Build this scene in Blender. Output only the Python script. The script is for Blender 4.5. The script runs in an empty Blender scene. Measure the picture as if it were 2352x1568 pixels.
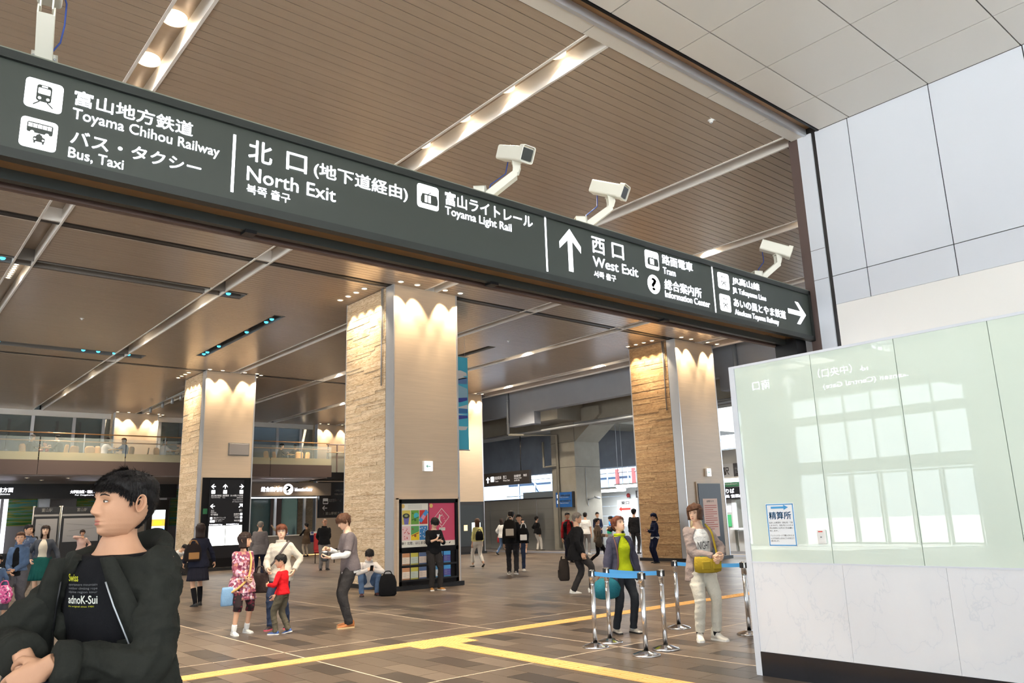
import bpy, math, random
import numpy as np
from mathutils import Vector, Matrix

# ------------------------------------------------------------------ camera, sky, exposure
SC = bpy.context.scene
COL = SC.collection
PI = math.pi
EYE = (0.0, 0.0, 1.6)
cam_d = bpy.data.cameras.new('camera')
cam_d.sensor_width = 36.0
cam_d.lens = 1784.5356 / 2352.0 * 36.0
cam_d.clip_end = 400
cam = bpy.data.objects.new('camera', cam_d)
COL.objects.link(cam)
_a, _b, _c = (math.radians(v) for v in (-40.27993938, -12.71305091, -1.80624265))
_Ry = np.array([[math.cos(_a), 0, math.sin(_a)], [0, 1, 0], [-math.sin(_a), 0, math.cos(_a)]])
_Rx = np.array([[1, 0, 0], [0, math.cos(_b), -math.sin(_b)], [0, math.sin(_b), math.cos(_b)]])
_Rz = np.array([[math.cos(_c), -math.sin(_c), 0], [math.sin(_c), math.cos(_c), 0], [0, 0, 1]])
_R = _Rz @ _Rx @ _Ry
_w = lambda r: Vector((r[0], r[2], -r[1]))
_right, _up, _back = _w(_R[0]), -_w(_R[1]), -_w(_R[2])
cam.matrix_world = Matrix(((_right.x, _up.x, _back.x, EYE[0]), (_right.y, _up.y, _back.y, EYE[1]),
                           (_right.z, _up.z, _back.z, EYE[2]), (0, 0, 0, 1)))
SC.camera = cam
vs = SC.view_settings
vs.view_transform = 'Standard'
vs.look = 'None'
vs.gamma = 1.0
vs.use_curve_mapping = False
vs.exposure = 0.45
SUN_E = 30.0
LAMP = 3.0   # common factor for the lamps of the hall

W = bpy.data.worlds.new('overcast_sky')
SC.world = W
W.use_nodes = True
_bg = W.node_tree.nodes['Background']
_bg.inputs[0].default_value = (0.80, 0.90, 1.0, 1)
_bg.inputs[1].default_value = 3.0


def area_light(name, loc, rot, sx, sy, power, color=(1, 1, 1), portal=False):
    d = bpy.data.lights.new(name, 'AREA')
    d.shape = 'RECTANGLE'
    d.size, d.size_y = sx, sy
    d.energy = power
    d.color = color
    if portal:
        d.cycles.is_portal = True
    o = bpy.data.objects.new(name, d)
    COL.objects.link(o)
    o.location = loc
    o.rotation_euler = rot
    return o


# the sky comes in through the glazed front at left, the added rear glazing, and through the open end of the viaduct
area_light('sky_portal_front', (-18.9, 17, 4.1), (0, -PI / 2, 0), 8.0, 54, 1, portal=True)
area_light('sky_portal_rear', (-4, -13.8, 4.1), (PI / 2, 0, PI), 30, 8.0, 1, portal=True)
area_light('sky_portal_viaduct', (46.0, 24, 3.6), (0, PI / 2, 0), 7.0, 40, 1, portal=True)


sun_d = bpy.data.lights.new('sun', 'SUN')
sun_d.energy = SUN_E
sun_d.angle = math.radians(3)
sun_d.color = (.92, .97, 1.0)
sun = bpy.data.objects.new('sun', sun_d)
COL.objects.link(sun)
sun.rotation_euler = Vector((.62, .45, -1.0)).to_track_quat('-Z', 'Y').to_euler()


def spot(name, loc, target, power, angle, color=(1, .80, .56), blend=.6, radius=.04):
    d = bpy.data.lights.new(name, 'SPOT')
    d.energy = power * LAMP
    d.spot_size = math.radians(angle)
    d.spot_blend = blend
    d.color = color
    d.shadow_soft_size = radius
    o = bpy.data.objects.new(name, d)
    COL.objects.link(o)
    o.location = loc
    v = Vector(target) - Vector(loc)
    o.rotation_euler = v.to_track_quat('-Z', 'Y').to_euler()
    return o


# ------------------------------------------------------------------ helpers
RND = random.Random(7)


def lin(c):
    out = []
    for v in c[:3]:
        v /= 255.0
        out.append(v / 12.92 if v <= .04045 else ((v + .055) / 1.055) ** 2.4)
    return (out[0], out[1], out[2], 1.0)


MATS = {}


def mat(name, rgb, rough=.55, metal=0.0, spec=.5, var=0.0, vscale=3.0, stretch=(1, 1, 1), bump=0.0, bscale=40.0,
        emit=0.0, coat=0.0, alpha=1.0, trans=0.0, world=True):
    if name in MATS:
        return MATS[name]
    m = bpy.data.materials.new(name)
    m.use_nodes = True
    nt = m.node_tree
    N, L = nt.nodes, nt.links
    p = N['Principled BSDF']
    c = lin(rgb)
    p.inputs['Base Color'].default_value = c
    p.inputs['Roughness'].default_value = rough
    p.inputs['Metallic'].default_value = metal
    p.inputs['Specular IOR Level'].default_value = spec
    p.inputs['Coat Weight'].default_value = coat
    p.inputs['Coat Roughness'].default_value = .02
    p.inputs['Alpha'].default_value = alpha
    p.inputs['Transmission Weight'].default_value = trans
    if emit:
        p.inputs['Emission Color'].default_value = c
        p.inputs['Emission Strength'].default_value = emit
    if var or bump:
        if world:
            g = N.new('ShaderNodeNewGeometry')
            src = g.outputs['Position']
        else:
            g = N.new('ShaderNodeTexCoord')
            src = g.outputs['Object']
        mp = N.new('ShaderNodeMapping')
        mp.inputs['Scale'].default_value = stretch
        L.new(src, mp.inputs['Vector'])
        if var:
            n = N.new('ShaderNodeTexNoise')
            n.inputs['Scale'].default_value = vscale
            n.inputs['Detail'].default_value = 6
            n.inputs['Roughness'].default_value = .6
            L.new(mp.outputs[0], n.inputs['Vector'])
            r = N.new('ShaderNodeMapRange')
            r.inputs[1].default_value = .25
            r.inputs[2].default_value = .75
            r.inputs[3].default_value = 1 - var
            r.inputs[4].default_value = 1 + var
            L.new(n.outputs['Fac'], r.inputs[0])
            mx = N.new('ShaderNodeVectorMath')
            mx.operation = 'SCALE'
            mx.inputs[0].default_value = c[:3]
            L.new(r.outputs[0], mx.inputs['Scale'])
            L.new(mx.outputs[0], p.inputs['Base Color'])
        if bump:
            n2 = N.new('ShaderNodeTexNoise')
            n2.inputs['Scale'].default_value = bscale
            n2.inputs['Detail'].default_value = 4
            L.new(mp.outputs[0], n2.inputs['Vector'])
            b = N.new('ShaderNodeBump')
            b.inputs['Strength'].default_value = bump
            b.inputs['Distance'].default_value = .02
            L.new(n2.outputs['Fac'], b.inputs['Height'])
            L.new(b.outputs[0], p.inputs['Normal'])
    MATS[name] = m
    return m


def ramp_mat(name, stops, scale=4.0, stretch=(1, 1, 1), rough=.6, detail=3, dist=0.0, kind='NOISE', const=False, spec=.4, bump=0.0, world=True, wave_dist=0.0, emit=0.0, metal=0.0):
    """colours of the material itself picked by a noise, wave or voronoi pattern"""
    if name in MATS:
        return MATS[name]
    m = bpy.data.materials.new(name)
    m.use_nodes = True
    nt = m.node_tree
    N, L = nt.nodes, nt.links
    p = N['Principled BSDF']
    p.inputs['Roughness'].default_value = rough
    p.inputs['Specular IOR Level'].default_value = spec
    p.inputs['Metallic'].default_value = metal
    if world:
        src = N.new('ShaderNodeNewGeometry').outputs['Position']
    else:
        src = N.new('ShaderNodeTexCoord').outputs['Object']
    mp = N.new('ShaderNodeMapping')
    mp.inputs['Scale'].default_value = stretch
    L.new(src, mp.inputs['Vector'])
    if kind == 'NOISE':
        t = N.new('ShaderNodeTexNoise')
        t.inputs['Detail'].default_value = detail
        t.inputs['Distortion'].default_value = dist
        out = t.outputs['Fac']
    elif kind == 'WAVE':
        t = N.new('ShaderNodeTexWave')
        t.bands_direction = 'Z'
        t.inputs['Distortion'].default_value = wave_dist
        t.inputs['Detail'].default_value = detail
        t.inputs['Detail Scale'].default_value = 1.2
        out = t.outputs['Fac']
    else:
        t = N.new('ShaderNodeTexVoronoi')
        out = t.outputs['Color']
    t.inputs['Scale'].default_value = scale
    L.new(mp.outputs[0], t.inputs['Vector'])
    if kind == 'VORONOI':
        s = N.new('ShaderNodeSeparateColor')
        L.new(out, s.inputs[0])
        out = s.outputs[0]
    cr = N.new('ShaderNodeValToRGB')
    e = cr.color_ramp.elements
    if const:
        cr.color_ramp.interpolation = 'CONSTANT'
    e[0].position, e[0].color = stops[0][0], lin(stops[0][1])
    e[1].position, e[1].color = stops[-1][0], lin(stops[-1][1])
    for pos, c in stops[1:-1]:
        q = e.new(pos)
        q.color = lin(c)
    L.new(out, cr.inputs[0])
    L.new(cr.outputs[0], p.inputs['Base Color'])
    if emit:
        L.new(cr.outputs[0], p.inputs['Emission Color'])
        p.inputs['Emission Strength'].default_value = emit
    if bump:
        b = N.new('ShaderNodeBump')
        b.inputs['Strength'].default_value = bump
        b.inputs['Distance'].default_value = .01
        L.new(out, b.inputs['Height'])
        L.new(b.outputs[0], p.inputs['Normal'])
    MATS[name] = m
    return m


BASE = {}


def tag(o, label, cat=None, group=None, kind=None):
    o['label'] = label
    if cat:
        o['category'] = cat
    if group:
        o['group'] = group
    if kind:
        o['kind'] = kind
    return o


def thing(name, label, cat, loc=(0, 0, 0), group=None, rotz=0.0, kind=None):
    o = bpy.data.objects.new(name, None)
    o.empty_display_size = .1
    COL.objects.link(o)
    o.location = loc
    o.rotation_euler = (0, 0, rotz)
    BASE[o.name] = Vector(loc) if not rotz else Vector((0, 0, 0))
    tag(o, label, cat, group, kind)
    return o


def base_of(p):
    while p is not None:
        if p.name in BASE:
            return BASE[p.name]
        p = p.parent
    return Vector((0, 0, 0))


def new_obj(name, me, parent=None):
    o = bpy.data.objects.new(name, me)
    COL.objects.link(o)
    if parent is not None:
        o.parent = parent
    return o


class MB:
    """collects shapes for ONE mesh object"""

    def __init__(self):
        self.v, self.f, self.mi, self.sm = [], [], [], []
        self.cur = 0
        self.smooth = False

    def add(self, vs_, fs_, smooth=None):
        n = len(self.v)
        self.v += [tuple(map(float, q)) for q in vs_]
        s = self.smooth if smooth is None else smooth
        for f in fs_:
            self.f.append([i + n for i in f])
            self.mi.append(self.cur)
            self.sm.append(s)
        return self

    def box(self, x0, x1, y0, y1, z0, z1):
        return self.add([(x0, y0, z0), (x1, y0, z0), (x1, y1, z0), (x0, y1, z0), (x0, y0, z1), (x1, y0, z1), (x1, y1, z1), (x0, y1, z1)],
                        [(0, 3, 2, 1), (4, 5, 6, 7), (0, 1, 5, 4), (1, 2, 6, 5), (2, 3, 7, 6), (3, 0, 4, 7)], False)

    def bevel_box(self, x0, x1, y0, y1, z0, z1, b):
        # chamfered along all edges
        vs_, idx = [], {}
        for ix, x in enumerate((x0, x1)):
            for iy, y in enumerate((y0, y1)):
                for iz, z in enumerate((z0, z1)):
                    sx, sy, sz = (1 if ix == 0 else -1), (1 if iy == 0 else -1), (1 if iz == 0 else -1)
                    for k, d in enumerate(((0, sy * b, sz * b), (sx * b, 0, sz * b), (sx * b, sy * b, 0))):
                        idx[(ix, iy, iz, k)] = len(vs_)
                        vs_.append((x + d[0], y + d[1], z + d[2]))
        F = []
        for a, (o1, o2) in enumerate(((1, 2), (0, 2), (0, 1))):
            for s in (0, 1):
                q = []
                for u, v in ((0, 0), (1, 0), (1, 1), (0, 1)):
                    key = [0, 0, 0]
                    key[a] = s
                    key[o1], key[o2] = u, v
                    q.append(idx[(key[0], key[1], key[2], a)])
                F.append(q)
            for u in (0, 1):
                for v in (0, 1):
                    key0, key1 = [0, 0, 0], [0, 0, 0]
                    key1[a] = 1
                    key0[o1] = key1[o1] = u
                    key0[o2] = key1[o2] = v
                    F.append([idx[(*key0, o1)], idx[(*key1, o1)], idx[(*key1, o2)], idx[(*key0, o2)]])
        for ix in (0, 1):
            for iy in (0, 1):
                for iz in (0, 1):
                    F.append([idx[(ix, iy, iz, k)] for k in range(3)])
        self.need_fix = True
        return self.add(vs_, F, False)

    def prism(self, pts, y0, y1, axis='y'):
        """polygon in (u, v) pushed between two values of the axis"""
        n = len(pts)
        mk = {'y': lambda u, v, w: (u, w, v), 'x': lambda u, v, w: (w, u, v), 'z': lambda u, v, w: (u, v, w)}[axis]
        vs_ = [mk(u, v, y0) for u, v in pts] + [mk(u, v, y1) for u, v in pts]
        fs_ = [list(range(n)), list(range(2 * n - 1, n - 1, -1))] + [[(i + 1) % n, i, n + i, n + (i + 1) % n] for i in range(n)]
        self.need_fix = True
        return self.add(vs_, fs_, False)

    def loft(self, rings, cap=True, smooth=True, closed=True):
        n = len(rings[0])
        vs_ = [p for r in rings for p in r]
        fs_ = []
        for i in range(len(rings) - 1):
            for j in range(n if closed else n - 1):
                k = (j + 1) % n
                fs_.append([i * n + j, i * n + k, (i + 1) * n + k, (i + 1) * n + j])
        if cap:
            fs_.append(list(range(n - 1, -1, -1)))
            fs_.append(list(range((len(rings) - 1) * n, len(rings) * n)))
        return self.add(vs_, fs_, smooth)

    def tube(self, path, r, seg=10, cap=True, smooth=True):
        path = [Vector(p) for p in path]
        rr = r if isinstance(r, (list, tuple)) else [r] * len(path)
        rings = []
        prev = None
        for i, p in enumerate(path):
            a = path[max(i - 1, 0)]
            b = path[min(i + 1, len(path) - 1)]
            t = (b - a).normalized()
            if prev is None:
                ref = Vector((0, 0, 1)) if abs(t.z) < .9 else Vector((1, 0, 0))
                u = t.cross(ref).normalized()
            else:
                u = (prev - t * prev.dot(t)).normalized()
            prev = u
            w = t.cross(u)
            rings.append([tuple(p + (u * math.cos(2 * PI * k / seg) + w * math.sin(2 * PI * k / seg)) * rr[i]) for k in range(seg)])
        return self.loft(rings, cap, smooth)

    def lathe(self, prof, c=(0, 0, 0), seg=24, smooth=True):
        rings = [[(c[0] + r * math.cos(2 * PI * k / seg), c[1] + r * math.sin(2 * PI * k / seg), c[2] + z) for k in range(seg)] for r, z in prof]
        return self.loft(rings, True, smooth)

    def ball(self, c, r, nu=16, nv=10):
        rx, ry, rz = r if isinstance(r, (tuple, list)) else (r, r, r)
        rings = []
        for i in range(1, nv):
            a = PI * i / nv
            rings.append([(c[0] + rx * math.sin(a) * math.cos(2 * PI * k / nu), c[1] + ry * math.sin(a) * math.sin(2 * PI * k / nu), c[2] - rz * math.cos(a)) for k in range(nu)])
        return self.loft(rings, True, True)

    def build(self, name, material, parent=None, fix=False):
        me = bpy.data.meshes.new(name)
        b = base_of(parent)
        me.from_pydata([(x - b.x, y - b.y, z - b.z) for x, y, z in self.v], [], self.f)
        ms = material if isinstance(material, (list, tuple)) else [material]
        for m in ms:
            me.materials.append(m)
        me.polygons.foreach_set('use_smooth', self.sm)
        if len(ms) > 1:
            me.polygons.foreach_set('material_index', self.mi)
        me.update()
        if fix or getattr(self, 'need_fix', False):
            import bmesh
            bm = bmesh.new()
            bm.from_mesh(me)
            bmesh.ops.recalc_face_normals(bm, faces=bm.faces)
            bm.to_mesh(me)
            bm.free()
        return new_obj(name, me, parent)


_unit = {}


def unit_cube(material):
    if material.name not in _unit:
        mb = MB().box(-.5, .5, -.5, .5, -.5, .5)
        me = bpy.data.meshes.new('piece')
        me.from_pydata(mb.v, [], mb.f)
        me.materials.append(material)
        _unit[material.name] = me
    return _unit[material.name]


def piece(name, material, parent, x0, x1, y0, y1, z0, z1):
    """one small block (plank, tile, panel ...) sharing its mesh with the others of its material"""
    o = new_obj(name, unit_cube(material), parent)
    b = base_of(parent)
    o.location = ((x0 + x1) / 2 - b.x, (y0 + y1) / 2 - b.y, (z0 + z1) / 2 - b.z)
    o.scale = (x1 - x0, y1 - y0, z1 - z0)
    return o


def box(name, material, parent, x0, x1, y0, y1, z0, z1, bevel=0.0):
    mb = MB()
    if bevel:
        mb.bevel_box(x0, x1, y0, y1, z0, z1, bevel)
    else:
        mb.box(x0, x1, y0, y1, z0, z1)
    return mb.build(name, material, parent)


def structure(o, label=None):
    o['kind'] = 'structure'
    if label:
        o['label'] = label
    return o


# flat print and lettering: plane = (origin, u axis, v axis, normal)
def plane_y(y):            # seen from the camera side of a face that looks along -Y
    return (Vector((0, y, 0)), Vector((1, 0, 0)), Vector((0, 0, 1)), Vector((0, -1, 0)))


def plane_x(x, y0=0.0):    # a face that looks along -X; u runs towards -Y
    return (Vector((x, y0, 0)), Vector((0, -1, 0)), Vector((0, 0, 1)), Vector((-1, 0, 0)))


def plane_px(x, y0=0.0):   # a face that looks along +X
    return (Vector((x, y0, 0)), Vector((0, 1, 0)), Vector((0, 0, 1)), Vector((1, 0, 0)))


def on_plane(pl, u, v, d):
    return pl[0] + pl[1] * u + pl[2] * v + pl[3] * d


def flat(name, polys, material, parent, pl, d=.002, t=.0015):
    """flat shapes of a little thickness lying on a face"""
    mb = MB()
    for pts in polys:
        n = len(pts)
        vs_ = [on_plane(pl, u, v, d) for u, v in pts] + [on_plane(pl, u, v, d - t) for u, v in pts]
        mb.add(vs_, [list(range(n))] + [[i, (i + 1) % n, n + (i + 1) % n, n + i] for i in range(n)], False)
    mb.need_fix = False
    return mb.build(name, material, parent)


def rect(u0, u1, v0, v1):
    return [(u0, v0), (u1, v0), (u1, v1), (u0, v1)]


def rrect(u0, u1, v0, v1, r, n=5):
    pts = []
    for cx, cy, a0 in ((u1 - r, v0 + r, -90), (u1 - r, v1 - r, 0), (u0 + r, v1 - r, 90), (u0 + r, v0 + r, 180)):
        for k in range(n + 1):
            a = math.radians(a0 + 90 * k / n)
            pts.append((cx + r * math.cos(a), cy + r * math.sin(a)))
    return pts


def disc(u, v, r, n=24, rv=None):
    return [(u + r * math.cos(2 * PI * k / n), v + (rv or r) * math.sin(2 * PI * k / n)) for k in range(n)]


def bar(p, q, w):
    dx, dy = q[0] - p[0], q[1] - p[1]
    l = math.hypot(dx, dy) or 1
    nx, ny = -dy / l * w / 2, dx / l * w / 2
    return [(p[0] + nx, p[1] + ny), (p[0] - nx, p[1] - ny), (q[0] - nx, q[1] - ny), (q[0] + nx, q[1] + ny)]


_tc = {}


def text_mesh(body, bold):
    key = (body, bold)
    if key in _tc:
        return _tc[key]
    c = bpy.data.curves.new('lettering', 'FONT')
    c.body = body
    c.resolution_u = 3
    o = bpy.data.objects.new('lettering', c)
    COL.objects.link(o)
    dg = bpy.context.evaluated_depsgraph_get()
    me = bpy.data.meshes.new_from_object(o.evaluated_get(dg))
    COL.objects.unlink(o)
    bpy.data.objects.remove(o)
    bpy.data.curves.remove(c)
    n = len(me.vertices)
    co = np.empty(n * 3)
    me.vertices.foreach_get('co', co)
    co = co.reshape(-1, 3)[:, :2]
    fs_ = [list(p.vertices) for p in me.polygons]
    bpy.data.meshes.remove(me)
    if bold > .008:   # heavier strokes: the outline drawn again a little to each side
        b = bold * .55
        n0 = len(co)
        sh = [(0, 0), (b, 0), (-b, 0), (0, b), (0, -b)]
        fs_ = [[i + n0 * k for i in f] for k in range(5) for f in fs_]
        co = np.concatenate([co + np.array(q) for q in sh])
    _tc[key] = (co, fs_)
    return _tc[key]


def text(body, pl, u0, u1, v0, v1, material, parent, d=.003, bold=.022, name='lettering', keep=False):
    """lettering whose ink fills the box u0..u1, v0..v1 of a plane"""
    co, fs_ = text_mesh(body, bold)
    lo, hi = co.min(0), co.max(0)
    su, sv = (u1 - u0) / (hi[0] - lo[0]), (v1 - v0) / (hi[1] - lo[1])
    if keep:
        su = min(su, sv)
        sv = su
    mb = MB()
    mb.add([on_plane(pl, u0 + (x - lo[0]) * su, v0 + (y - lo[1]) * sv, d) for x, y in co], fs_, False)
    return mb.build(name, material, parent)


# ------------------------------------------------------------------ materials
M_plank = mat('ceiling_plank', (184, 167, 150), rough=.25, metal=.28, spec=.6, var=.05, vscale=2.5, stretch=(.15, 6, 1))
M_void = mat('ceiling_void', (52, 44, 38), rough=.8)
M_trough = mat('trough_white', (232, 229, 225), rough=.35, spec=.6)
M_alu = mat('aluminium', (205, 208, 214), rough=.3, metal=.55)
M_white_panel = mat('white_metal_panel', (214, 219, 228), rough=.28, spec=.6)
M_soffit = mat('soffit_panel', (216, 212, 205), rough=.3, spec=.6)
M_dark = mat('dark_metal', (38, 36, 36), rough=.4)
M_black = mat('black_gloss', (17, 17, 19), rough=.28, spec=.3)
M_bronze = mat('bronze_metal', (168, 126, 84), rough=.25, metal=.35)
M_brown = mat('brown_metal', (92, 76, 72), rough=.45)
M_joint = mat('light_grout', (196, 178, 156), rough=.8)
M_joint_dark = mat('dark_joint', (70, 66, 64), rough=.8)
M_tiles = [mat('floor_tile_%d' % i, c, rough=.36, spec=.5, var=.12, vscale=14, bump=.03, bscale=90) for i, c in enumerate(
    ((98, 86, 75), (90, 79, 69), (105, 92, 80), (66, 58, 52), (114, 101, 88), (94, 82, 72)))]
M_yellow = mat('tactile_yellow', (232, 182, 112), rough=.6, var=.06, vscale=10)
M_beige = mat('beige_wall_panel', (204, 184, 160), rough=.5, var=.07, vscale=2.2, stretch=(.6, .6, 14))
M_glassgreen = mat('pale_green_glass', (218, 231, 220), rough=.008, spec=.75)
M_marble = ramp_mat('white_marble', ((.30, (232, 234, 238)), (.492, (229, 231, 236)), (.5, (219, 223, 230)), (.506, (229, 231, 236)), (.8, (234, 235, 238))),
                    scale=2.2, stretch=(1, 1.4, .9), rough=.12, detail=14, dist=.25, spec=.5)
M_whiteglow = mat('white_backlit', (250, 250, 255), emit=1.6)
M_lampglow = mat('lamp_glow', (255, 226, 180), emit=9.0)
M_tubeglow = mat('tube_glow', (245, 248, 255), emit=5.0)
M_blueglow = mat('blue_lamp_glow', (60, 200, 255), emit=3.0)
M_signface = mat('sign_face', (54, 60, 55), rough=.32, spec=.5)
M_signframe = mat('sign_frame', (44, 48, 46), rough=.35, metal=.3)
M_concrete = mat('concrete', (142, 138, 128), rough=.85, var=.16, vscale=1.1, bump=.1, bscale=14)
M_concrete_grey = mat('painted_concrete', (150, 155, 164), rough=.75, var=.06, vscale=.9, bump=.05, bscale=10)
M_galv = mat('galvanised_pipe', (170, 174, 178), rough=.4, metal=.5)
M_greywall = mat('grey_partition', (122, 122, 120), rough=.6, var=.03, vscale=2)
M_paper = mat('paper_white', (238, 238, 236), rough=.7)
M_cream = mat('camera_cream', (226, 224, 212), rough=.4)
M_chrome = mat('chrome', (214, 214, 216), rough=.16, metal=1.0)
M_bluetape = mat('blue_belt', (74, 158, 226), rough=.55)
M_blackplastic = mat('black_plastic', (24, 24, 26), rough=.45)
M_tint = mat('tinted_glass', (120, 128, 122), rough=.05, spec=.6, alpha=.35)
M_clear = mat('clear_glass', (225, 238, 232), rough=.03, spec=.7, alpha=.16)
M_frost = mat('frosted_glass', (214, 208, 178), rough=.3, spec=.5, alpha=.5)
WOODS_PALE = [ramp_mat('pale_wood_%d' % i, ((.2, a), (.48, b), (.56, c), (.8, a)), scale=2.6, stretch=(1, 1.0, 9), rough=.7, detail=5, dist=2.6, bump=.35)
              for i, (a, b, c) in enumerate((((224, 206, 178), (218, 196, 166), (178, 148, 112)), ((216, 198, 170), (210, 190, 160), (184, 156, 120)),
                                             ((230, 214, 188), (222, 202, 174), (190, 162, 126)), ((210, 190, 160), (214, 194, 164), (170, 140, 104))))]
WOODS_WARM = [ramp_mat('warm_wood_%d' % i, ((.2, a), (.48, b), (.56, c), (.8, a)), scale=2.6, stretch=(1, 1.0, 10), rough=.7, detail=5, dist=2.6, bump=.35)
              for i, (a, b, c) in enumerate((((204, 172, 132), (196, 162, 120), (154, 118, 82)), ((194, 162, 122), (186, 152, 112), (160, 124, 86)),
                                             ((212, 182, 142), (202, 170, 128), (166, 130, 90)), ((186, 154, 116), (192, 160, 120), (146, 112, 76))))]
# ------------------------------------------------------------------ floor
CEIL = 7.43
floor = structure(MB().box(-19.2, 46, -14, 60, -.3, -.004).build('floor', M_joint_dark), 'brown stone tiled concourse floor with pale joint lines')
floor['category'] = 'floor'
tiles = []
XG = [1.5 + 3 * k for k in range(-2, 9)]
YG = [1 + 3 * k for k in range(-2, 15)]
for gx in XG[:-1]:
    for gy in YG[:-1]:
        for c in range(10):
            x0, x1 = gx + .3 * c + (.012 if c == 0 else .003), gx + .3 * (c + 1) - (.012 if c == 9 else .003)
            ys = [0, .75, 1.5, 2.25, 3.0] if (c % 2 == 0) else [0, .375, 1.125, 1.875, 2.625, 3.0]
            for a, b in zip(ys[:-1], ys[1:]):
                y0, y1 = gy + a + (.012 if a == 0 else .003), gy + b - (.012 if b == 3.0 else .003)
                if y0 > 43 or x1 > 24:
                    continue
                cx, cy = (x0 + x1) / 2, (y0 + y1) / 2
                if (cy < 9.43 and cy > 9.07 - .2 and False):
                    continue
                bearing = math.degrees(math.atan2(cy, cx))
                dist = math.hypot(cx, cy)
                seen = 24 < bearing < 87 and dist > 7.6 and not (cx > 7 and cy < 4.8)
                tiles.append((dist if seen else 1000 + dist, x0, x1, y0, y1, RND.choices(range(6), (4, 3, 3, 2, 2, 3))[0]))
tiles.sort()
for d_, x0, x1, y0, y1, k in tiles[:300]:
    piece('floor_tile', M_tiles[k], floor, x0, x1, y0, y1, -.02, 0)
mb = MB()
for d_, x0, x1, y0, y1, k in tiles[300:]:
    mb.cur = k
    mb.add([(x0, y0, 0), (x1, y0, 0), (x1, y1, 0), (x0, y1, 0)], [(0, 1, 2, 3)], False)
mb.build('floor_tile_field', M_tiles, floor)['kind'] = 'stuff'
for gx in XG:
    box('joint_line', M_joint, floor, gx - .012, gx + .012, YG[0], 43, -.02, -.0005)
for gy in YG:
    box('joint_line', M_joint, floor, XG[0], 24, gy - .012, gy + .012, -.02, -.0005)
ORD = ('leftmost', 'second', 'third', 'fourth', 'fifth', 'sixth', 'seventh', 'eighth')
M_platform = mat('dark_grey_paving', (92, 90, 92), rough=.5, var=.08, vscale=3)
M_strip = mat('cream_strip', (214, 190, 150), rough=.6)
box('paving_band', M_platform, floor, 24.0, 46, -4, 60, -.02, .0)
box('paving_band', mat('blue_grey_paving', (104, 106, 118), rough=.45), floor, 24.0, 25.1, -4, 43, 0, .002)
box('edge_strip', M_strip, floor, 25.1, 25.22, -4, 43, 0, .004)
box('paving_band', M_platform, floor, -5, 24.0, 43, 60, -.02, 0)

# tactile paving: bars along the walking lines, dots at the junction
mb = MB().box(-.149, .149, -.149, .149, 0, .004)
for k in range(4):
    y = -.1125 + .075 * k
    mb.bevel_box(-.14, .14, y - .017, y + .017, .003, .009, .004)
bar_me = mb.build('tactile_tile', M_yellow).data
mb = MB().box(-.149, .149, -.149, .149, 0, .004)
for i in range(5):
    for j in range(5):
        mb.lathe([(.017, .003), (.012, .009)], (-.12 + .06 * i, -.12 + .06 * j, 0), 8)
dot_me = mb.build('tactile_tile', M_yellow).data
for o in [o for o in COL.objects if o.data in (bar_me, dot_me)]:
    bpy.data.objects.remove(o)


def tactile(me, x, y, rot):
    o = new_obj('tactile_tile', me, floor)
    o.location = (x, y, .0005)
    o.rotation_euler = (0, 0, rot)


for k in range(-2, 73):
    x = 2.05 + .3 * k
    if 5.7 < x < 6.7 or x > 23.9:
        tactile(dot_me, x, 9.24, 0)
    else:
        tactile(bar_me, x, 9.24, 0)
for k, x in enumerate((5.95, 6.25, 6.55)):
    tactile(dot_me, x, 8.94, 0)
for k in range(30):
    tactile(bar_me, 6.25, 8.64 - .3 * k, PI / 2)

# ------------------------------------------------------------------ hall ceiling
ceiling = structure(MB().box(-19.2, 23.55, 5.42, 44.5, 7.95, 8.1).build('ceiling', M_void), 'brown slatted metal ceiling of the concourse hall')
ceiling['category'] = 'ceiling'
TROUGH = [(2.17, 2.53), (6.38, 6.75), (10.88, 11.22), (14.45, 14.8), (18.3, 18.68), (22.42, 22.76)]
SLOTS = [(-2.0, 7.3, 19.2, 19.62), (-2.0, 7.3, 28.25, 28.75), (8.7, 9.03, 20.75, 27.3), (16.45, 16.8, 20.7, 27.0)]
SEAMS = [16.5, 30.0]


def free(y0, y1):
    cuts = list(TROUGH) + [(a, b) for a, b, c, d in SLOTS if c < y1 - .01 and d > y0 + .01]
    cuts.sort()
    x, out = -19.2, []
    for a, b in cuts:
        if a > x:
            out.append((x, a))
        x = max(x, b)
    out.append((x, 23.55))
    return out


PITCH = .1626
rows = []
y = 5.91
while y < 44:
    rows.append((y, min(y + PITCH - .012, 44)))
    y += PITCH
mb = MB()
for i, (y0, y1) in enumerate(rows):
    if any(y0 < s + .07 and y1 > s - .07 for s in SEAMS):
        continue
    for j, (x0, x1) in enumerate(free(y0, y1)):
        if i < 60 and j < 5:
            piece('ceiling_plank', M_plank, ceiling, max(x0, -4) if j == 0 else x0, x1, y0, y1, CEIL, CEIL + .02)
            if j == 0:
                mb.box(-19.2, -4.01, y0, y1, CEIL, CEIL + .02)
        else:
            mb.box(x0, x1, y0, y1, CEIL, CEIL + .02)
mb.build('ceiling_plank_field', M_plank, ceiling)['kind'] = 'stuff'
brk = sorted({5.9, 44.5} | {c for s in SLOTS for c in s[2:]})
mb = MB()
for y0, y1 in zip(brk[:-1], brk[1:]):
    for x0, x1 in free(y0, y1):
        mb.box(x0, x1, y0, y1, CEIL + .022, CEIL + .3)
mb.build('plank_backing', M_void, ceiling)
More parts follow.
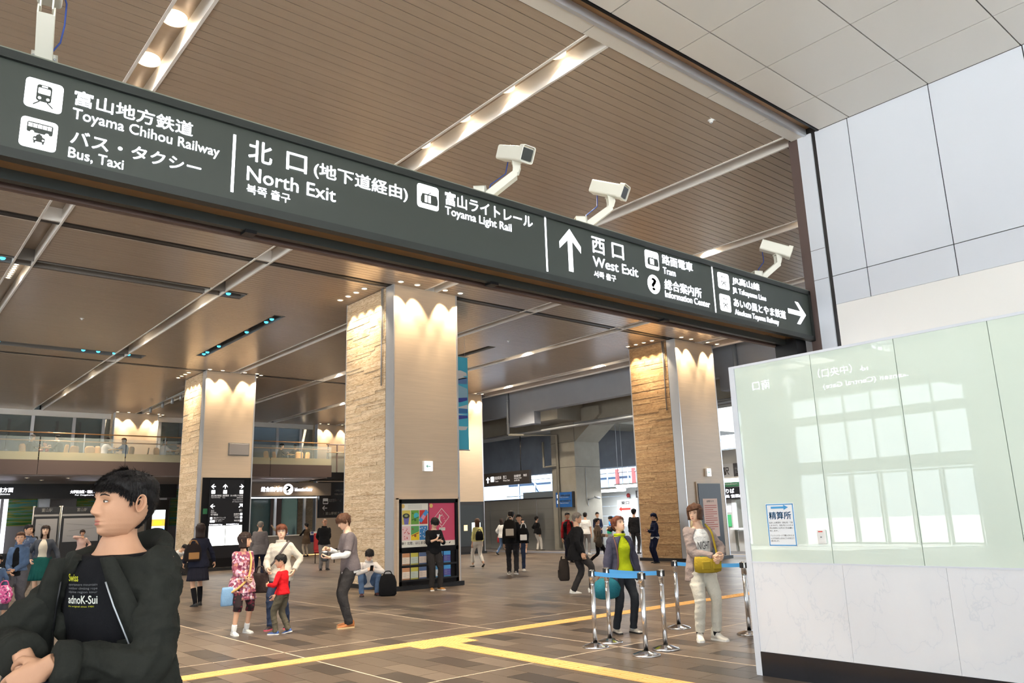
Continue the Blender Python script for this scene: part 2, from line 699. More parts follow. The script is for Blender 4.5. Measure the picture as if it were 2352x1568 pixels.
for x0, x1 in TROUGH:
    t = MB().box(x0, x1, 5.9, 44, CEIL + .27, CEIL + .3).build('light_trough', M_plank, ceiling)
    for s, x in ((-1, x0), (1, x1)):
        box('trough_side', M_trough, ceiling, x - .024 if s < 0 else x - .014, x + .014 if s < 0 else x + .024, 5.9, 44, CEIL - .012, CEIL + .27)
    for s in SEAMS:
        box('trough_bridge', M_trough, ceiling, x0, x1, s - .16, s - .1, CEIL, CEIL + .27)
M_slot = mat('slot_grey', (120, 116, 112), rough=.5)
for x0, x1, y0, y1 in SLOTS:
    mb = MB().box(x0, x1, y0, y1, CEIL + .28, CEIL + .3)
    for a in ((x0, x0 + .012, y0, y1), (x1 - .012, x1, y0, y1), (x0, x1, y0, y0 + .012), (x0, x1, y1 - .012, y1)):
        mb.box(*a, CEIL - .004, CEIL + .28)
    mb.build('lamp_slot', M_slot, ceiling)
for s in SEAMS:
    box('ceiling_seam', M_dark, ceiling, -4, 23.5, s - .07, s + .07, CEIL + .012, CEIL + .02)
box('edge_trim', M_trough, ceiling, 23.5, 23.6, 5.95, 44.2, CEIL - .05, CEIL + .4)

# white ceiling of the passage on the camera's side, and the shutter slot of the gate
soffit = structure(MB().box(-19.2, 11.6, -14, 5.9, 7.62, 7.9).build('ceiling_passage', M_dark), 'white metal panel ceiling of the passage in front of the gate')
soffit['category'] = 'ceiling'
SX = [11.1] + [10.11 - 1.27 * k for k in range(0, 24)]
SY = [5.42, 4.92, 3.75, 2.58, 1.41, .24, -.93, -2.1, -4.44, -6.8, -14]
for i in range(len(SX) - 1):
    for j in range(len(SY) - 1):
        piece('ceiling_panel', M_soffit, soffit, SX[i + 1] + .008, SX[i] - .008, SY[j + 1] + .008, SY[j] - .008, CEIL, CEIL + .03)
    piece('gate_panel', M_soffit, soffit, SX[i + 1] + .006, SX[i] - .006, 5.69, 5.895, CEIL - .01, CEIL + .03)
mb = MB().box(-19, 11.1, -14, 5.41, CEIL + .03, CEIL + .12)
mb.box(-19, 11.1, 5.68, 5.9, CEIL + .03, CEIL + .3)
mb.build('panel_backing', M_black, soffit)
box('gate_frame', M_alu, soffit, -19, 11.1, 5.63, 5.685, CEIL - .02, CEIL + .2)
box('gate_frame', M_black, soffit, -19, 11.1, 5.42, 5.455, CEIL - .012, CEIL + .2)
box('shutter_slot', M_bronze, soffit, -19, 11.1, 5.455, 5.63, CEIL + .1, CEIL + .12)

# ------------------------------------------------------------------ walls
wall_right = structure(MB().box(11.12, 11.6, -14, 5.95, 0, 7.6).build('wall_right', M_dark), 'tall white panelled wall right of the gate')
wall_right['category'] = 'wall'
WY = [5.5, 4.96, 3.76, 2.57, 1.38, .19, -1.0, -2.2, -4.6, -7, -14]
for a, b in zip(WY[:-1], WY[1:]):
    piece('wall_panel', M_white_panel, wall_right, 11.1, 11.13, b + .007, a - .007, 5.03, 7.425)
    piece('wall_panel', M_white_panel, wall_right, 11.1, 11.13, b + .007, a - .007, 4.58, 5.018)
box('lower_wall', mat('white_plaster', (240, 239, 236), rough=.4), wall_right, 11.095, 11.13, -14, 5.49, 0, 4.575)
box('jamb_panel', M_white_panel, wall_right, 11.09, 11.13, 5.56, 5.79, 0, 7.43)
box('jamb_panel', M_brown, wall_right, 11.095, 11.13, 5.79, 5.95, 0, 7.43)
for z in (3.6, 5.5, 5.02):
    box('panel_joint', M_joint_dark, wall_right, 11.088, 11.1, 5.56, 5.79, z, z + .006)
wall_leak_block = structure(box('wall_leak_block', M_white_panel, None, 11.6, 26, 5.95, 6.1, 0, 8), 'unseen wall beside the gate, added to stop a light leak')  # out of sight; added to close a light leak past the gate

# partition with pale green glass over white marble
part = thing('wall_partition', 'free-standing partition of pale green glass over white marble with black skirting', 'partition', (7.12, 4.77, 0), kind='structure')
PX = 7.12
box('core', M_paper, part, PX + .02, PX + .2, -6, 4.735, 0, 3.05)
PY = [4.735, 3.86, 3.04, 2.26, 1.48, .7, -.08, -.86, -2.4, -6]
for a, b in zip(PY[:-1], PY[1:]):
    piece('glass_pane', M_glassgreen, part, PX, PX + .022, b + .003, a - .003, 1.085, 3.075)
for a, b in zip((4.735, 3.78, 2.87, 1.95, 1.03, -1.5), (3.78, 2.87, 1.95, 1.03, -1.5, -6)):
    piece('marble_slab', M_marble, part, PX, PX + .022, b + .0012, a - .0012, .225, 1.07)
box('skirting', mat('black_stone', (26, 27, 33), rough=.2, var=.2, vscale=6, stretch=(1, 1, 30)), part, PX - .004, PX + .02, -6, 4.735, 0, .222)
box('rail', M_white_panel, part, PX - .003, PX + .03, -6, 4.735, 1.07, 1.085)
box('end_trim', M_white_panel, part, PX - .006, PX + .21, 4.735, 4.80, 0, 3.10)
box('cap_trim', M_white_panel, part, PX - .006, PX + .21, -6, 4.735, 3.075, 3.10)

# the glazed station front far to the left, seen only as a reflection in the green glass
front = thing('facade_glazing', 'glazed station front with doors mirrored in the green glass', 'facade', (-19.2, 15, 0), kind='structure')
M_mull = mat('mullion_grey', (120, 124, 126), rough=.5)
for y in [11.8 + 1.25 * k for k in range(-20, 27)]:  # glazing past the mirrored stretch is added to let daylight in
    if not (5 < y < 11.5 or 19.4 < y < 22):
        box('mullion', M_mull, front, -19.28, -19.12, y - .04, y + .04, 0, 8.0)
for z0, z1 in ((3.05, 3.6), (5.25, 5.65), (7.7, 8.0)):
    box('transom', M_mull, front, -19.3, -19.1, -13, 44, z0, z1)
for y0, y1 in ((5, 11.7), (19.4, 22)):
    box('side_wall', mat('front_side_wall', (150, 160, 150), rough=.6), front, -19.35, -19.05, y0, y1, 0, 8)
for y0, y1 in ((11.85, 13.0), (13.1, 14.25), (14.35, 15.5), (15.6, 16.75), (16.85, 18.0)):
    mb = MB()
    for a in ((y0, y0 + .06, .02, 3.0), (y1 - .06, y1, .02, 3.0), (y0, y1, .02, .1), (y0, y1, 2.92, 3.0)):
        mb.box(-19.1, -19.04, *a)
    mb.build('door_frame', M_mull, front)
rear = thing('facade_added_rear', 'added glazing behind the viewer, unseen, to let daylight in', 'facade', (-4, -14, 0), kind='structure')  # unseen glazed end, added to bring more daylight into the passage
for x in np.arange(-19, 11.2, 1.5):
    box('mullion', M_mull, rear, x - .04, x + .04, -14.1, -13.95, 0, 8.0)
for z0, z1 in ((3.05, 3.4), (7.4, 8.0)):
    box('transom', M_mull, rear, -19.2, 11.3, -14.1, -13.9, z0, z1)
structure(box('ground_outside', mat('pale_pavement', (205, 200, 192), rough=.8), None, -120, 60, -90, 120, -.4, -.32), 'pale pavement outside the station front')
M_pale_floor = mat('pale_floor', (206, 202, 196), rough=.4)  # pale floor out of view, added to bounce light up to the ceilings
box('bounce_floor', M_pale_floor, floor, -19.2, -4.5, -14, 44, -.02, 0)
box('bounce_floor', M_pale_floor, floor, -4.5, 11, -14, -1.0, -.02, 0)

# ------------------------------------------------------------------ pillars
PILLARS = []


def pillar(x, y, label, woods, warm, planks, w=1.95, dy=2.45, z1=CEIL):
    t = thing('pillar', label, 'pillar', (x, y, 0))
    # beige faces and core
    box('face_panel', M_beige, t, x + .02, x + w - .05, y, y + .03, .1, z1)
    box('core', M_beige, t, x + .03, x + w - .03, y + .03, y + dy - .03, .1, z1)
    box('corner_trim', M_alu, t, x - .012, x + .02, y - .006, y + .36, .1, z1)
    box('corner_trim', M_alu, t, x + w - .05, x + w, y - .01, y + .05, .1, z1)
    box('corner_trim', M_alu, t, x - .012, x + .03, y + dy - .04, y + dy, .1, z1)
    box('plinth', M_blackplastic, t, x - .06, x + w + .06, y - .06, y + dy + .06, 0, .1)
    r = random.Random(int(x * 31 + y))
    Y0, Y1 = y + .37, y + dy - .045
    nrow = 82 if planks else 60
    hrow = (z1 - .02 - .1) / nrow
    items = []
    for k in range(nrow):
        z = .1 + k * hrow
        yy = Y0
        first = True
        while yy < Y1 - .01:
            l = r.uniform(.35, 1.2) if first else r.uniform(.55, 1.25)
            first = False
            e = yy + l
            if Y1 - e < .25:
                e = Y1
            items.append((yy, e, z, z + hrow, r.choice((0, .006, .012, .02, .028)), r.randrange(4)))
            yy = e
    items.sort(key=lambda i: -i[2])
    n_obj = 300 if planks else 0
    for a, b, z, zz, p, m in items[:n_obj]:
        piece('wood_strip', woods[m], t, x - .012 - p * .4, x + .03, a + .001, b - .001, z + .001, zz - .001)
    mb = MB()
    for a, b, z, zz, p, m in items[n_obj:]:
        mb.cur = m
        mb.box(x - .012 - p * .4, x + .03, a + .001, b - .001, z + .001, zz - .001)
    if mb.v:
        mb.build('wood_strip_field', woods, t)['kind'] = 'stuff'
    PILLARS.append((x, y, w, dy, t))
    return t


p2 = pillar(9.93, 16.26, 'pale wood strip pillar with the poster and leaflet board, nearest the middle', WOODS_PALE, 0, True)
p3 = pillar(21.2, 16.35, 'warm wood strip pillar on the right behind the waiting queue', WOODS_WARM, 1, True, w=2.15, dy=2.1)
p1 = pillar(9.93, 29.85, 'pale wood strip pillar on the left with the black direction board', WOODS_PALE, 0, False)
p4 = pillar(9.93, 43.2, 'beige pillar lit by downlights at the back of the cafe balcony on the left', WOODS_PALE, 0, False, w=2.1)
p5 = pillar(21.2, 43.4, 'beige pillar lit by downlights behind the right end of the balcony', WOODS_PALE, 0, False, w=2.1)
p6 = pillar(21.2, 29.6, 'beige pillar behind the hanging blue banner', WOODS_PALE, 0, False, w=1.85)
# cable conduits on the strip face of two pillars
for (x, y, t, zb) in ((9.93, 16.26, p2, 4.9), (21.2, 16.35, p3, 5.0)):
    MB().tube([(x - .045, y + .52, CEIL), (x - .045, y + .52, zb)], .016, 8).build('conduit', M_galv, t)
    MB().tube([(x - .045, y + .46, CEIL), (x - .045, y + .46, zb + 1.2)], .012, 8).build('conduit', M_galv, t)

# small downlights around the pillar tops
DL_RING = MB().lathe([(.085, 0), (.085, -.012), (.06, -.016), (.055, .0)], seg=16)


def downlight(x, y, label, group, z=CEIL, aim=None, power=60, r=.085, angle=70, blend=.5, color=(1, .79, .53)):
    t = thing('downlight', label, 'downlight', (x, y, z), group)
    MB().lathe([(r, .004), (r, -.01), (r * .8, -.014), (r * .78, .004)], (x, y, z), 14).build('rim', M_trough, t)
    MB().lathe([(r * .76, .0), (r * .7, -.008), (.002, -.010)], (x, y, z), 14).build('lamp', M_lampglow, t)
    if power:
        s = spot('downlight_beam', (x, y, z - .03), aim or (x, y, 0), power, angle, color, blend)
    return t


def ring_of_lights(p, what, front=(.03, .52, 1.38, 1.87), side=(.75, 1.18, 1.61, 2.05), power=70, both=True, right=False):
    x, y, w, dy, t = p
    for k, f in enumerate(front):
        downlight(x + f * w / 1.95, y - .28, ('leftmost', 'second from left', 'third from left', 'rightmost')[k if len(front) == 4 else 3 * k] + ' small downlight in front of the beige face of ' + what, 'downlights along the beige face of ' + what,
                  aim=(x + f * w / 1.95 + .25, y + .35, CEIL - 2.4), power=power, angle=62)
    if both:
        for k, f in enumerate(side):
            downlight(x - .42, y + f * dy / 2.45, ('nearest', 'second nearest', 'third nearest', 'farthest')[k] + ' small downlight beside the wood strip face of ' + what, 'downlights along the strip face of ' + what,
                      aim=(x + .35, y + f * dy / 2.45, CEIL - 2.4), power=power * .8, angle=62)
    if right:
        for f in (-.05, .45):
            downlight(x + w + .18, y + f, ('nearer' if f < 0 else 'farther') + ' small downlight off the right edge of ' + what, 'downlights off the right edge of ' + what, power=power * .4)


ring_of_lights(PILLARS[0], 'the poster pillar', power=66)
ring_of_lights(PILLARS[1], 'the right-hand pillar', power=65)
ring_of_lights(PILLARS[2], 'the direction board pillar', power=62, right=True)
ring_of_lights(PILLARS[3], 'the left balcony pillar', power=62, both=False, right=True)
ring_of_lights(PILLARS[4], 'the right balcony pillar', power=62, both=False)
ring_of_lights(PILLARS[5], 'the banner pillar', front=(1.3, 1.75), power=65, both=False)
# ------------------------------------------------------------------ the long hanging direction sign
SY0 = 5.9
sign = thing('direction_sign', 'long dark green illuminated direction sign spanning the gate with white Japanese and English lettering', 'sign', (5.5, SY0, 4.08))
box('face', M_signface, sign, -3.5, 11.04, SY0, SY0 + .03, 4.15, 4.815)
mb = MB().box(-3.5, 11.06, SY0 - .03, SY0 + .06, 4.81, 4.875)
mb.box(-3.5, 11.06, SY0 - .03, SY0 + .06, 4.085, 4.155)
mb.box(11.03, 11.075, SY0 - .03, SY0 + .06, 4.085, 4.875)
mb.build('frame', M_signframe, sign)
box('top_cover', mat('sign_top', (118, 120, 108), rough=.5), sign, -3.5, 11.06, SY0 - .02, SY0 + .5, 4.875, 4.89)
box('back_cover', M_signframe, sign, -3.5, 11.06, SY0 + .46, SY0 + .5, 4.09, 4.87)
box('underside', M_bronze, sign, -3.5, 11.0, SY0 + .06, SY0 + .46, 4.12, 4.14)
box('bottom_rail', M_signframe, sign, -3.5, 10.85, SY0 + .27, SY0 + .335, 4.04, 4.12)
box('bottom_rail', M_brown, sign, -3.5, 10.85, SY0 + .44, SY0 + .5, 4.04, 4.12)
for x in (2.35, 5.0, 7.85):
    box('clip', M_black, sign, x - .05, x + .05, SY0 + .25, SY0 + .355, 4.015, 4.045)
box('hanger_post', M_black, sign, 10.72, 11.0, SY0 + .1, SY0 + .46, 3.55, 4.12)
S = plane_y(SY0)
G = M_whiteglow
D = M_signface
LW = .006


def T(body, u0, u1, v0, v1, bold=.026):
    return text(body, S, u0, u1, v0, v1, G, sign, d=.004, bold=bold)


T('富山地方鉄道', .91, 1.75, 4.61, 4.73)
T('Toyama Chihou Railway', .91, 1.965, 4.475, 4.585, .012)
T('バス・タクシー', .912, 1.83, 4.305, 4.415)
T('Bus, Taxi', .908, 1.272, 4.185, 4.275, .012)
T('北', 2.2, 2.405, 4.545, 4.74)
T('口', 2.53, 2.72, 4.555, 4.722)
T('North Exit', 2.196, 3.0, 4.365, 4.49, .012)
T('북쪽 출구', 2.2, 2.577, 4.25, 4.335, .02)
T('(地下道経由)', 2.785, 3.75, 4.545, 4.705)
T('富山ライトレール', 4.186, 5.345, 4.64, 4.785)
T('Toyama Light Rail', 4.186, 5.04, 4.51, 4.622, .012)
T('西', 6.255, 6.475, 4.555, 4.755)
T('口', 6.595, 6.805, 4.56, 4.75)
T('West Exit', 6.26, 7.042, 4.39, 4.51, .012)
T('서쪽 출구', 6.265, 6.635, 4.26, 4.34, .02)
T('路面電車', 7.525, 8.15, 4.655, 4.785)
T('Tram', 7.53, 7.775, 4.53, 4.618, .012)
T('総合案内所', 7.537, 8.295, 4.325, 4.463)
T('Information Center', 7.535, 8.46, 4.222, 4.31, .012)
T('JR高山線', 9.03, 9.7, 4.64, 4.765)
T('JR Takayama Line', 9.02, 9.84, 4.505, 4.604, .012)
T('あいの風とやま鉄道', 9.015, 10.33, 4.325, 4.452)
T('Ainokaze Toyama Railway', 9.025, 10.12, 4.19, 4.292, .012)
for u, v0, v1 in ((2.081, 4.229, 4.735), (5.533, 4.189, 4.84), (8.579, 4.173, 4.83)):
    flat('divider_bar', [rect(u - .012, u + .012, v0, v1)], G, sign, S, .004)
flat('arrow', [[(5.9, 4.76), (5.735, 4.58), (5.735, 4.5), (5.865, 4.62), (5.865, 4.255), (5.935, 4.255), (5.935, 4.62), (6.07, 4.5), (6.07, 4.58)]], G, sign, S, .004)
flat('arrow', [[(10.915, 4.473), (10.72, 4.648), (10.63, 4.648), (10.765, 4.51), (10.41, 4.51), (10.41, 4.436), (10.765, 4.436), (10.63, 4.301), (10.72, 4.301)]], G, sign, S, .004)


def picto(kind, u0, u1, v0, v1):
    w, h = u1 - u0, v1 - v0
    o = flat('pictogram', [rrect(u0, u1, v0, v1, w * .13) if kind != 'info' else disc((u0 + u1) / 2, (v0 + v1) / 2, w / 2, 32, h / 2)], G, sign, S, .004)
    X = lambda a: u0 + a * w
    Y = lambda b: v0 + b * h
    dk, wh = [], []
    if kind == 'train':
        dk += [rrect(X(.30), X(.70), Y(.27), Y(.84), w * .08), bar((X(.40), Y(.27)), (X(.24), Y(.12)), w * .035), bar((X(.60), Y(.27)), (X(.76), Y(.12)), w * .035)]
        wh += [rrect(X(.34), X(.66), Y(.53), Y(.73), w * .03), rrect(X(.42), X(.58), Y(.765), Y(.81), w * .02), disc(X(.39), Y(.38), w * .045), disc(X(.61), Y(.38), w * .045)]
    elif kind == 'jr':
        dk += [rrect(X(.34), X(.66), Y(.70), Y(.80), w * .03), [(X(.28), Y(.52)), (X(.42), Y(.46)), (X(.58), Y(.46)), (X(.72), Y(.52)), (X(.64), Y(.33)), (X(.36), Y(.33))],
               bar((X(.42), Y(.33)), (X(.3), Y(.18)), w * .04), bar((X(.58), Y(.33)), (X(.7), Y(.18)), w * .04)]
        wh += [rrect(X(.40), X(.60), Y(.73), Y(.77), w * .015), disc(X(.41), Y(.40), w * .04), disc(X(.59), Y(.40), w * .04)]
    elif kind == 'bus':
        dk += [rrect(X(.17), X(.87), Y(.52), Y(.86), w * .05), rrect(X(.36), X(.68), Y(.24), Y(.40), w * .04), [(X(.42), Y(.40)), (X(.46), Y(.48)), (X(.58), Y(.48)), (X(.62), Y(.40))],
               rect(X(.38), X(.43), Y(.18), Y(.25)), rect(X(.61), X(.66), Y(.18), Y(.25)), rect(X(.49), X(.55), Y(.47), Y(.51))]
        wh += [rect(X(.20 + .13 * k), X(.31 + .13 * k), Y(.69), Y(.82)) for k in range(5)] + [disc(X(.32), Y(.52), w * .055), disc(X(.72), Y(.52), w * .055), disc(X(.41), Y(.31), w * .03), disc(X(.63), Y(.31), w * .03)]
    elif kind == 'tram':
        dk += [[(X(.16), Y(.44)), (X(.24), Y(.62)), (X(.9), Y(.62)), (X(.95), Y(.44))], rect(X(.16), X(.95), Y(.24), Y(.40)), bar((X(.5), Y(.62)), (X(.64), Y(.72)), w * .03), rect(X(.2), X(.92), Y(.2), Y(.24))]
        wh += [rect(X(.34), X(.46), Y(.26), Y(.56)), rect(X(.50), X(.62), Y(.26), Y(.56))]
        dk += [rect(X(.16), X(.95), Y(.40), Y(.44)), rect(X(.47), X(.49), Y(.24), Y(.6))]
    for q in dk:
        flat('symbol', [q], D, o, S, .0062)
    for q in wh:
        flat('symbol', [q], G, o, S, .0078)
    if kind == 'info':
        text('?', S, X(.3), X(.7), Y(.17), Y(.83), D, o, d=.0062, bold=.05)
    return o


picto('train', .606, .84, 4.5, 4.725)
picto('bus', .604, .83, 4.2, 4.424)
picto('tram', 3.857, 4.108, 4.54, 4.785)
picto('tram', 7.192, 7.455, 4.546, 4.784)
picto('info', 7.208, 7.446, 4.228, 4.474)
picto('jr', 8.69, 8.95, 4.538, 4.768)
picto('jr', 8.69, 8.94, 4.223, 4.46)

# ------------------------------------------------------------------ surveillance cameras on the sign


def cctv(x, y, z, yaw, label, pitch=-24, turn=0.0):
    t = thing('surveillance_camera', label, 'camera', (x, y, z), 'cream surveillance cameras on top of the direction sign', rotz=yaw)
    t.scale = (.84, .84, .84)
    # local: +X is where the lens looks
    mb = MB()
    mb.box(-.02, .0, -.10, .10, 0, .2)
    mb.box(-.16, 0, -.10, -.085, 0, .2)
    mb.box(-.16, 0, .085, .10, 0, .2)
    mb.box(-.16, 0, -.10, .10, .19, .2)
    mb.build('mount_plate', M_cream, t)
    for yy in (-.08, .08):
        for zz in (.06, .15):
            MB().lathe([(.012, 0), (.012, .008), (.006, .012)], (0, 0, 0), 8).build('bolt', M_galv, t).matrix_local = Matrix.Translation((.0, yy, zz)) @ Matrix.Rotation(PI / 2, 4, 'Y')
    mb = MB()
    for s in (-1, 1):
        yy = s * .06
        mb.prism([(0, .02), (0, .14), (.36, .41), (.40, .41), (.40, .33)], yy - .006, yy + .006)
    mb.box(.0, .02, -.06, .06, .02, .14)
    mb.add([(.01, -.06, .02), (.01, .06, .02), (.40, .06, .33), (.40, -.06, .33), (.01, -.06, .03), (.01, .06, .03), (.40, .06, .34), (.40, -.06, .34)],
           [(0, 1, 2, 3), (7, 6, 5, 4), (0, 3, 7, 4), (1, 5, 6, 2)], False)
    mb.build('arm', M_cream, t)
    mb = MB()
    for s in (-1, 1):
        mb.prism([(.34, .38), (.42, .38), (.45, .47), (.44, .55), (.34, .55), (.35, .46)], s * .045 - .006, s * .045 + .006)
    mb.box(.33, .46, -.06, .06, .545, .556)
    mb.build('yoke', M_cream, t)
    # housing, turned and tilted down
    rot = Matrix.Translation((.38, 0, .66)) @ Matrix.Rotation(turn, 4, 'Z') @ Matrix.Rotation(math.radians(-pitch), 4, 'Y')
    mb = MB()
    prof = rrect(-.095, .095, -.095, .095, .03)
    mb.loft([[(-.27, u, v) for u, v in prof], [(.24, u, v) for u, v in prof]], True, False)
    hs = mb.build('housing', M_cream, t, fix=True)
    mb = MB()
    out = rrect(-.105, .105, -.105, .115, .03)
    mb.loft([[(.20, u, v) for u, v in out], [(.275, u, v) for u, v in out]], False, False)
    inn = rrect(-.095, .095, -.097, .105, .028)
    mb.loft([[(.275, u, v) for u, v in inn], [(.20, u, v) for u, v in inn]], False, False)
    mb.add([(.275, u, v) for u, v in out] + [(.275, u, v) for u, v in inn], [[k, (k + 1) % len(out), len(out) + (k + 1) % len(out), len(out) + k] for k in range(len(out))], False)
    sh = mb.build('sun_shield', M_cream, t)
    gl = MB().loft([[(.238, u, v) for u, v in rrect(-.08, .08, -.075, .08, .01)], [(.262, u, v) for u, v in rrect(-.078, .078, -.073, .078, .01)]], True, False).build('lens_window', mat('lens_glass', (30, 34, 32), rough=.08, spec=.7), t, fix=True)
    for o in (hs, sh, gl):
        o.matrix_local = rot
    g = MB().ball((-.2, .097, .02), .016, 10, 6).build('cable_gland', M_black, t)
    g.matrix_local = rot
    p0 = rot @ Vector((-.2, .10, .02))
    pts = []
    q = [p0, p0 + Vector((-.05, .03, -.06)), Vector((p0.x - .09, .13, .45)), Vector((.05, .11, .3)), Vector((.02, .03, .16)), Vector((.012, .0, .02))]
    for i in range(len(q) - 1):
        for k in range(4):
            pts.append(q[i].lerp(q[i + 1], k / 4))
    pts.append(q[-1])
    MB().tube(pts, .008, 6).build('cable', mat('blue_cable', (40, 70, 150), rough=.5), t)
    return t


cctv(4.86, SY0 + .18, 4.88, math.radians(-42), turn=math.radians(-48), label='cream surveillance camera with dark lens window above the light rail lettering')
cctv(6.36, SY0 + .18, 4.88, math.radians(-30), turn=math.radians(-42), label='cream surveillance camera on the sign above the west exit arrow')
cctv(10.05, SY0 + .18, 4.88, math.radians(-26), turn=math.radians(-30), label='farthest cream surveillance camera, near the jamb at the right end of the sign')
cctv(.72, SY0 + .18, 4.88, math.radians(-100), 'cream surveillance camera cut off at the top left above the train pictogram', pitch=-6)

# ------------------------------------------------------------------ lamps in the ceiling troughs
M_bulb = mat('bulb_glow', (255, 232, 196), emit=7.0)


def big_downlight(x, y, label, group, power=220):
    t = thing('recessed_downlight', label, 'downlight', (x, y, CEIL + .27), group)
    z = CEIL + .27
    MB().lathe([(.15, .0), (.15, -.05), (.135, -.055), (.12, -.005)], (x, y, z), 24).build('rim', mat('warm_white_rim', (255, 236, 205), rough=.4, emit=1.2), t)
    MB().lathe([(.1, .0), (.1, -.02), (.06, -.03), (.004, -.032)], (x, y, z), 20).build('lamp', M_bulb, t)
    spot('trough_beam', (x, y, z - .07), (x, y, 0), power, 120, (1, .86, .68), .5, .1)
    return t


for k, y in enumerate((8.98, 10.08, 11.2)):
    big_downlight(2.36, y, ('nearest', 'second nearest', 'farthest')[k] + ' large glowing downlight in the leftmost ceiling trough above the sign', 'large downlights in the leftmost trough')
for k, y in enumerate((6.67, 7.74, 8.81, 9.91)):
    big_downlight(6.57, y, ('topmost', 'second from top', 'third from top', 'lowest')[k] + ' large glowing downlight in the ceiling trough over the light rail lettering', 'large downlights in the middle trough')
for k, y in enumerate((7.6, 10.2)):
    big_downlight(15.0 - .37, y, ('right', 'left')[k] + ' large glowing downlight in the trough behind the farthest camera', 'large downlights in the right trough')


def led_group(x, y0, y1, n, label, group, power=0):
    t = thing('lamp_row', label, 'ceiling lamp', (x, (y0 + y1) / 2, CEIL + .22), group)
    box('housing', M_trough, t, x - .07, x + .07, y0 - .08, y1 + .08, CEIL + .21, CEIL + .27)
    for k in range(n):
        y = y0 + (y1 - y0) * k / max(n - 1, 1)
        MB().lathe([(.045, 0), (.03, -.008), (.003, -.01)], (x, y, CEIL + .21), 10).build('lamp', M_bulb, t)
    if power:
        spot('led_beam', (x, (y0 + y1) / 2, CEIL + .15), (x, (y0 + y1) / 2, 0), power, 130, (1, .86, .68), .5, .2)


led_group(2.33, 20.2, 21.6, 9, 'row of nine warm lamp dots in the ceiling trough at the left edge', 'lamp rows in the troughs', 500)
led_group(6.42, 20.2, 21.6, 9, 'row of warm lamp dots in the middle trough before the blue lamp slot', 'lamp rows in the troughs', 500)
led_group(6.42, 25.4, 26.9, 9, 'row of warm lamp dots in the middle trough crossing the blue lamp slot', 'lamp rows in the troughs', 500)
led_group(6.45, 33.0, 34.0, 6, 'short row of warm lamps near the far end of the middle trough', 'lamp rows in the troughs', 400)
led_group(6.45, 37.8, 39.0, 6, 'farthest row of warm lamps of the middle trough above the balcony', 'lamp rows in the troughs', 300)
led_group(18.5, 20.1, 22.3, 14, 'long strip of warm lamps in the ceiling trough right of the poster pillar', 'lamp rows in the troughs', 600)
led_group(22.6, 20.5, 22.4, 14, 'strip of warm lamps in the trough along the ceiling edge, nearer the right pillar', 'lamp rows in the troughs', 500)
led_group(22.6, 26.0, 28.4, 14, 'strip of warm lamps in the trough along the ceiling edge, nearer the banner', 'lamp rows in the troughs', 500)
led_group(14.62, 27.0, 30.0, 12, 'strip of warm lamps in the trough between the two wood pillars', 'lamp rows in the troughs', 600)
led_group(18.5, 34.0, 37.0, 12, 'strip of warm lamps in the trough over the information counter', 'lamp rows in the troughs', 500)


def blue_lamp(x, y, label, axis='x'):
    t = thing('stage_lamp', label, 'ceiling lamp', (x, y, CEIL + .1), 'blue glowing lamps in the ceiling slots')
    MB().lathe([(.07, .16), (.075, .02), (.07, -.02), (.065, -.02), (.06, .0)], (x, y, CEIL + .05), 14).build('housing', M_slot, t)
    MB().lathe([(.062, .0), (.05, -.03), (.02, -.045), (.002, -.05)], (x, y, CEIL + .03), 14).build('lens', M_blueglow, t)
    return t


for k, x in enumerate((3.0, 5.4, 5.85, 6.35, 6.8)):
    blue_lamp(x, 28.45, ('leftmost', 'second', 'middle', 'fourth', 'rightmost')[k] + ' blue glowing lamp in the ceiling slot at the left edge of the hall')
for k, y in enumerate((21.3, 21.7, 23.2, 25.6, 26.7, 27.05)):
    blue_lamp(8.87, y, ('nearest', 'second nearest', 'third nearest', 'third farthest', 'second farthest', 'farthest')[k] + ' blue glowing lamp in the long slot leading to the direction board pillar')
for x in (1.95, 6.9):
    blue_lamp(x, 19.42, ('left ' if x < 3 else 'right ') + 'faint violet lamp in the cross slot of the ceiling')
for x, y, lb in ((4.44, 23.96, 'small white ceiling sensor on the left slats'), (16.56, 19.73, 'small round ceiling sensor right of the poster pillar'),
                 (9.45, 6.27, 'tiny ceiling sensor beside the white gate panels')):
    t = thing('ceiling_sensor', lb, 'sensor', (x, y, CEIL - .04))
    MB().lathe([(.09, .04), (.085, .01), (.03, .0), (.028, -.03), (.002, -.035)], (x, y, CEIL - .004), 14).build('cover', M_paper, t)
    MB().lathe([(.014, .0), (.014, -.012), (.002, -.014)], (x, y, CEIL - .04), 10).build('tip', M_galv, t)
# spot track in front of the balcony
t = thing('spot_track', 'thin spotlight track under the ceiling with four small cylinder spots', 'spotlight track', (10.6, 37, CEIL - .25))
MB().tube([(10.5, 33.5, CEIL - .12), (10.75, 41.5, CEIL - .12)], .025, 8).build('rail', M_galv, t)
for y in (33.8, 37, 41):
    MB().tube([(10.6, y, CEIL - .12), (10.6, y, CEIL + .01)], .01, 6).build('hanger', M_galv, t)
for y in (35.0, 36.2, 37.6, 39.5):
    MB().lathe([(.06, .12), (.06, -.12), (.05, -.12), (.045, -.08)], (10.6, y, CEIL - .3), 12).build('spot_head', M_galv, t)
    MB().tube([(10.6, y, CEIL - .12), (10.6, y, CEIL - .2)], .012, 6).build('stem', M_galv, t)

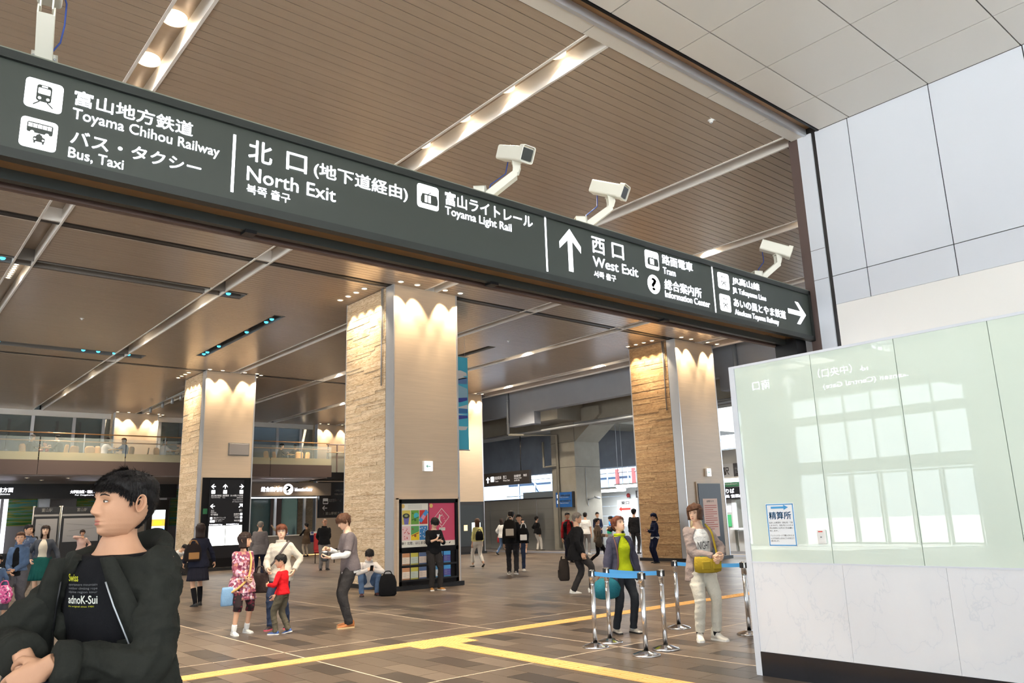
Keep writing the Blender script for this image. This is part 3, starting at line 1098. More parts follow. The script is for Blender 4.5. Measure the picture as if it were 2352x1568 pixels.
# ------------------------------------------------------------------ boards on the pillars
# poster pillar
Yp = 16.26
board = thing('poster_board', 'black framed board with two posters and two leaflet racks on the poster pillar', 'notice board', (10.9, Yp, .1))
box('back', M_black, board, 10.04, 11.75, Yp - .05, Yp - .002, .11, 2.08)
mb = MB()
for a in ((10.03, 10.11, .11, 2.09), (11.68, 11.76, .11, 2.09), (10.03, 11.76, 2.0, 2.09), (10.03, 11.76, .11, .2), (10.03, 11.76, .86, .96)):
    mb.box(a[0], a[1], Yp - .085, Yp - .05, a[2], a[3])
mb.build('frame', M_black, board)
mb = MB().box(10.0, 10.03, Yp - .09, Yp - .0, .11, 2.12)
mb.box(11.76, 11.79, Yp - .09, Yp - .0, .11, 2.12).box(10.0, 11.79, Yp - .09, Yp - .0, 2.09, 2.12)
mb.build('outer_trim', M_beige, board)
B = plane_y(Yp - .05)


def col(name, rgb, **k):
    return mat('print_' + name, rgb, rough=k.pop('rough', .6), **k)


po = flat('poster', [rect(10.12, 10.88, .97, 1.99)], col('white', (232, 228, 216)), board, B, .004)
pics = [((216, 196, 90), (190, 200, 220)), ((110, 160, 60), (230, 120, 60)), ((200, 50, 40), (70, 150, 210)), ((226, 190, 190), (200, 90, 90)), ((90, 160, 90), (240, 205, 40)), ((60, 130, 190), (230, 230, 235))]
for k, (c1, c2) in enumerate(pics):
    u = 10.14 + .245 * (k % 3)
    v = 1.50 - .37 * (k // 3)
    a = flat('picture', [rect(u, u + .23, v, v + .33)], col('pic%da' % k, c1), po, B, .0055)
    if k == 0:
        sh = [[(u + .03, v + .18), (u + .2, v + .18), (u + .17, v), (u + .06, v)], disc(u + .11, v + .2, .1, 16, .06)]
        flat('picture', [sh[0]], col('bucket', (112, 108, 168)), a, B, .007)
        flat('picture', [sh[1]], col('darkdish', (50, 52, 50)), a, B, .008)
        flat('picture', [disc(u + .11, v + .205, .05, 12, .03)], col('olive', (140, 150, 100)), a, B, .009)
    elif k == 2:
        flat('picture', [bar((u + .01, v + .06), (u + .22, v + .31), .1)], col('pic2b', c2), a, B, .007)
        flat('picture', [bar((u + .08, v + .12), (u + .14, v + .2), .09)], col('pink', (220, 150, 170)), a, B, .008)
    elif k in (1, 4):
        flat('picture', [[(u, v + .12), (u + .23, v + .2), (u + .23, v), (u, v)] if k == 4 else disc(u + .15, v + .2, .07, 14)], col('pic%db' % k, c2 if k == 4 else (70, 180, 190)), a, B, .007)
        flat('picture', [bar((u + .02, v + .1), (u + .22, v + .17), .02), disc(u + .05, v + .26, .02), disc(u + .12, v + .1, .03)], col('pic%dc' % k, (150, 80, 50) if k == 4 else (60, 110, 40)), a, B, .008)
    else:
        r = random.Random(k)
        flat('picture', [disc(u + r.uniform(.02, .2), v + r.uniform(.03, .3), .014, 8) for _ in range(14)], col('pic%db' % k, c2), a, B, .007)
text('新！北陸、はじまる。', B, 10.13, 10.83, 1.03, 1.10, col('ink', (40, 40, 44)), po, d=.006, bold=.02)
flat('logo', [disc(10.16, 1.93, .05)], col('gold', (224, 190, 110)), po, B, .006)
flat('small_print', [rect(10.3, 10.7, 1.945 - .025 * k, 1.95 - .025 * k) for k in range(4)], col('greyink', (150, 150, 150)), po, B, .006)
pk = flat('poster', [rect(10.905, 11.67, .97, 1.99)], col('magenta', (206, 74, 106)), board, B, .004)
flat('sign_diamond', [bar((11.28, 1.86), (11.5, 1.65), .012), bar((11.5, 1.65), (11.28, 1.42), .012), bar((11.28, 1.42), (11.06, 1.64), .012), bar((11.06, 1.64), (11.28, 1.86), .012)], col('white', (232, 228, 216)), pk, B, .006)
flat('figure', [disc(11.22, 1.70, .022), bar((11.22, 1.68), (11.21, 1.58), .04), bar((11.2, 1.58), (11.17, 1.5), .022), bar((11.22, 1.58), (11.27, 1.5), .022), bar((11.22, 1.67), (11.3, 1.7), .018),
                bar((11.2, 1.67), (11.17, 1.58), .018)] + [disc(11.26 + .03 * k, 1.77 - .05 * k, .01, 8) for k in range(5)], col('white', (232, 228, 216)), pk, B, .006)
flat('tag', [rect(11.2, 11.38, 1.33, 1.40)], col('white', (232, 228, 216)), pk, B, .006)
text('会いたくなる', B, 11.22, 11.36, 1.35, 1.385, col('ink', (40, 40, 44)), pk, d=.0075)
flat('foot_band', [rect(10.905, 11.67, .97, 1.09)], col('white', (232, 228, 216)), pk, B, .0055)
text('北陸、はじまる。', B, 10.93, 11.44, 1.02, 1.075, col('ink', (40, 40, 44)), pk, d=.007, bold=.02)
flat('logo', [[(11.47, 1.02), (11.54, 1.07), (11.52, 1.02)]], col('ink', (40, 40, 44)), pk, B, .007)
flat('logo', [disc(10.97, 1.93, .05)], col('gold', (224, 190, 110)), pk, B, .006)
LEAF = [((196, 140, 100), (230, 214, 196), 'tan'), ((200, 190, 80), (196, 206, 190), 'olive and grey'), ((90, 110, 150), (226, 206, 190), 'slate blue and peach'), None, ((80, 150, 200), (230, 230, 232), 'pale blue'), ((70, 150, 210), (70, 70, 150), 'blue and violet')]
for row, v in ((0, .55), (1, .22)):
    box('leaflet_shelf', M_blackplastic, board, 10.1, 11.68, Yp - .12, Yp - .05, v - .02, v)
    box('leaflet_lip', M_blackplastic, board, 10.1, 11.68, Yp - .125, Yp - .115, v - .02, v + .02)
    for k, lf in enumerate(LEAF):
        if not lf:
            continue
        u = 10.11 + .235 * k
        t = thing('leaflet', '%s leaflet in the %s rack below the posters' % (lf[2], 'upper' if row == 0 else 'lower'), 'leaflet', (u + .1, Yp - .1, v))
        box('cover', col('leaf%d' % k, lf[1]), t, u, u + .205, Yp - .11, Yp - .095, v + .002, v + .29)
        L_ = plane_y(Yp - .11)
        flat('banner_print', [rect(u, u + .205, v + .2, v + .29)], col('leafb%d' % k, lf[0]), t, L_, .002)
        flat('banner_print', [rect(u, u + .205, v + .003, v + .05)], col('leafc%d' % k, tuple(int(c * .8) for c in lf[0])), t, L_, .002)
        flat('text_lines', [rect(u + .02, u + (.1 if j % 2 else .18), v + .07 + .02 * j, v + .075 + .02 * j) for j in range(6)], col('greyink', (150, 150, 150)), t, L_, .002)


def exit_lamp(x, y, z0, z1, w, label, arrow):
    t = thing('exit_light', label, 'exit sign', (x + w / 2, y, z0))
    box('housing', M_paper, t, x - .012, x + w + .012, y - .09, y - .001, z0 - .012, z1 + .012, .008)
    P = plane_y(y - .09)
    flat('panel', [rect(x, x + w, z0, z1)], M_whiteglow, t, P, .003)
    zc, xc = (z0 + z1) / 2, x + w / 2
    flat('arrow', [bar((xc - .06, zc), (xc + .06, zc), .02), bar((xc - .065, zc), (xc - .02, zc + .04), .018), bar((xc - .065, zc), (xc - .02, zc - .04), .018)], col('green', (40, 190, 150)), t, P, .005)
    return t


exit_lamp(10.76, Yp, 2.77, 3.0, .24, 'lit white exit light with green arrow above the poster board', 1)
exit_lamp(22.3, 16.35, 2.75, 3.0, .22, 'lit white exit light with green arrow on the right-hand pillar', 1)

# direction board pillar
Yb = 29.85
t = thing('direction_board', 'tall black board with white direction lettering and a bright map on the left pillar', 'direction board', (10.9, Yb, .1))
box('frame', M_black, t, 10.0, 11.82, Yb - .06, Yb - .002, .12, 3.38)
box('panel', mat('board_black', (24, 24, 28), rough=.3), t, 10.26, 11.54, Yb - .1, Yb - .06, .45, 3.3)
P = plane_y(Yb - .1)
M_boardink = mat('board_ink', (236, 236, 238), emit=.35)
for k in range(2):
    flat('lit_map', [rect(10.29 + .63 * k, 10.9 + .63 * k, .9, 1.62)], mat('map_glow', (245, 248, 244), emit=1.5), t, P, .004)
    text('のりば案内 Map', P, 10.3 + .63 * k, 10.78 + .63 * k, 1.64, 1.68, G, t)
for u, dx, dz in ((10.32, -1, 0), (10.76, 0, 1), (11.38, 1, 0)):
    c = (u + .07, 3.05)
    ang = math.atan2(dz, dx)
    rot = lambda a, b: (c[0] + a * math.cos(ang) - b * math.sin(ang), c[1] + a * math.sin(ang) + b * math.cos(ang))
    flat('arrow', [[rot(*q) for q in ((.09, 0), (.0, .085), (-.035, .085), (.03, .018), (-.08, .018), (-.08, -.018), (.03, -.018), (-.035, -.085), (.0, -.085))]], G, t, P, .004)
    flat('pictogram', [rrect(u + .0, u + .14, 2.78, 2.92, .02)], G, t, P, .004)
for body, u0, u1, v0, v1 in (('富山地方鉄道', 10.32, 10.7, 2.68, 2.75), ('Toyama Chihou Railway', 10.32, 10.66, 2.62, 2.66), ('路面電車', 10.74, 10.98, 2.68, 2.75), ('Tram', 10.74, 10.84, 2.62, 2.66),
                             ('あいの風とやま鉄道', 11.04, 11.52, 2.68, 2.75), ('JR高山線', 11.28, 11.52, 2.6, 2.66), ('Ainokaze Toyama Railway', 11.14, 11.52, 2.53, 2.57), ('JR Takayama Line', 11.12, 11.52, 2.46, 2.5),
                             ('北口', 10.34, 10.45, 2.13, 2.2), ('North Exit', 10.34, 10.54, 2.08, 2.12), ('地下道経由', 10.34, 10.6, 1.99, 2.06), ('富山ライトレール', 10.45, 10.9, 1.88, 1.94),
                             ('Toyama Light Rail', 10.45, 10.85, 1.83, 1.86), ('バス・タクシー', 10.5, 10.78, 1.76, 1.82), ('総合案内所', 11.2, 11.42, 2.0, 2.06), ('Information', 11.2, 11.42, 1.95, 1.98), ('西口', 11.4, 11.5, 2.12, 2.2),
                             ('お手洗い', 11.24, 11.42, 1.87, 1.93), ('待合室', 11.22, 11.42, 1.76, 1.82)):
    text(body, P, u0, u1, v0, v1, M_boardink, t, bold=.0)
for u, v in ((10.32, 1.85), (10.32, 1.74), (10.41, 1.74), (11.44, 1.98), (11.44, 1.86), (11.44, 1.74)):
    flat('pictogram', [rrect(u, u + .085, v, v + .085, .015)], G, t, P, .004)
c = (10.39, 2.33)
flat('arrow', [[(c[0] - .09, c[1]), (c[0], c[1] + .08), (c[0] + .03, c[1] + .08), (c[0] - .03, c[1] + .016), (c[0] + .08, c[1] + .016), (c[0] + .08, c[1] - .016), (c[0] - .03, c[1] - .016), (c[0] + .03, c[1] - .08), (c[0], c[1] - .08)]], G, t, P, .004)
flat('arrow', [bar((11.38, 2.27), (11.49, 2.38), .035), [(11.4, 2.41), (11.52, 2.41), (11.52, 2.29), (11.485, 2.29), (11.485, 2.375), (11.4, 2.375)]], G, t, P, .004)
flat('running_man_sign', [rrect(10.06, 10.22, 2.05, 2.25, .01)], col('darkgreen', (40, 110, 70)), t, plane_y(Yb - .06), .004)
t = thing('wall_vent', 'plain grey rectangular panel high on the left pillar above its board', 'panel', (11.3, Yb, 4.24))
box('plate', mat('grey_plate', (148, 142, 140), rough=.5), t, 10.93, 11.69, Yb - .03, Yb - .001, 4.25, 4.68, .008)
box('rim', M_greywall, t, 10.9, 11.72, Yb - .015, Yb - .001, 4.22, 4.71)

# right-hand pillar: black board with a notice
Yr = 16.35
t = thing('black_board', 'black glossy board with a pale pink notice on the right-hand pillar', 'notice board', (22.4, Yr, .1))
box('frame', M_beige, t, 21.7, 23.06, Yr - .05, Yr - .002, .1, 2.56)
box('panel', M_black, t, 21.76, 23.0, Yr - .07, Yr - .05, .12, 2.5)
P = plane_y(Yr - .07)
n = flat('notice', [rect(21.95, 22.75, .75, 2.0)], col('pinknotice', (232, 196, 176)), t, P, .004)
text('お知らせ', P, 22.15, 22.55, 1.88, 1.95, col('ink', (40, 40, 44)), n, d=.006)
flat('text_lines', [rect(22.02, 22.68 - (.2 if k % 3 == 2 else 0), 1.76 - .07 * k, 1.785 - .07 * k) for k in range(12)], col('redink', (196, 100, 84)), n, P, .006)
# board on the banner pillar
t = thing('glass_display', 'tall dark glass display on the banner pillar mirroring bright windows', 'display', (22.2, 29.6, .1))
box('frame', M_dark, t, 21.3, 22.95, 29.5, 29.598, .1, 2.35)
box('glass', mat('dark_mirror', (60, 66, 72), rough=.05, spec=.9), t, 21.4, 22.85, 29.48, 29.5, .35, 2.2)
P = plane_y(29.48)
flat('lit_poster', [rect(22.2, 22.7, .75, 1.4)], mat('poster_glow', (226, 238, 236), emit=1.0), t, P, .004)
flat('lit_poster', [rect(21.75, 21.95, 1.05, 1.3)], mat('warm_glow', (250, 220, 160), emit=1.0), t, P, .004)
# hanging banner right of the poster pillar
t = thing('hanging_banner', 'hanging blue banner with white snow mountains and waves beside the poster pillar', 'banner', (14.8, 20, 3.7))
box('cloth', mat('banner_cyan', (84, 204, 240), rough=.7), t, 14.25, 15.0, 19.99, 20.0, 3.74, 6.72)
P = plane_y(19.99)
for nm, c, pts in (('mountain', (236, 240, 244), [(14.26, 6.1), (14.4, 6.25), (14.72, 6.28), (14.95, 6.22), (14.97, 6.12), (14.8, 6.1), (14.97, 6.04), (14.7, 5.98), (14.4, 5.94)]),
                   ('peak', (110, 150, 210), [(14.26, 6.08), (14.6, 5.99), (14.97, 6.08), (14.97, 5.85), (14.26, 5.82)]),
                   ('slope', (160, 206, 230), [(14.26, 5.82), (14.6, 5.8), (14.97, 5.7), (14.97, 5.4), (14.26, 5.36)]),
                   ('wave', (66, 80, 180), [(14.26, 5.34), (14.7, 5.38), (14.97, 5.42), (14.97, 5.32), (14.7, 5.24), (14.26, 5.2)]),
                   ('foam', (232, 236, 240), [(14.5, 5.05), (14.97, 5.18), (14.97, 5.04)]),
                   ('wave', (60, 130, 200), [(14.26, 5.03), (14.97, 5.04), (14.97, 4.9), (14.6, 4.88), (14.26, 4.93)]),
                   ('foam', (232, 236, 240), [(14.26, 4.9), (14.7, 4.86), (14.97, 4.86), (14.26, 4.8)]),
                   ('wave', (66, 80, 180), [(14.26, 4.8), (14.97, 4.82), (14.97, 4.74), (14.6, 4.68), (14.26, 4.68)]),
                   ('foam', (236, 238, 240), [(14.26, 4.46), (14.97, 4.47), (14.9, 4.36), (14.7, 4.34), (14.4, 4.38)])):
    flat(nm, [pts], col('b_%s_%d' % (nm, c[0]), c), t, P, .002)
MB().tube([(14.2, 19.995, 6.74), (15.05, 19.995, 6.74)], .02, 8).build('top_rod', M_galv, t)
MB().tube([(14.2, 19.995, 3.72), (15.03, 19.995, 3.72)], .02, 8).build('bottom_rod', M_galv, t)
for x in (14.4, 14.9):
    MB().tube([(x, 19.995, 6.74), (x, 19.995, 7.43)], .004, 5).build('hanging_wire', M_galv, t)

# notice and small sensor on the green glass
t = thing('paper_notice', 'white notice with blue border and arrow reading fare adjustment on the green glass', 'notice', (PX, 4.36, 1.22))
PN = plane_x(PX, 4.517)
flat('sheet', [rect(0, .31, 1.235, 1.65)], col('sheet', (240, 244, 248)), t, PN, .004, .003)
flat('border', [rect(.006, .304, 1.241, 1.25), rect(.006, .304, 1.635, 1.644), rect(.006, .015, 1.241, 1.644), rect(.295, .304, 1.241, 1.644)], col('sky', (70, 160, 220)), t, PN, .006)
flat('arrow', [[(.06, 1.6), (.20, 1.6), (.20, 1.585), (.25, 1.61), (.20, 1.635), (.20, 1.62), (.06, 1.62)]], col('sky', (70, 160, 220)), t, PN, .006)
text('精算所', PN, .03, .275, 1.495, 1.57, col('sky', (70, 160, 220)), t, d=.006, bold=.03)
for k, s_ in enumerate(('払戻しは精算所（改札内）で致', 'しますので、改札内に入られる', '際は係員にお声かけをお願い', '致します。', 'クレジットカードで購入されたき', 'っぷの払戻しはみどりの窓口で', 'お願い致します。')):
    v = 1.455 - .026 * k - (.02 if k > 3 else 0)
    text(s_, PN, .025, .285 if len(s_) > 10 else .12, v, v + .017, col('ink', (40, 40, 44)), t, d=.006, bold=.0)
t = thing('wall_switch', 'small white switch box on the pale green glass right of the notice', 'switch', (PX, 3.94, 1.25))
box('plate', M_paper, t, PX - .02, PX, 3.90, 3.985, 1.26, 1.39, .005)
flat('red_mark', [rect(.015, .06, 1.37, 1.38)], col('red', (220, 70, 60)), t, plane_x(PX - .02, 3.985), .002)
MB().ball((PX - .022, 3.945, 1.325), .008, 8, 6).build('button', M_galv, t)

# hanging sign seen only mirrored in the green glass
t = thing('shinkansen_sign', 'dark hanging sign for the bullet train gate mirrored faintly in the green glass', 'sign', (-3.2, 9, 4.1))
box('face', M_signface, t, -3.5, -3.2, 5.95, 14.5, 4.15, 4.95)
P = plane_px(-3.2)
text('新幹線のりば（中央口）', P, 6.9, 9.3, 4.6, 4.82, G, t)
text('Shinkansen (Central Gate)', P, 6.9, 9.2, 4.3, 4.45, G, t, bold=.012)
flat('arrow', [[(6.1, 4.55), (6.3, 4.75), (6.4, 4.75), (6.24, 4.59), (6.6, 4.59), (6.6, 4.51), (6.24, 4.51), (6.4, 4.35), (6.3, 4.35)]], G, t, P, .004)
text('南口', P, 10.6, 11.1, 4.55, 4.8, G, t)
flat('arrow', [[(10.1, 4.8), (9.9, 4.6), (9.9, 4.52), (10.06, 4.65), (10.06, 4.3), (10.14, 4.3), (10.14, 4.65), (10.3, 4.52), (10.3, 4.6)]], G, t, P, .004)
for y in (6.5, 14):
    MB().tube([(-3.35, y, 4.95), (-3.35, y, CEIL)], .03, 8).build('hanger', M_signframe, t)

# ------------------------------------------------------------------ queue barriers


def stanchion(x, y, label):
    t = thing('queue_post', label, 'barrier post', (x, y, 0), 'chrome queue posts with blue belts')
    MB().lathe([(.165, 0), (.165, .012), (.15, .02), (.06, .05), (.032, .06), (.032, .05)], (x, y, 0), 32).build('base', M_chrome, t)
    MB().lathe([(.028, .05), (.028, .76)], (x, y, 0), 20).build('pole', M_chrome, t)
    MB().lathe([(.034, .755), (.034, .915), (.02, .922), (.002, .924)], (x, y, 0), 20).build('head', M_chrome, t)
    for k in range(4):
        a = math.radians(10 + 90 * k)
        dx, dy = math.cos(a) * .036, math.sin(a) * .036
        box('belt_slot', M_blackplastic, t, x + dx - .012, x + dx + .012, y + dy - .012, y + dy + .012, .84, .91)
    return t


ST = [(7.29, 7.19, 'chrome queue post on the left of the front barrier, nearest the plain floor'), (7.67, 7.3, 'chrome queue post directly left of the woman in the green turtleneck'),
      (7.25, 6.34, 'front chrome queue post with its base nearest the viewer'), (7.71, 6.43, 'chrome queue post right of the woman in the green turtleneck'),
      (9.19, 7.4, 'chrome queue post behind the man in the cardigan'), (9.29, 6.32, 'chrome queue post close to the edge of the glass partition')]
for x, y, lb in ST:
    stanchion(x, y, lb)


def belt(a, b, label, z=.875, h=.05, sag=.012):
    mb = MB()
    A, Bv = Vector((a[0], a[1], z)), Vector((b[0], b[1], z))
    n_ = 10
    d = (Bv - A).normalized()
    nn = Vector((-d.y, d.x, 0)) * .0015
    A, Bv = A + d * .05, Bv - d * .05
    rings = []
    for k in range(n_ + 1):
        p = A.lerp(Bv, k / n_) - Vector((0, 0, sag * 4 * (k / n_) * (1 - k / n_)))
        u = Vector((0, 0, h / 2))
        rings.append([p - u - nn, p - u + nn, p + u + nn, p + u - nn])
    o = mb.loft(rings, True, False).build('queue_belt', M_bluetape, fix=True)
    tag(o, label, 'barrier belt', 'blue queue belts')


belt(ST[0], ST[2], 'bright blue belt between the two front queue posts')
belt(ST[1], ST[3], 'blue belt crossing in front of the woman in the green turtleneck')
belt(ST[4], ST[5], 'blue belt behind the man in the cardigan')
# ------------------------------------------------------------------ viaduct side on the right
via = thing('viaduct', 'grey concrete railway viaduct beam and column beyond the hall edge', 'viaduct', (26, 24, 0), kind='structure')
prof = [(-2, 8.6), (-2, 6.45), (15.2, 6.45), (15.2, 5.95), (16.95, 5.95), (16.95, 6.47), (27.45, 6.47), (27.45, 5.9), (29.3, 5.9), (29.3, 6.47), (44, 6.47), (44, 8.6)]
MB().prism(prof, 24.5, 24.9, 'x').build('edge_beam', M_concrete_grey, via)
box('beam_cap', M_concrete_grey, via, 23.7, 24.5, -2, 44, 7.75, 8.6)
# cross heads and column
for y0, y1 in ((26.78, 28.42), (15.3, 16.9)):
    box('column', M_concrete, via, 26.4, 28.1, y0, y1, 0, 6.6)
    MB().prism([(y0 - 1.7, 6.2), (y0 - .02, 5.05), (y0 + .01, 5.05), (y0 + .01, 6.6), (y0 - 1.7, 6.6)], 26.45, 28.05, 'x').build('corbel', M_concrete, via)
    box('cross_head', M_concrete, via, 24.9, 40, y0 - .5, y1 + .3, 6.0, 7.6)
box('joint', M_joint_dark, via, 26.39, 28.11, 26.77, 28.43, 3.85, 3.87)
box('joint', M_joint_dark, via, 26.39, 28.11, 26.77, 28.43, 5.05, 5.065)
box('inner_beam', M_concrete, via, 26.6, 27.4, -2, 44, 5.75, 7.6)
box('deck', M_concrete, via, 24.9, 32.6, -2, 60, 7.6, 8.6)
box('far_girder', mat('dark_concrete', (150, 155, 166), rough=.8, var=.2, vscale=.8), via, 32.7, 33.6, 26, 60, 4.15, 8.2)
pipes = thing('drain_pipes', 'galvanised drain pipes running along and down the viaduct beam', 'pipe', (25, 29.3, 5.3))
MB().tube([(24.42, 29.32, 8), (24.42, 29.32, 5.55)], .07, 10).build('downpipe', M_galv, pipes)
MB().tube([(24.42, 16.15, 8), (24.42, 16.15, 4.9)], .08, 10).build('downpipe', M_galv, pipes)
MB().tube([(25, 43, 5.55), (25, 12, 5.6)], .06, 10).build('long_pipe', M_galv, pipes)
MB().tube([(25.4, 25.7, 5.72), (25.4, 12, 5.75)], .05, 10).build('long_pipe', M_galv, pipes)
MB().tube([(24.42, 29.32, 5.52), (26.3, 27.9, 5.45), (26.3, 27.9, .1)], .07, 10).build('downpipe', M_concrete, pipes)
MB().tube([(26.3, 28.9, 5.2), (26.3, 28.9, 3.95), (26.3, 27.95, 3.98)], .06, 10).build('downpipe', M_concrete, pipes)
for z in (7.2, 6.1):
    MB().lathe([(.085, -.03), (.085, .03)], (24.42, 29.32, z), 12).build('bracket', M_galv, pipes)
# grey site partition
pt = thing('wall_site', 'grey site partition of three tall panels left of the concrete column', 'partition', (26.6, 31, 0), kind='structure')
for y0, y1 in ((28.5, 29.85), (29.9, 31.3), (31.35, 33.6), (33.65, 36), (36.05, 39), (39.05, 43)):
    piece('wall_panel', M_greywall, pt, 26.6, 26.65, y0, y1, 0, 2.45)
    for k in range(4):
        box('panel_line', M_joint_dark, pt, 26.597, 26.6, y0, y1, .5 * k + .45, .5 * k + .455)
box('edge_post', M_dark, pt, 26.55, 26.7, 28.43, 28.5, 0, 2.5)
box('top_rail', M_dark, pt, 26.58, 26.68, 28.43, 43, 2.45, 2.5)
# hanging sign over the partition
t = thing('hanging_sign', 'dark hanging sign with white tram lettering above the grey site partition', 'sign', (25, 30.3, 3.1))
box('face', mat('hang_sign', (58, 54, 54), rough=.5), t, 25, 25.15, 28.55, 33.2, 3.15, 3.8)
P = plane_x(25, 33.2)
flat('arrow', [[(1.45, 3.62), (1.3, 3.48), (1.4, 3.48), (1.4, 3.32), (1.5, 3.32), (1.5, 3.48), (1.6, 3.48)]], G, t, P, .01)
flat('pictogram', [rrect(1.68, 1.95, 3.36, 3.62, .03)], G, t, P, .01)
for body, u0, u1, v0, v1 in (('路面電車', 2.0, 2.55, 3.46, 3.62), ('西口', 2.68, 2.95, 3.46, 3.62), ('Tram', 2.0, 2.3, 3.34, 3.42), ('West Exit', 2.68, 3.2, 3.34, 3.42), ('総合案内所', 3.55, 4.05, 3.5, 3.62),
                             ('Information Center', 3.55, 4.1, 3.42, 3.48), ('お手洗', 3.55, 3.95, 3.3, 3.38), ('待合室', 4.25, 4.5, 3.5, 3.62)):
    text(body, P, u0, u1, v0, v1, mat('board_ink', (236, 236, 238), emit=.35), t, d=.01, bold=.0)
for y in (29.2, 32.6):
    MB().tube([(25.07, y, 3.8), (25.07, y, 5.5)], .025, 6).build('hanger', M_dark, t)
# blue sign on the column
t = thing('blue_sign', 'square blue sign with white railway lettering on the concrete column', 'sign', (26.35, 27.6, 1.95))
box('plate', mat('sign_blue', (32, 92, 164), rough=.5), t, 26.28, 26.4, 26.98, 28.1, 1.98, 2.68)
P = plane_x(26.28, 28.1)
for v, body in ((2.42, '北陸新幹線'), (2.15, 'JR高山本線')):
    flat('pictogram', [rrect(.1, .25, v, v + .16, .02)], G, t, P, .006)
    text(body, P, .3, 1.0, v + .06, v + .16, M_paper, t, d=.006, bold=.01)
    text('Gate and tickets', P, .3, .9, v, v + .045, M_paper, t, d=.006, bold=.0)
box('side', M_dark, t, 26.28, 26.45, 26.9, 26.98, 1.96, 2.7)
# small camera on the column, paper signs
t = thing('column_camera', 'small silver bullet camera on the concrete column', 'camera', (27.6, 26.6, 2.3))
MB().tube([(27.35, 26.5, 2.42), (27.62, 26.45, 2.36)], .06, 10).build('body', M_galv, t)
MB().tube([(27.15, 26.78, 2.3), (27.35, 26.5, 2.38)], .03, 8).build('bracket', M_galv, t)
MB().tube([(27.15, 26.75, 2.3), (27.13, 26.75, 2.0), (27.05, 26.76, 2.2), (27.05, 26.76, 3.8)], .012, 6).build('cable', M_galv, t)
# white site wall with its lamps behind the queue
pw = thing('wall_shop', 'white siding wall with a lit doorway behind the ticket gate', 'wall', (31, 26, 0), kind='structure')
M_siding = mat('white_siding', (214, 218, 216), rough=.5)
for k in range(6):
    piece('siding_board', M_siding, pw, 31, 31.08, 27.0, 36, .5 * k - .2 + .2, .5 * k + .49)
box('door_frame', M_galv, pw, 30.95, 31.1, 26.85, 27.0, 0, 3.0)
box('header', M_siding, pw, 31, 31.1, 22, 26.85, 2.35, 3.0)
box('doorway_back', mat('cream_wall', (230, 226, 190), rough=.6), pw, 33, 33.1, 20, 28, 0, 3)
box('siding_board', M_siding, pw, 31, 31.08, 14, 22, 0, 3.0)
t = thing('toilet_sign', 'dark sign with white restroom pictograms above the lit doorway', 'sign', (30.9, 26.3, 2.35))
box('plate', mat('sign_charcoal', (64, 62, 64), rough=.5), t, 30.85, 30.95, 24.2, 27.0, 2.36, 2.72)
P = plane_x(30.85, 27.0)
flat('pictogram', [rect(.12, .38, 2.42, 2.66), rect(.45, 1.1, 2.42, 2.66)], M_paper, t, P, .006)
flat('pictogram', [bar((.25, 2.45), (.25, 2.63), .06)], col('red', (220, 70, 60)), t, P, .008)
flat('pictogram', [bar((.58 + .18 * k, 2.45), (.58 + .18 * k, 2.6), .06) for k in range(3)], M_dark, t, P, .008)
text('お手洗', P, 1.15, 1.55, 2.55, 2.66, M_paper, t, d=.006)
text('Restroom', P, 1.15, 1.6, 2.44, 2.5, M_paper, t, d=.006, bold=0)
t = thing('arrow_notice', 'white sheet with a red arrow pointing left on the siding wall', 'notice', (30.98, 27.9, 1.7))
P = plane_x(31, 28.45)
flat('sheet', [rect(0, 1.05, 1.62, 2.3)], M_paper, t, P, .01, .009)
flat('arrow', [[(.12, 1.82), (.3, 1.95), (.3, 1.87), (.92, 1.87), (.92, 1.77), (.3, 1.77), (.3, 1.7)]], col('red', (220, 70, 60)), t, P, .014)
text('東口', P, .3, .85, 2.05, 2.22, col('ink', (40, 40, 44)), t, d=.014)
t = thing('warning_lamp', 'red warning lamp on the siding wall above the arrow notice', 'lamp', (30.9, 27.6, 2.4))
MB().ball((30.9, 27.55, 2.5), (.1, .1, .12), 12, 8).build('dome', mat('red_dome', (150, 44, 44), rough=.3), t)
MB().lathe([(.1, .0), (.1, .04)], (30.92, 27.55, 2.36), 12).build('base', M_galv, t)


def tube_lamp(x, y0, y1, z, label):
    t = thing('tube_lamp', label, 'lamp', (x, (y0 + y1) / 2, z), 'white tube lamps over the ticket gate')
    MB().tube([(x, y0 + .1, z), (x, y1 - .1, z)], .08, 10).build('tube', M_tubeglow, t)
    box('housing', M_paper, t, x - .1, x + .1, y0, y1, z + .06, z + .12)
    for y in (y0 + .2, y1 - .2):
        MB().tube([(x, y, z + .1), (x, y, 6.0 if x > 25.2 else 6.3)], .012, 5).build('rod', M_galv, t)
    l = area_light('tube_light', (x, (y0 + y1) / 2, z - .12), (0, 0, 0), .2, y1 - y0, 90, (.95, .98, 1))


tube_lamp(29.5, 26.4, 28.4, 2.75, 'white tube lamp over the ticket gate, left of three')
tube_lamp(28.5, 24.4, 26.2, 2.88, 'white tube lamp over the ticket gate, highest of three')
tube_lamp(29.5, 23.4, 25.2, 2.72, 'white tube lamp over the ticket gate beside the right-hand pillar')
tube_lamp(25.9, 17.0, 18.4, 2.72, 'white tube lamp in front of the ticket counter sign')
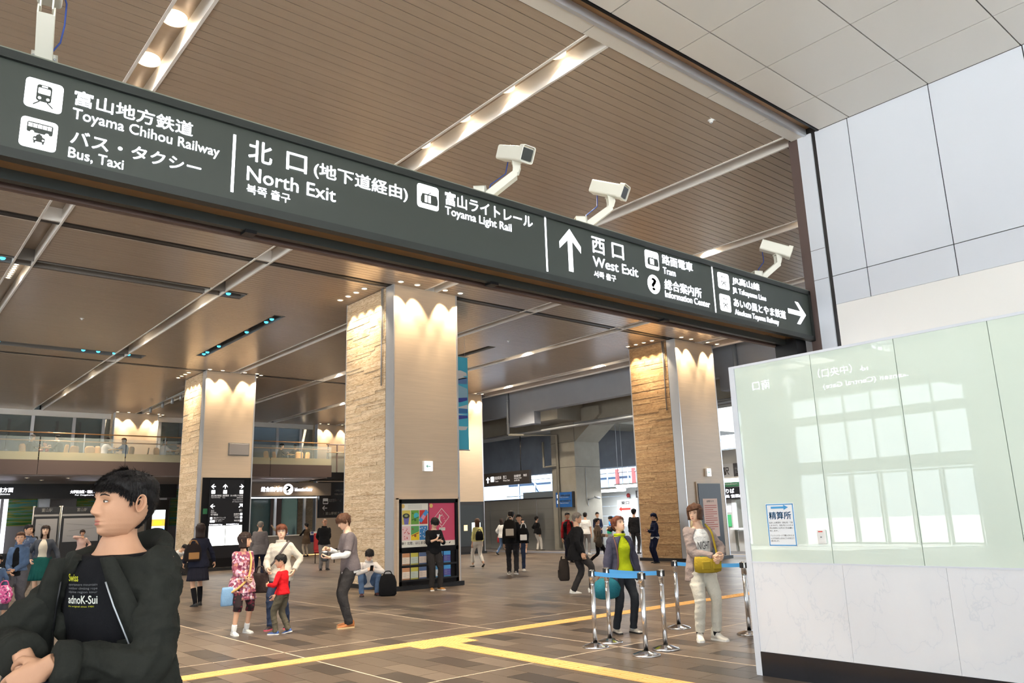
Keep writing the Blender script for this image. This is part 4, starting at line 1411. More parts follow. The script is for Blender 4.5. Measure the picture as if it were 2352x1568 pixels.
# scaffolding and daylight at the far side
sc = thing('scaffold', 'scaffold frame of steel tubes in the daylight beyond the ticket gate', 'scaffold', (38, 30, 0))
for y in np.arange(14, 46, 1.8):
    MB().tube([(38, y, 0), (38, y, 5.6)], .045, 6).build('pole', M_galv, sc)
for z in (3.1, 4.2, 5.0):
    MB().tube([(38, 13, z), (38, 46, z)], .045, 6).build('ledger', M_galv, sc)
for y in np.arange(15, 44, 5.4):
    MB().tube([(38, y, 3.1), (38, y + 1.8, 5.0)], .035, 6).build('brace', M_galv, sc)
for y in (33.2, 34.6):
    box('red_post', mat('red_sleeve', (130, 60, 60), rough=.6), sc, 37.9, 38.05, y, y + .2, 3.4, 4.4)
box('sheeting', mat('blue_sheet', (120, 142, 172), rough=.7), sc, 38.2, 38.25, 33.8, 46, 2.6, 4.0)
box('sheeting', mat('white_sheet', (206, 214, 222), rough=.7), sc, 38.2, 38.25, 36.5, 46, 4.0, 5.0)
structure(box('wall_far_right', mat('site_fence', (116, 126, 140), rough=.7), None, 43, 43.2, 8, 60, 0, 5.0), 'grey site fence far beyond the ticket gate')
# ticket gate machine
t = thing('ticket_gate', 'grey ticket gate machine with a blue lit reader', 'ticket gate', (28.4, 26.5, 0))
box('body', mat('gate_grey', (150, 154, 156), rough=.4), t, 27.6, 29.0, 25.75, 26.1, 0, 1.05, .03)
box('reader_post', mat('gate_blue', (70, 110, 160), rough=.4), t, 27.7, 27.9, 25.8, 26.05, 1.05, 1.5, .02)
MB().ball((27.69, 25.93, 1.18), (.02, .07, .09), 12, 8).build('reader_light', mat('blue_ring', (40, 120, 255), emit=3.0), t)
box('panel', col('green', (60, 150, 110)), t, 27.58, 27.6, 25.8, 26.05, .7, .95)
box('flap', M_dark, t, 28.1, 28.3, 26.1, 26.4, .75, .95)
# ticket counter right of the right-hand pillar
t = thing('ticket_counter', 'grey ticket counter with service window between the right pillar and the glass partition', 'counter', (27.3, 18.5, 0))
M_shop = mat('counter_grey', (176, 176, 174), rough=.5)
box('wall', M_shop, t, 27.2, 27.4, 18.75, 20.5, 0, 4.0)
box('wall', M_shop, t, 27.2, 27.4, 16.5, 18.75, 2.0, 4.0)
box('lower_wall', M_shop, t, 27.2, 27.4, 16.5, 18.6, 0, .78)
box('window_frame', M_siding, t, 27.15, 27.2, 18.55, 18.75, .8, 2.0)
box('ledge', M_siding, t, 26.9, 27.4, 17.0, 18.75, .84, .9)
box('window_back', mat('cream_wall', (230, 226, 190), rough=.6), t, 28.3, 28.4, 16, 19, 0, 2.2)
box('window_jamb', M_shop, t, 27.4, 28.3, 18.7, 18.75, .9, 2.0)
box('notice', M_paper, t, 27.18, 27.2, 18.82, 19.12, 1.5, 1.78)
box('green_strip', col('green2', (70, 170, 110)), t, 27.17, 27.2, 18.85, 19.02, .95, 1.42)
t = thing('station_sign', 'grey and dark station name sign high right of the right-hand pillar', 'sign', (27.1, 18.5, 2.6))
box('plate', mat('sign_lightgrey', (186, 188, 190), rough=.5), t, 27.0, 27.12, 18.42, 20.4, 2.72, 3.42)
box('plate', mat('sign_charcoal', (64, 62, 64), rough=.5), t, 27.0, 27.12, 16.6, 18.42, 2.72, 3.42)
P = plane_x(27.0, 19.3)
text('富山駅', P, -.35, .68, 2.98, 3.3, M_dark, t, d=.006)
text('Toyama Station', P, -.7, .7, 2.76, 2.88, M_dark, t, d=.006, bold=0)
text('南口', P, .95, 1.6, 2.98, 3.3, M_paper, t, d=.006)
text('South Gate', P, .95, 1.7, 2.76, 2.88, M_paper, t, d=.006, bold=0)
box('green_band', col('green3', (60, 130, 90)), t, 27.0, 27.12, 16.6, 20.4, 2.52, 2.7)
text('Toyama Station South', P, -.4, 1.6, 2.57, 2.65, M_paper, t, d=.006, bold=0)
t = thing('ticket_sign', 'black ticket office sign with white lettering over the ticket counter', 'sign', (27.0, 18.4, 2.0))
box('plate', M_black, t, 26.9, 27.0, 16.6, 20.2, 2.03, 2.48)
P = plane_x(26.9, 19.3)
text('きっぷうりば', P, -.35, .9, 2.26, 2.43, M_whiteglow, t, d=.006)
text('售票处 售票處', P, .1, 1.3, 2.08, 2.2, M_whiteglow, t, d=.006)

# ------------------------------------------------------------------ cafe balcony and the rooms below it
bal = thing('balcony', 'brown fascia balcony with glass balustrade at the back of the hall', 'balcony', (8, 36, 3.85), kind='structure')
M_fascia = mat('brown_fascia', (98, 82, 76), rough=.5)
for x0 in np.arange(-4.0, 18.4, 3.2):
    piece('fascia_panel', M_fascia, bal, x0 + .01, min(x0 + 3.19, 18.4), 36, 36.05, 3.82, 4.40)
box('slab', M_fascia, bal, -4, 18.38, 36.05, 44, 3.86, 4.28)
box('deck', mat('balcony_floor', (150, 140, 124), rough=.5), bal, -4, 18.38, 36.06, 44, 4.28, 4.3)
for x0 in np.arange(-4.0, 18.4, 3.2):
    piece('glass_pane', M_frost, bal, x0 + .02, min(x0 + 3.18, 18.37), 36.02, 36.035, 4.40, 4.72)
    piece('glass_pane', M_clear, bal, x0 + .02, min(x0 + 3.18, 18.37), 36.02, 36.035, 4.72, 5.32)
for z in (5.5, 5.18):
    MB().tube([(-4, 36.1, z), (18.3, 36.1, z)], .025, 8).build('hand_rail', M_bronze, bal)
for x in np.arange(-2.4, 18.5, 3.2):
    box('rail_post', M_galv, bal, x - .02, x + .02, 36.08, 36.12, 4.3, 5.5)
# stair side of the balcony
t = thing('stair_rail', 'dark railing and landing at the right end of the balcony', 'railing', (19.5, 36.5, 3.9))
box('landing', M_black, t, 18.4, 21.5, 36.6, 38.5, 3.75, 4.1)
for x in np.arange(18.5, 21.5, .5):
    box('baluster', M_brown, t, x - .025, x + .025, 36.6, 36.65, 4.1, 5.5)
MB().tube([(18.4, 36.62, 5.5), (21.5, 36.62, 5.55)], .03, 8).build('hand_rail', M_brown, t)
MB().tube([(18.4, 36.58, 5.1), (21.5, 36.58, 5.15)], .02, 8).build('hand_rail', M_bronze, t)
piece('tinted_pane', M_tint, t, 18.45, 21.5, 36.68, 36.7, 4.1, 5.1)
# windows behind the balcony
wn = thing('window_1', 'row of tall windows behind the balcony', 'window', (8, 44, 4.3), kind='structure')
for x in (-2.0, 2.0, 4.0, 6.45, 8.25, 9.6, 12.35, 14.2, 16.1, 17.4, 18.95, 20.4):
    box('mullion', M_alu, wn, x - .07, x + .07, 44.0, 44.15, 4.3, 7.16)
piece('window_pane', M_tint, wn, -4, 21.2, 44.05, 44.07, 4.3, 7.16)
box('head', M_trough, wn, -4, 23.5, 43.95, 44.2, 7.16, 7.45)
# structure seen through the windows
M_gird = mat('dark_girder', (84, 92, 92), rough=.7)
vb = thing('wall_viaduct', 'dark girders with ribs behind the balcony windows', 'viaduct', (8, 48, 4.2), kind='structure')
box('girder', M_gird, vb, -6, 14.5, 48, 48.5, 5.6, 8.6)
for x in np.arange(-4, 14, 1.1):
    box('rib', M_dark, vb, x, x + .12, 47.8, 48, 5.75, 7.4)
    MB().ball((x + .06, 47.75, 5.75), .09, 8, 6).build('bolt', M_galv, vb)
box('back_wall', mat('teal_wall', (92, 116, 112), rough=.6), vb, -6, 26, 52, 52.3, 0, 9)
MB().prism([(46, 5.9), (46, 9), (60, 9), (60, 7.4)], 14.6, 26, 'x').build('ramp', mat('blue_concrete', (122, 142, 160), rough=.8, var=.1, vscale=1), vb)
for k in range(4):
    box('stained_band', mat('stained_green_%d' % k, ((40, 96, 52), (96, 112, 44), (54, 110, 80), (30, 80, 60))[k], rough=.3), vb, -3, 13, 51.9, 52, 4.6 + .3 * k, 4.85 + .3 * k)
structure(box('roof_light_block', M_concrete, None, -24, 35.5, 44.6, 62, 8.6, 8.8), 'unseen roof behind the balcony, added to block sky and sun')  # added cover, keeps sky and sun off the area behind the windows
structure(box('wall_light_block_side', M_concrete, None, -24, -23.8, 44.4, 62, 0, 8.6), 'unseen side wall behind the balcony, added to block daylight')  # added side screen, shuts daylight out behind the balcony
structure(box('wall_light_block_end', mat('teal_wall', (92, 116, 112), rough=.6), None, -24, 46, 61.8, 62, 0, 8.6), 'unseen end wall behind the balcony, added to block daylight')  # added end screen, shuts daylight out behind the balcony
# under the balcony: tram stop and information centre
tr = thing('tram_header', 'long black header sign of the tram stop under the balcony', 'sign', (6, 40, 2.95))
box('panel', M_black, tr, 2, 12.2, 40, 40.3, 3.02, 3.66)
P = plane_y(40)
text('富山駅前方面', P, 4.2, 5.4, 3.3, 3.5, G, tr)
text('For Toyama Ekimae', P, 4.2, 5.3, 3.17, 3.26, G, tr, bold=.0)
text('大学前方面・環状線', P, 7.6, 8.62, 3.24, 3.38, G, tr)
text('For Daigakumae', P, 7.8, 8.62, 3.12, 3.2, G, tr, bold=.0)
flat('number_disc', [disc(8.8, 3.27, .14)], G, tr, P, .005)
box('soffit', mat('soffit_grey', (150, 140, 136), rough=.5), bal, -4, 18.3, 36.3, 43.2, 3.78, 3.85)
bw = thing('wall_back', 'back wall of the tram stop with green striped glass panels and white columns', 'wall', (6, 43.5, 0), kind='structure')
box('wall', mat('tram_grey', (126, 122, 122), rough=.6), bw, -5, 14.8, 43.6, 43.8, 0, 3.9)
M_stripes = ramp_mat('stained_stripes', ((0, (30, 60, 30)), (.3, (52, 104, 48)), (.45, (120, 120, 50)), (.55, (60, 120, 110)), (.68, (150, 110, 50)), (1, (40, 90, 40))), scale=2.4, stretch=(.25, 1, 7), rough=.25, detail=5, const=True)
for x0, x1, z0, z1 in ((5.6, 7.0, 1.9, 3.4), (8.6, 9.6, 2.1, 3.4), (2.5, 4.8, 1.9, 3.4), (13.0, 14.4, 1.7, 3.6)):
    piece('striped_pane', M_stripes, bw, x0, x1, 43.56, 43.6, z0, z1)
for x in (5.2, 5.5):
    box('lit_column', mat('column_glow', (240, 240, 248), emit=1.0), bw, x, x + .17, 43.0, 43.1, 0, 3.3)
box('white_column', M_alu, bw, 6.9, 7.35, 43.0, 43.4, 0, 3.4)
box('white_column', M_alu, bw, 12.2, 12.65, 43.0, 43.4, 0, 3.8)
MB().tube([(13.2, 40.5, 0), (13.2, 40.5, 3.8)], .14, 12).build('round_column', M_greywall, bw)
for x0, x1, lb in ((6.98, 8.5, 'wide map board with grey header at the tram stop'), (5.95, 6.9, 'narrow board with dark header left of the map board at the tram stop')):
    t = thing('map_board', lb, 'notice board', ((x0 + x1) / 2, 38, 0))
    box('panel', mat('board_charcoal', (44, 46, 50), rough=.4), t, x0, x1, 38, 38.08, .35, 2.6)
    P = plane_y(38)
    flat('header_line', [rect(x0 + .02, x1 - .02, 2.22, 2.3)], col('greyband', (170, 170, 172)), t, P, .005)
    text('富山駅', P, (x0 + x1) / 2 - .2, (x0 + x1) / 2 + .2, 2.4, 2.55, M_paper, t, d=.005)
    mp_ = flat('map_sheet', [rect(x0 + .1, x1 - .06, 1.15, 2.12)], col('mapgrey', (178, 178, 180)), t, P, .005)
    flat('map_lines', [bar((x0 + .2, 1.9), (x1 - .3, 1.8), .02), bar((x0 + .3, 1.6), (x1 - .2, 1.7), .02), bar((x0 + .25, 1.4), (x1 - .4, 1.35), .02)], col('greyink', (120, 120, 124)), mp_, P, .007)
    for x in (x0, x1):
        MB().tube([(x, 38.04, 0), (x, 38.04, 2.65)], .04, 8).build('post', M_galv, t)
t = thing('digital_kiosk', 'black digital signage kiosk with a bright colour screen beside the left pillar', 'kiosk', (9.6, 34, 0))
box('body', M_black, t, 9.28, 10.1, 34, 34.25, 0, 2.72)
P = plane_y(34)
for c, v0, v1 in (((236, 242, 246), 1.95, 2.32), ((214, 160, 60), 1.68, 1.95), ((226, 226, 226), 1.58, 1.68), ((120, 186, 240), 1.25, 1.58)):
    flat('screen', [rect(9.48, 9.98, v0, v1)], mat('scr_%d' % c[0], c, emit=1.3), t, P, .004)
flat('screen', [rect(9.56, 9.86, 1.74, 1.88)], mat('scr_y', (250, 200, 40), emit=1.3), t, P, .006)
# information centre
ic = thing('information_centre', 'information centre with brown lit header and grey counter under the balcony', 'counter', (17, 38, 0))
M_hdr = mat('header_taupe', (120, 110, 100), rough=.5)
box('header', M_hdr, ic, 13.2, 19.2, 37.6, 37.9, 2.98, 3.62)
P = plane_y(37.6)
text('総合案内所', P, 15.45, 16.55, 3.18, 3.42, G, ic)
flat('info_disc', [disc(16.85, 3.3, .27, 28)], G, ic, P, .004)
text('?', P, 16.72, 16.98, 3.13, 3.47, M_hdr, ic, d=.006, bold=.04)
text('Information Center', P, 17.2, 18.15, 3.2, 3.38, G, ic, bold=.01)
box('counter_front', mat('counter_taupe', (132, 126, 120), rough=.5), ic, 14.2, 18.9, 38, 38.1, .08, 1.02)
box('counter_top', M_paper, ic, 14.15, 18.95, 37.95, 38.7, 1.02, 1.06)
box('counter_lamp', mat('amber_strip', (255, 196, 130), emit=1.2), ic, 14.2, 18.9, 37.99, 38.02, .03, .07)
box('counter_end', M_alu, ic, 18.85, 18.95, 37.95, 38.7, 0, 1.02)
for x in (14.3, 15.75, 17.25, 18.9):
    box('post', M_alu, ic, x - .06, x + .06, 40.0, 40.12, 0, 2.98)
box('light_strip', M_tubeglow, ic, 14, 18.9, 38.6, 38.7, 2.9, 2.95)
piece('back_pane', mat('teal_glass', (110, 140, 140), rough=.1, alpha=.6), ic, 13.2, 19.2, 41.6, 41.62, 0, 3.0)
piece('striped_pane', ramp_mat('aqua_stripes', ((0, (70, 190, 190)), (.4, (150, 220, 200)), (.55, (220, 220, 130)), (.7, (90, 190, 200)), (1, (200, 235, 225))), scale=3, stretch=(.2, 1, 8), rough=.3, const=True), ic, 15.75, 16.4, 41.5, 41.55, 1.2, 2.95)
box('brown_post', M_brown, ic, 17.6, 18.2, 41.4, 41.5, 0, 2.98)
t = thing('brochure_box', 'small blue brochure box on the information counter', 'box', (17.1, 38.2, 1.06))
box('box', mat('bluebox', (70, 90, 170), rough=.5), t, 17.0, 17.18, 38.15, 38.3, 1.06, 1.2)
flat('print', [rect(17.03, 17.15, 1.1, 1.16)], M_paper, t, plane_y(38.15), .003)
t = thing('brochure_stack', 'white and violet brochure stack at the right end of the information counter', 'box', (18.5, 38.2, 1.06))
box('box', M_paper, t, 18.3, 18.75, 38.15, 38.4, 1.06, 1.18)
flat('print', [rect(18.4, 18.55, 1.08, 1.16)], mat('bluebox', (70, 90, 170)), t, plane_y(38.15), .003)
t = thing('platform_board', 'tall black board with white tram platform lettering right of the information centre', 'sign', (19.6, 37.6, 1.9))
box('panel', mat('board_black', (24, 24, 28), rough=.3), t, 18.75, 21.6, 38, 38.2, 1.85, 3.7)
P = plane_y(38)
flat('pictogram', [rrect(18.95, 19.25, 2.55, 2.85, .04)], M_paper, t, P, .005)
flat('pictogram', [rrect(18.98, 19.22, 2.6, 2.7, .02)], M_dark, t, P, .007)
text('路面電車のりば', P, 19.3, 20.0, 2.66, 2.82, M_paper, t, d=.005)
text('1 富山駅前方面', P, 19.0, 20.1, 2.0, 2.15, M_paper, t, d=.005)
flat('arrow', [bar((18.95, 2.35), (19.2, 2.35), .04), bar((18.94, 2.35), (19.06, 2.46), .04), bar((18.94, 2.35), (19.06, 2.24), .04)], M_paper, t, P, .005)
text('大学前方面', P, 19.6, 20.1, 3.2, 3.3, M_paper, t, d=.005)
text('南富山方面', P, 19.6, 20.1, 3.0, 3.1, M_paper, t, d=.005)
box('dim_wall', mat('dim_wall', (70, 66, 66), rough=.6), bw, 14.8, 24.3, 45.9, 46.0, 0, 4.2)
structure(box('wall_end', mat('dim_wall', (70, 66, 66), rough=.6), None, 24.4, 26.5, 43.4, 43.6, 0, 7.5), 'dark wall closing the far corner of the hall')
# downlights in the balcony soffit
for x, y, w_ in ((5.5, 37.5, 'left front'), (7.0, 37.5, 'second front'), (9, 37.5, 'third front'), (4.2, 39.2, 'left rear'), (6.3, 39.2, 'second rear'), (16.3, 37.2, 'right front'), (18, 37.2, 'rightmost front'), (15.2, 39, 'right rear')):
    downlight(x, y, w_ + ' small downlight in the soffit under the balcony', 'downlights under the balcony', z=3.78, power=25, angle=120)
# red seat behind the man in the dark sweater
t = thing('red_seat', 'red padded seat behind the man in the dark sweater', 'chair', (15.2, 30.2, 0))
M_red = mat('red_fabric', (150, 32, 36), rough=.8)
box('seat', M_red, t, 14.85, 15.55, 29.9, 30.5, .4, .5, .03)
box('backrest', M_red, t, 14.85, 15.55, 30.45, 30.55, .5, 1.2, .03)
for x in (14.9, 15.5):
    for y in (29.95, 30.45):
        MB().tube([(x, y, 0), (x, y, .42)], .02, 6).build('leg', M_dark, t)


# cafe chairs and tables on the balcony
M_chair = mat('chair_wood', (206, 160, 98), rough=.5)


def cafe_chair(x, y, ang, label):
    t = thing('cafe_chair', label, 'chair', (x, y, 4.3), 'light wood cafe chairs on the balcony', rotz=ang)
    mb = MB()
    # shell back: curved sheet
    rings = []
    for k in range(7):
        z = .46 + .4 * k / 6
        w = .2 + .03 * math.sin(PI * k / 6) if k < 6 else .14
        rr = []
        for j in range(9):
            a = -1 + 2 * j / 8
            rr.append((-.2 - .05 * k / 6 + .05 * a * a, w * a, z))
        for j in range(8, -1, -1):
            a = -1 + 2 * j / 8
            rr.append((-.215 - .05 * k / 6 + .05 * a * a, w * a, z))
        rings.append(rr)
    mb.loft(rings)
    mb.build('backrest', M_chair, t, fix=True)
    MB().bevel_box(-.2, .2, -.2, .2, .43, .46, .01).build('seat', M_chair, t)
    for sx in (-.17, .17):
        for sy in (-.17, .17):
            MB().tube([(sx * 1.15, sy * 1.15, 0), (sx * .8, sy * .8, .44)], .012, 6).build('leg', M_galv, t)


def cafe_table(x, y, label):
    t = thing('cafe_table', label, 'table', (x, y, 4.3), 'small cafe tables on the balcony')
    MB().lathe([(.02, .70), (.33, .70), (.34, .715), (.33, .73), (.02, .73)], (x, y, 4.3), 24).build('table_top', M_chair, t)
    MB().tube([(x, y, 4.31), (x, y, 5.0)], .03, 8).build('stem', M_galv, t)
    MB().lathe([(.22, 0), (.22, .01), (.03, .03)], (x, y, 4.3), 20).build('base', M_galv, t)
# ------------------------------------------------------------------ people
V = Vector
QUEUE = []      # (object, finish function) for meshes that are fused by a voxel remesh
M_skin = mat('skin', (214, 168, 138), rough=.55, var=.05, vscale=9, spec=.35)
M_skin_pale = mat('skin_pale', (226, 186, 158), rough=.55, var=.05, vscale=9, spec=.35)
M_skin_tan = mat('skin_tan', (190, 142, 112), rough=.55, var=.05, vscale=9, spec=.35)
M_lips = mat('lips', (176, 104, 92), rough=.45)
M_eyewhite = mat('eye_white', (226, 222, 216), rough=.3)
M_iris = mat('iris_dark', (26, 20, 18), rough=.2)
M_sole_white = mat('sole_white', (232, 230, 224), rough=.6)
M_sole_black = mat('sole_black', (28, 26, 26), rough=.6)


def hair_mat(name, rgb):
    return mat('hair_' + name, rgb, rough=.5, spec=.22, var=.35, vscale=60, stretch=(1, 1, .2), bump=.4, bscale=120)


H_black = hair_mat('black', (24, 21, 21))
H_dark = hair_mat('dark_brown', (44, 32, 28))
H_brown = hair_mat('brown', (84, 56, 40))
H_red = hair_mat('reddish', (104, 60, 42))
H_grey = hair_mat('grey', (120, 112, 104))


def cloth(name, rgb, var=.12, bump=.35, bscale=45, rough=.9):
    return mat('cloth_' + name, rgb, rough=rough, spec=.15, var=var, vscale=7, bump=bump, bscale=bscale)


def snoise(P, freq, seed, k=7):
    r = np.random.RandomState(seed)
    out = np.zeros(len(P))
    for _ in range(k):
        d = r.normal(size=3)
        d *= freq * r.uniform(.6, 1.6) / np.linalg.norm(d)
        out += np.sin(P @ d + r.uniform(0, 6.28))
    return out / math.sqrt(k)


def smooth_path(pts, rad, n=5):
    pts = [V(p) for p in pts]
    P, Rr = [], []
    for i in range(len(pts) - 1):
        a, b = pts[i], pts[i + 1]
        a0 = pts[i - 1] if i else a - (b - a)
        b1 = pts[i + 2] if i + 2 < len(pts) else b + (b - a)
        for k in range(n):
            t = k / n
            t2, t3 = t * t, t * t * t
            p = .5 * ((2 * a) + (b - a0) * t + (2 * a0 - 5 * a + 4 * b - b1) * t2 + (3 * a - a0 - 3 * b + b1) * t3)
            P.append(p)
            Rr.append(rad[i] * (1 - t) + rad[i + 1] * t)
    P.append(pts[-1])
    Rr.append(rad[-1])
    return P, Rr


def limb(mb, pts, rad, seg=12, ends=True, n=4):
    P, Rr = smooth_path(pts, rad, n)
    mb.tube(P, Rr, seg)
    if ends:
        mb.ball(P[0], Rr[0] * .98, 10, 6)
        mb.ball(P[-1], Rr[-1] * .98, 10, 6)


def ik(a, t, l1, l2, pole):
    a, t, pole = V(a), V(t), V(pole)
    d = t - a
    L_ = min(max(d.length, .05), (l1 + l2) * .995)
    d.normalize()
    x = (l1 * l1 - l2 * l2 + L_ * L_) / (2 * L_)
    h = math.sqrt(max(l1 * l1 - x * x, 0))
    p = pole - d * pole.dot(d)
    if p.length < 1e-4:
        p = V((1, 0, 0)) - d * d.x
    p.normalize()
    return a + d * x + p * h, a + d * L_


def smoothstep(x):
    x = np.clip(x, 0, 1)
    return x * x * (3 - 2 * x)


HZ = np.array([-.112, -.108, -.10, -.088, -.072, -.055, -.035, -.012, .012, .04, .065, .085, .1, .11, .1155])
HF = np.array([.050, .064, .074, .080, .083, .084, .085, .086, .088, .088, .083, .070, .052, .030, .004])
HB = np.array([-.004, .004, .012, .026, .048, .066, .082, .092, .098, .099, .094, .082, .062, .036, .004])
HW = np.array([.016, .027, .038, .049, .058, .064, .068, .072, .075, .076, .072, .061, .045, .026, .004])


CROWN = [.92]


def head_grid(nz, nphi):
    # more rows where the face is
    t = np.linspace(0, 1, nz)
    z = -.112 + .2275 * t
    u = np.linspace(-1, 1, nphi, endpoint=False)
    phi = PI * u * (.55 + .45 * u * u)
    return z, phi


def head_points(z, phi, face=1.0, off=None, wide=1.0):
    """rows x cols x 3 of the head surface; off: outward offset for hair"""
    Z, PHI = np.meshgrid(z, phi, indexing='ij')
    F, B_, Wd = (np.interp(Z, HZ, a) for a in (HF, HB, HW))
    c, s = np.cos(PHI), np.sin(PHI)
    ex = .86
    X = np.where(c > 0, F, B_) * np.sign(c) * np.abs(c) ** ex
    Y = Wd * wide * np.sign(s) * np.abs(s) ** ex
    ay = np.abs(Y)
    g = lambda v, c0, w: np.exp(-((v - c0) / w) ** 2)
    fr = smoothstep(c / .35)
    nose_h = np.interp(Z, [-.05, -.044, -.037, -.030, -.016, .0, .014, .024], [0, .010, .021, .024, .0185, .0105, .005, 0])
    nose_w = np.interp(Z, [-.046, -.036, -.02, .01], [.013, .014, .0105, .008])
    dx = nose_h * np.exp(-(Y / nose_w) ** 2)
    dx += .006 * g(ay, .013, .006) * g(Z, -.038, .006)
    dx -= .011 * g(ay, .031, .017) * g(Z, .001, .011)
    dx += .0045 * g(ay, .030, .024) * g(Z, .021, .008)
    dx += .004 * g(ay, .045, .02) * g(Z, -.03, .022)
    dx += .0065 * np.exp(-(Y / .020) ** 2) * (g(Z, -.060, .005) + 1.05 * g(Z, -.0715, .0055))
    dx -= .0035 * np.exp(-(Y / .022) ** 2) * g(Z, -.0655, .0025)
    dx -= .003 * np.exp(-(Y / .02) ** 2) * g(Z, -.083, .006)
    dx += .006 * np.exp(-(Y / .022) ** 2) * g(Z, -.1, .011)
    X = X + dx * fr * face
    P = np.stack([X, Y, np.where(Z > .02, .02 + (Z - .02) * CROWN[0], Z)], -1)
    if off is not None:
        n = np.stack([X / .09 ** 2, Y / .075 ** 2, (Z - .0) / .14 ** 2], -1)
        n /= np.linalg.norm(n, axis=-1, keepdims=True) + 1e-9
        P = P + n * off[..., None]
    return P


def grid_faces(nz, nphi):
    f = []
    for i in range(nz - 1):
        for j in range(nphi):
            k = (j + 1) % nphi
            f.append([i * nphi + j, i * nphi + k, (i + 1) * nphi + k, (i + 1) * nphi + j])
    f.append(list(range(nphi - 1, -1, -1)))
    f.append(list(range((nz - 1) * nphi, nz * nphi)))
    return f


def ear_mesh(mb, side, hs, fine=False):
    """folded ear: rim, inner bowl and lobe"""
    c = V((-.010, side * .073, -.008)) * hs
    nu = 20 if fine else 10
    rings = []
    # bowl loft: outer outline -> rim -> inside
    out = []
    for k in range(nu):
        a = 2 * PI * k / nu
        r = 1 - .22 * max(0, -math.sin(a)) ** 2
        out.append((.0155 * math.cos(a) * r - .004 * math.sin(a), .030 * math.sin(a)))
    for sc, y in ((.55, -.002), (.85, .006), (1.0, .013), (.95, .0175), (.84, .016), (.72, .005), (.58, .003), (.5, .007), (.4, .007), (.28, -.001)):
        rings.append([c + V((u * sc, side * (y + .010 * max(0, -u / .02)), v * sc)) * hs for u, v in out])
    if side < 0:
        rings = [list(reversed(r)) for r in rings]
    mb.loft([[tuple(p) for p in r] for r in rings], True, True)


def hair_cap(hs, t=.014, front=.045, side=.0, back=-.085, top=.022, nz=26, nphi=40, seed=1, rough=.004, wide=1.0, part=0.0):
    z, phi = head_grid(nz, nphi)
    Z, PHI = np.meshgrid(z, phi, indexing='ij')
    a = np.degrees(np.abs(PHI))
    zf = np.interp(a, [0, 35, 58, 75, 92, 104, 122, 145, 180], [front, front, front - .005, side + .02, side - .022, side + .01, side - .03, back, back])
    zf = zf + part * np.sin(PHI)
    m = smoothstep((Z - zf) / .014 + .5)
    th = t + (top - t) * smoothstep((Z - .05) / .05)
    off = th * m - .016 * (1 - m)
    P = head_points(z, phi, face=.3, off=off, wide=wide).reshape(-1, 3)
    nn = snoise(P, 90, seed) * rough + snoise(P, 200, seed + 3) * rough * .5
    d = P - np.array([0, 0, .01])
    d /= np.linalg.norm(d, axis=1, keepdims=True)
    P = P + d * (nn * m.reshape(-1))[:, None]
    return P * hs, grid_faces(nz, nphi)


def hair_curtain(mb, hs, zb, phi0=62, rad=1.0, t=.022, flare=1.0, seed=1, fwd=0.0, n=9, m=30):
    """hair falling round the sides and back of the head"""
    rings = []
    r = random.Random(seed)
    for i in range(n):
        f = i / (n - 1)
        z = .06 + (zb - .06) * f
        zz = max(z, -.05)
        F, B_, Wd = (float(np.interp(zz, HZ, a)) for a in (HF, HB, HW))
        k = 1 + (flare - 1) * f
        o, inn = [], []
        for j in range(m + 1):
            a = math.radians(phi0 + (360 - 2 * phi0) * j / m)
            c, s = math.cos(a), math.sin(a)
            bx = (F if c > 0 else B_ + (0 if z > -.05 else .0)) * math.copysign(abs(c) ** .86, c)
            by = (Wd if z > -.05 else max(Wd, .066)) * math.copysign(abs(s) ** .86, s)
            w = 1 + .05 * math.sin(a * 9 + seed) * f
            edge = 1 - .6 * (max(0, abs(j / m - .5) - .42) / .08)
            tt = t * (1 - .35 * f) * max(edge, .3)
            l = math.hypot(bx, by)
            ux, uy = bx / l, by / l
            zz_ = z + (r.uniform(-.006, .006) if i == n - 1 else 0)
            o.append((bx * k * rad + ux * tt * w + fwd * f, by * k * rad + uy * tt * w, zz_))
            inn.append((bx * k * rad * .97 + fwd * f, by * k * rad * .97, zz_))
        rings.append([tuple(V(p) * hs) for p in o + inn[::-1]])
    mb.loft(rings, True, True)


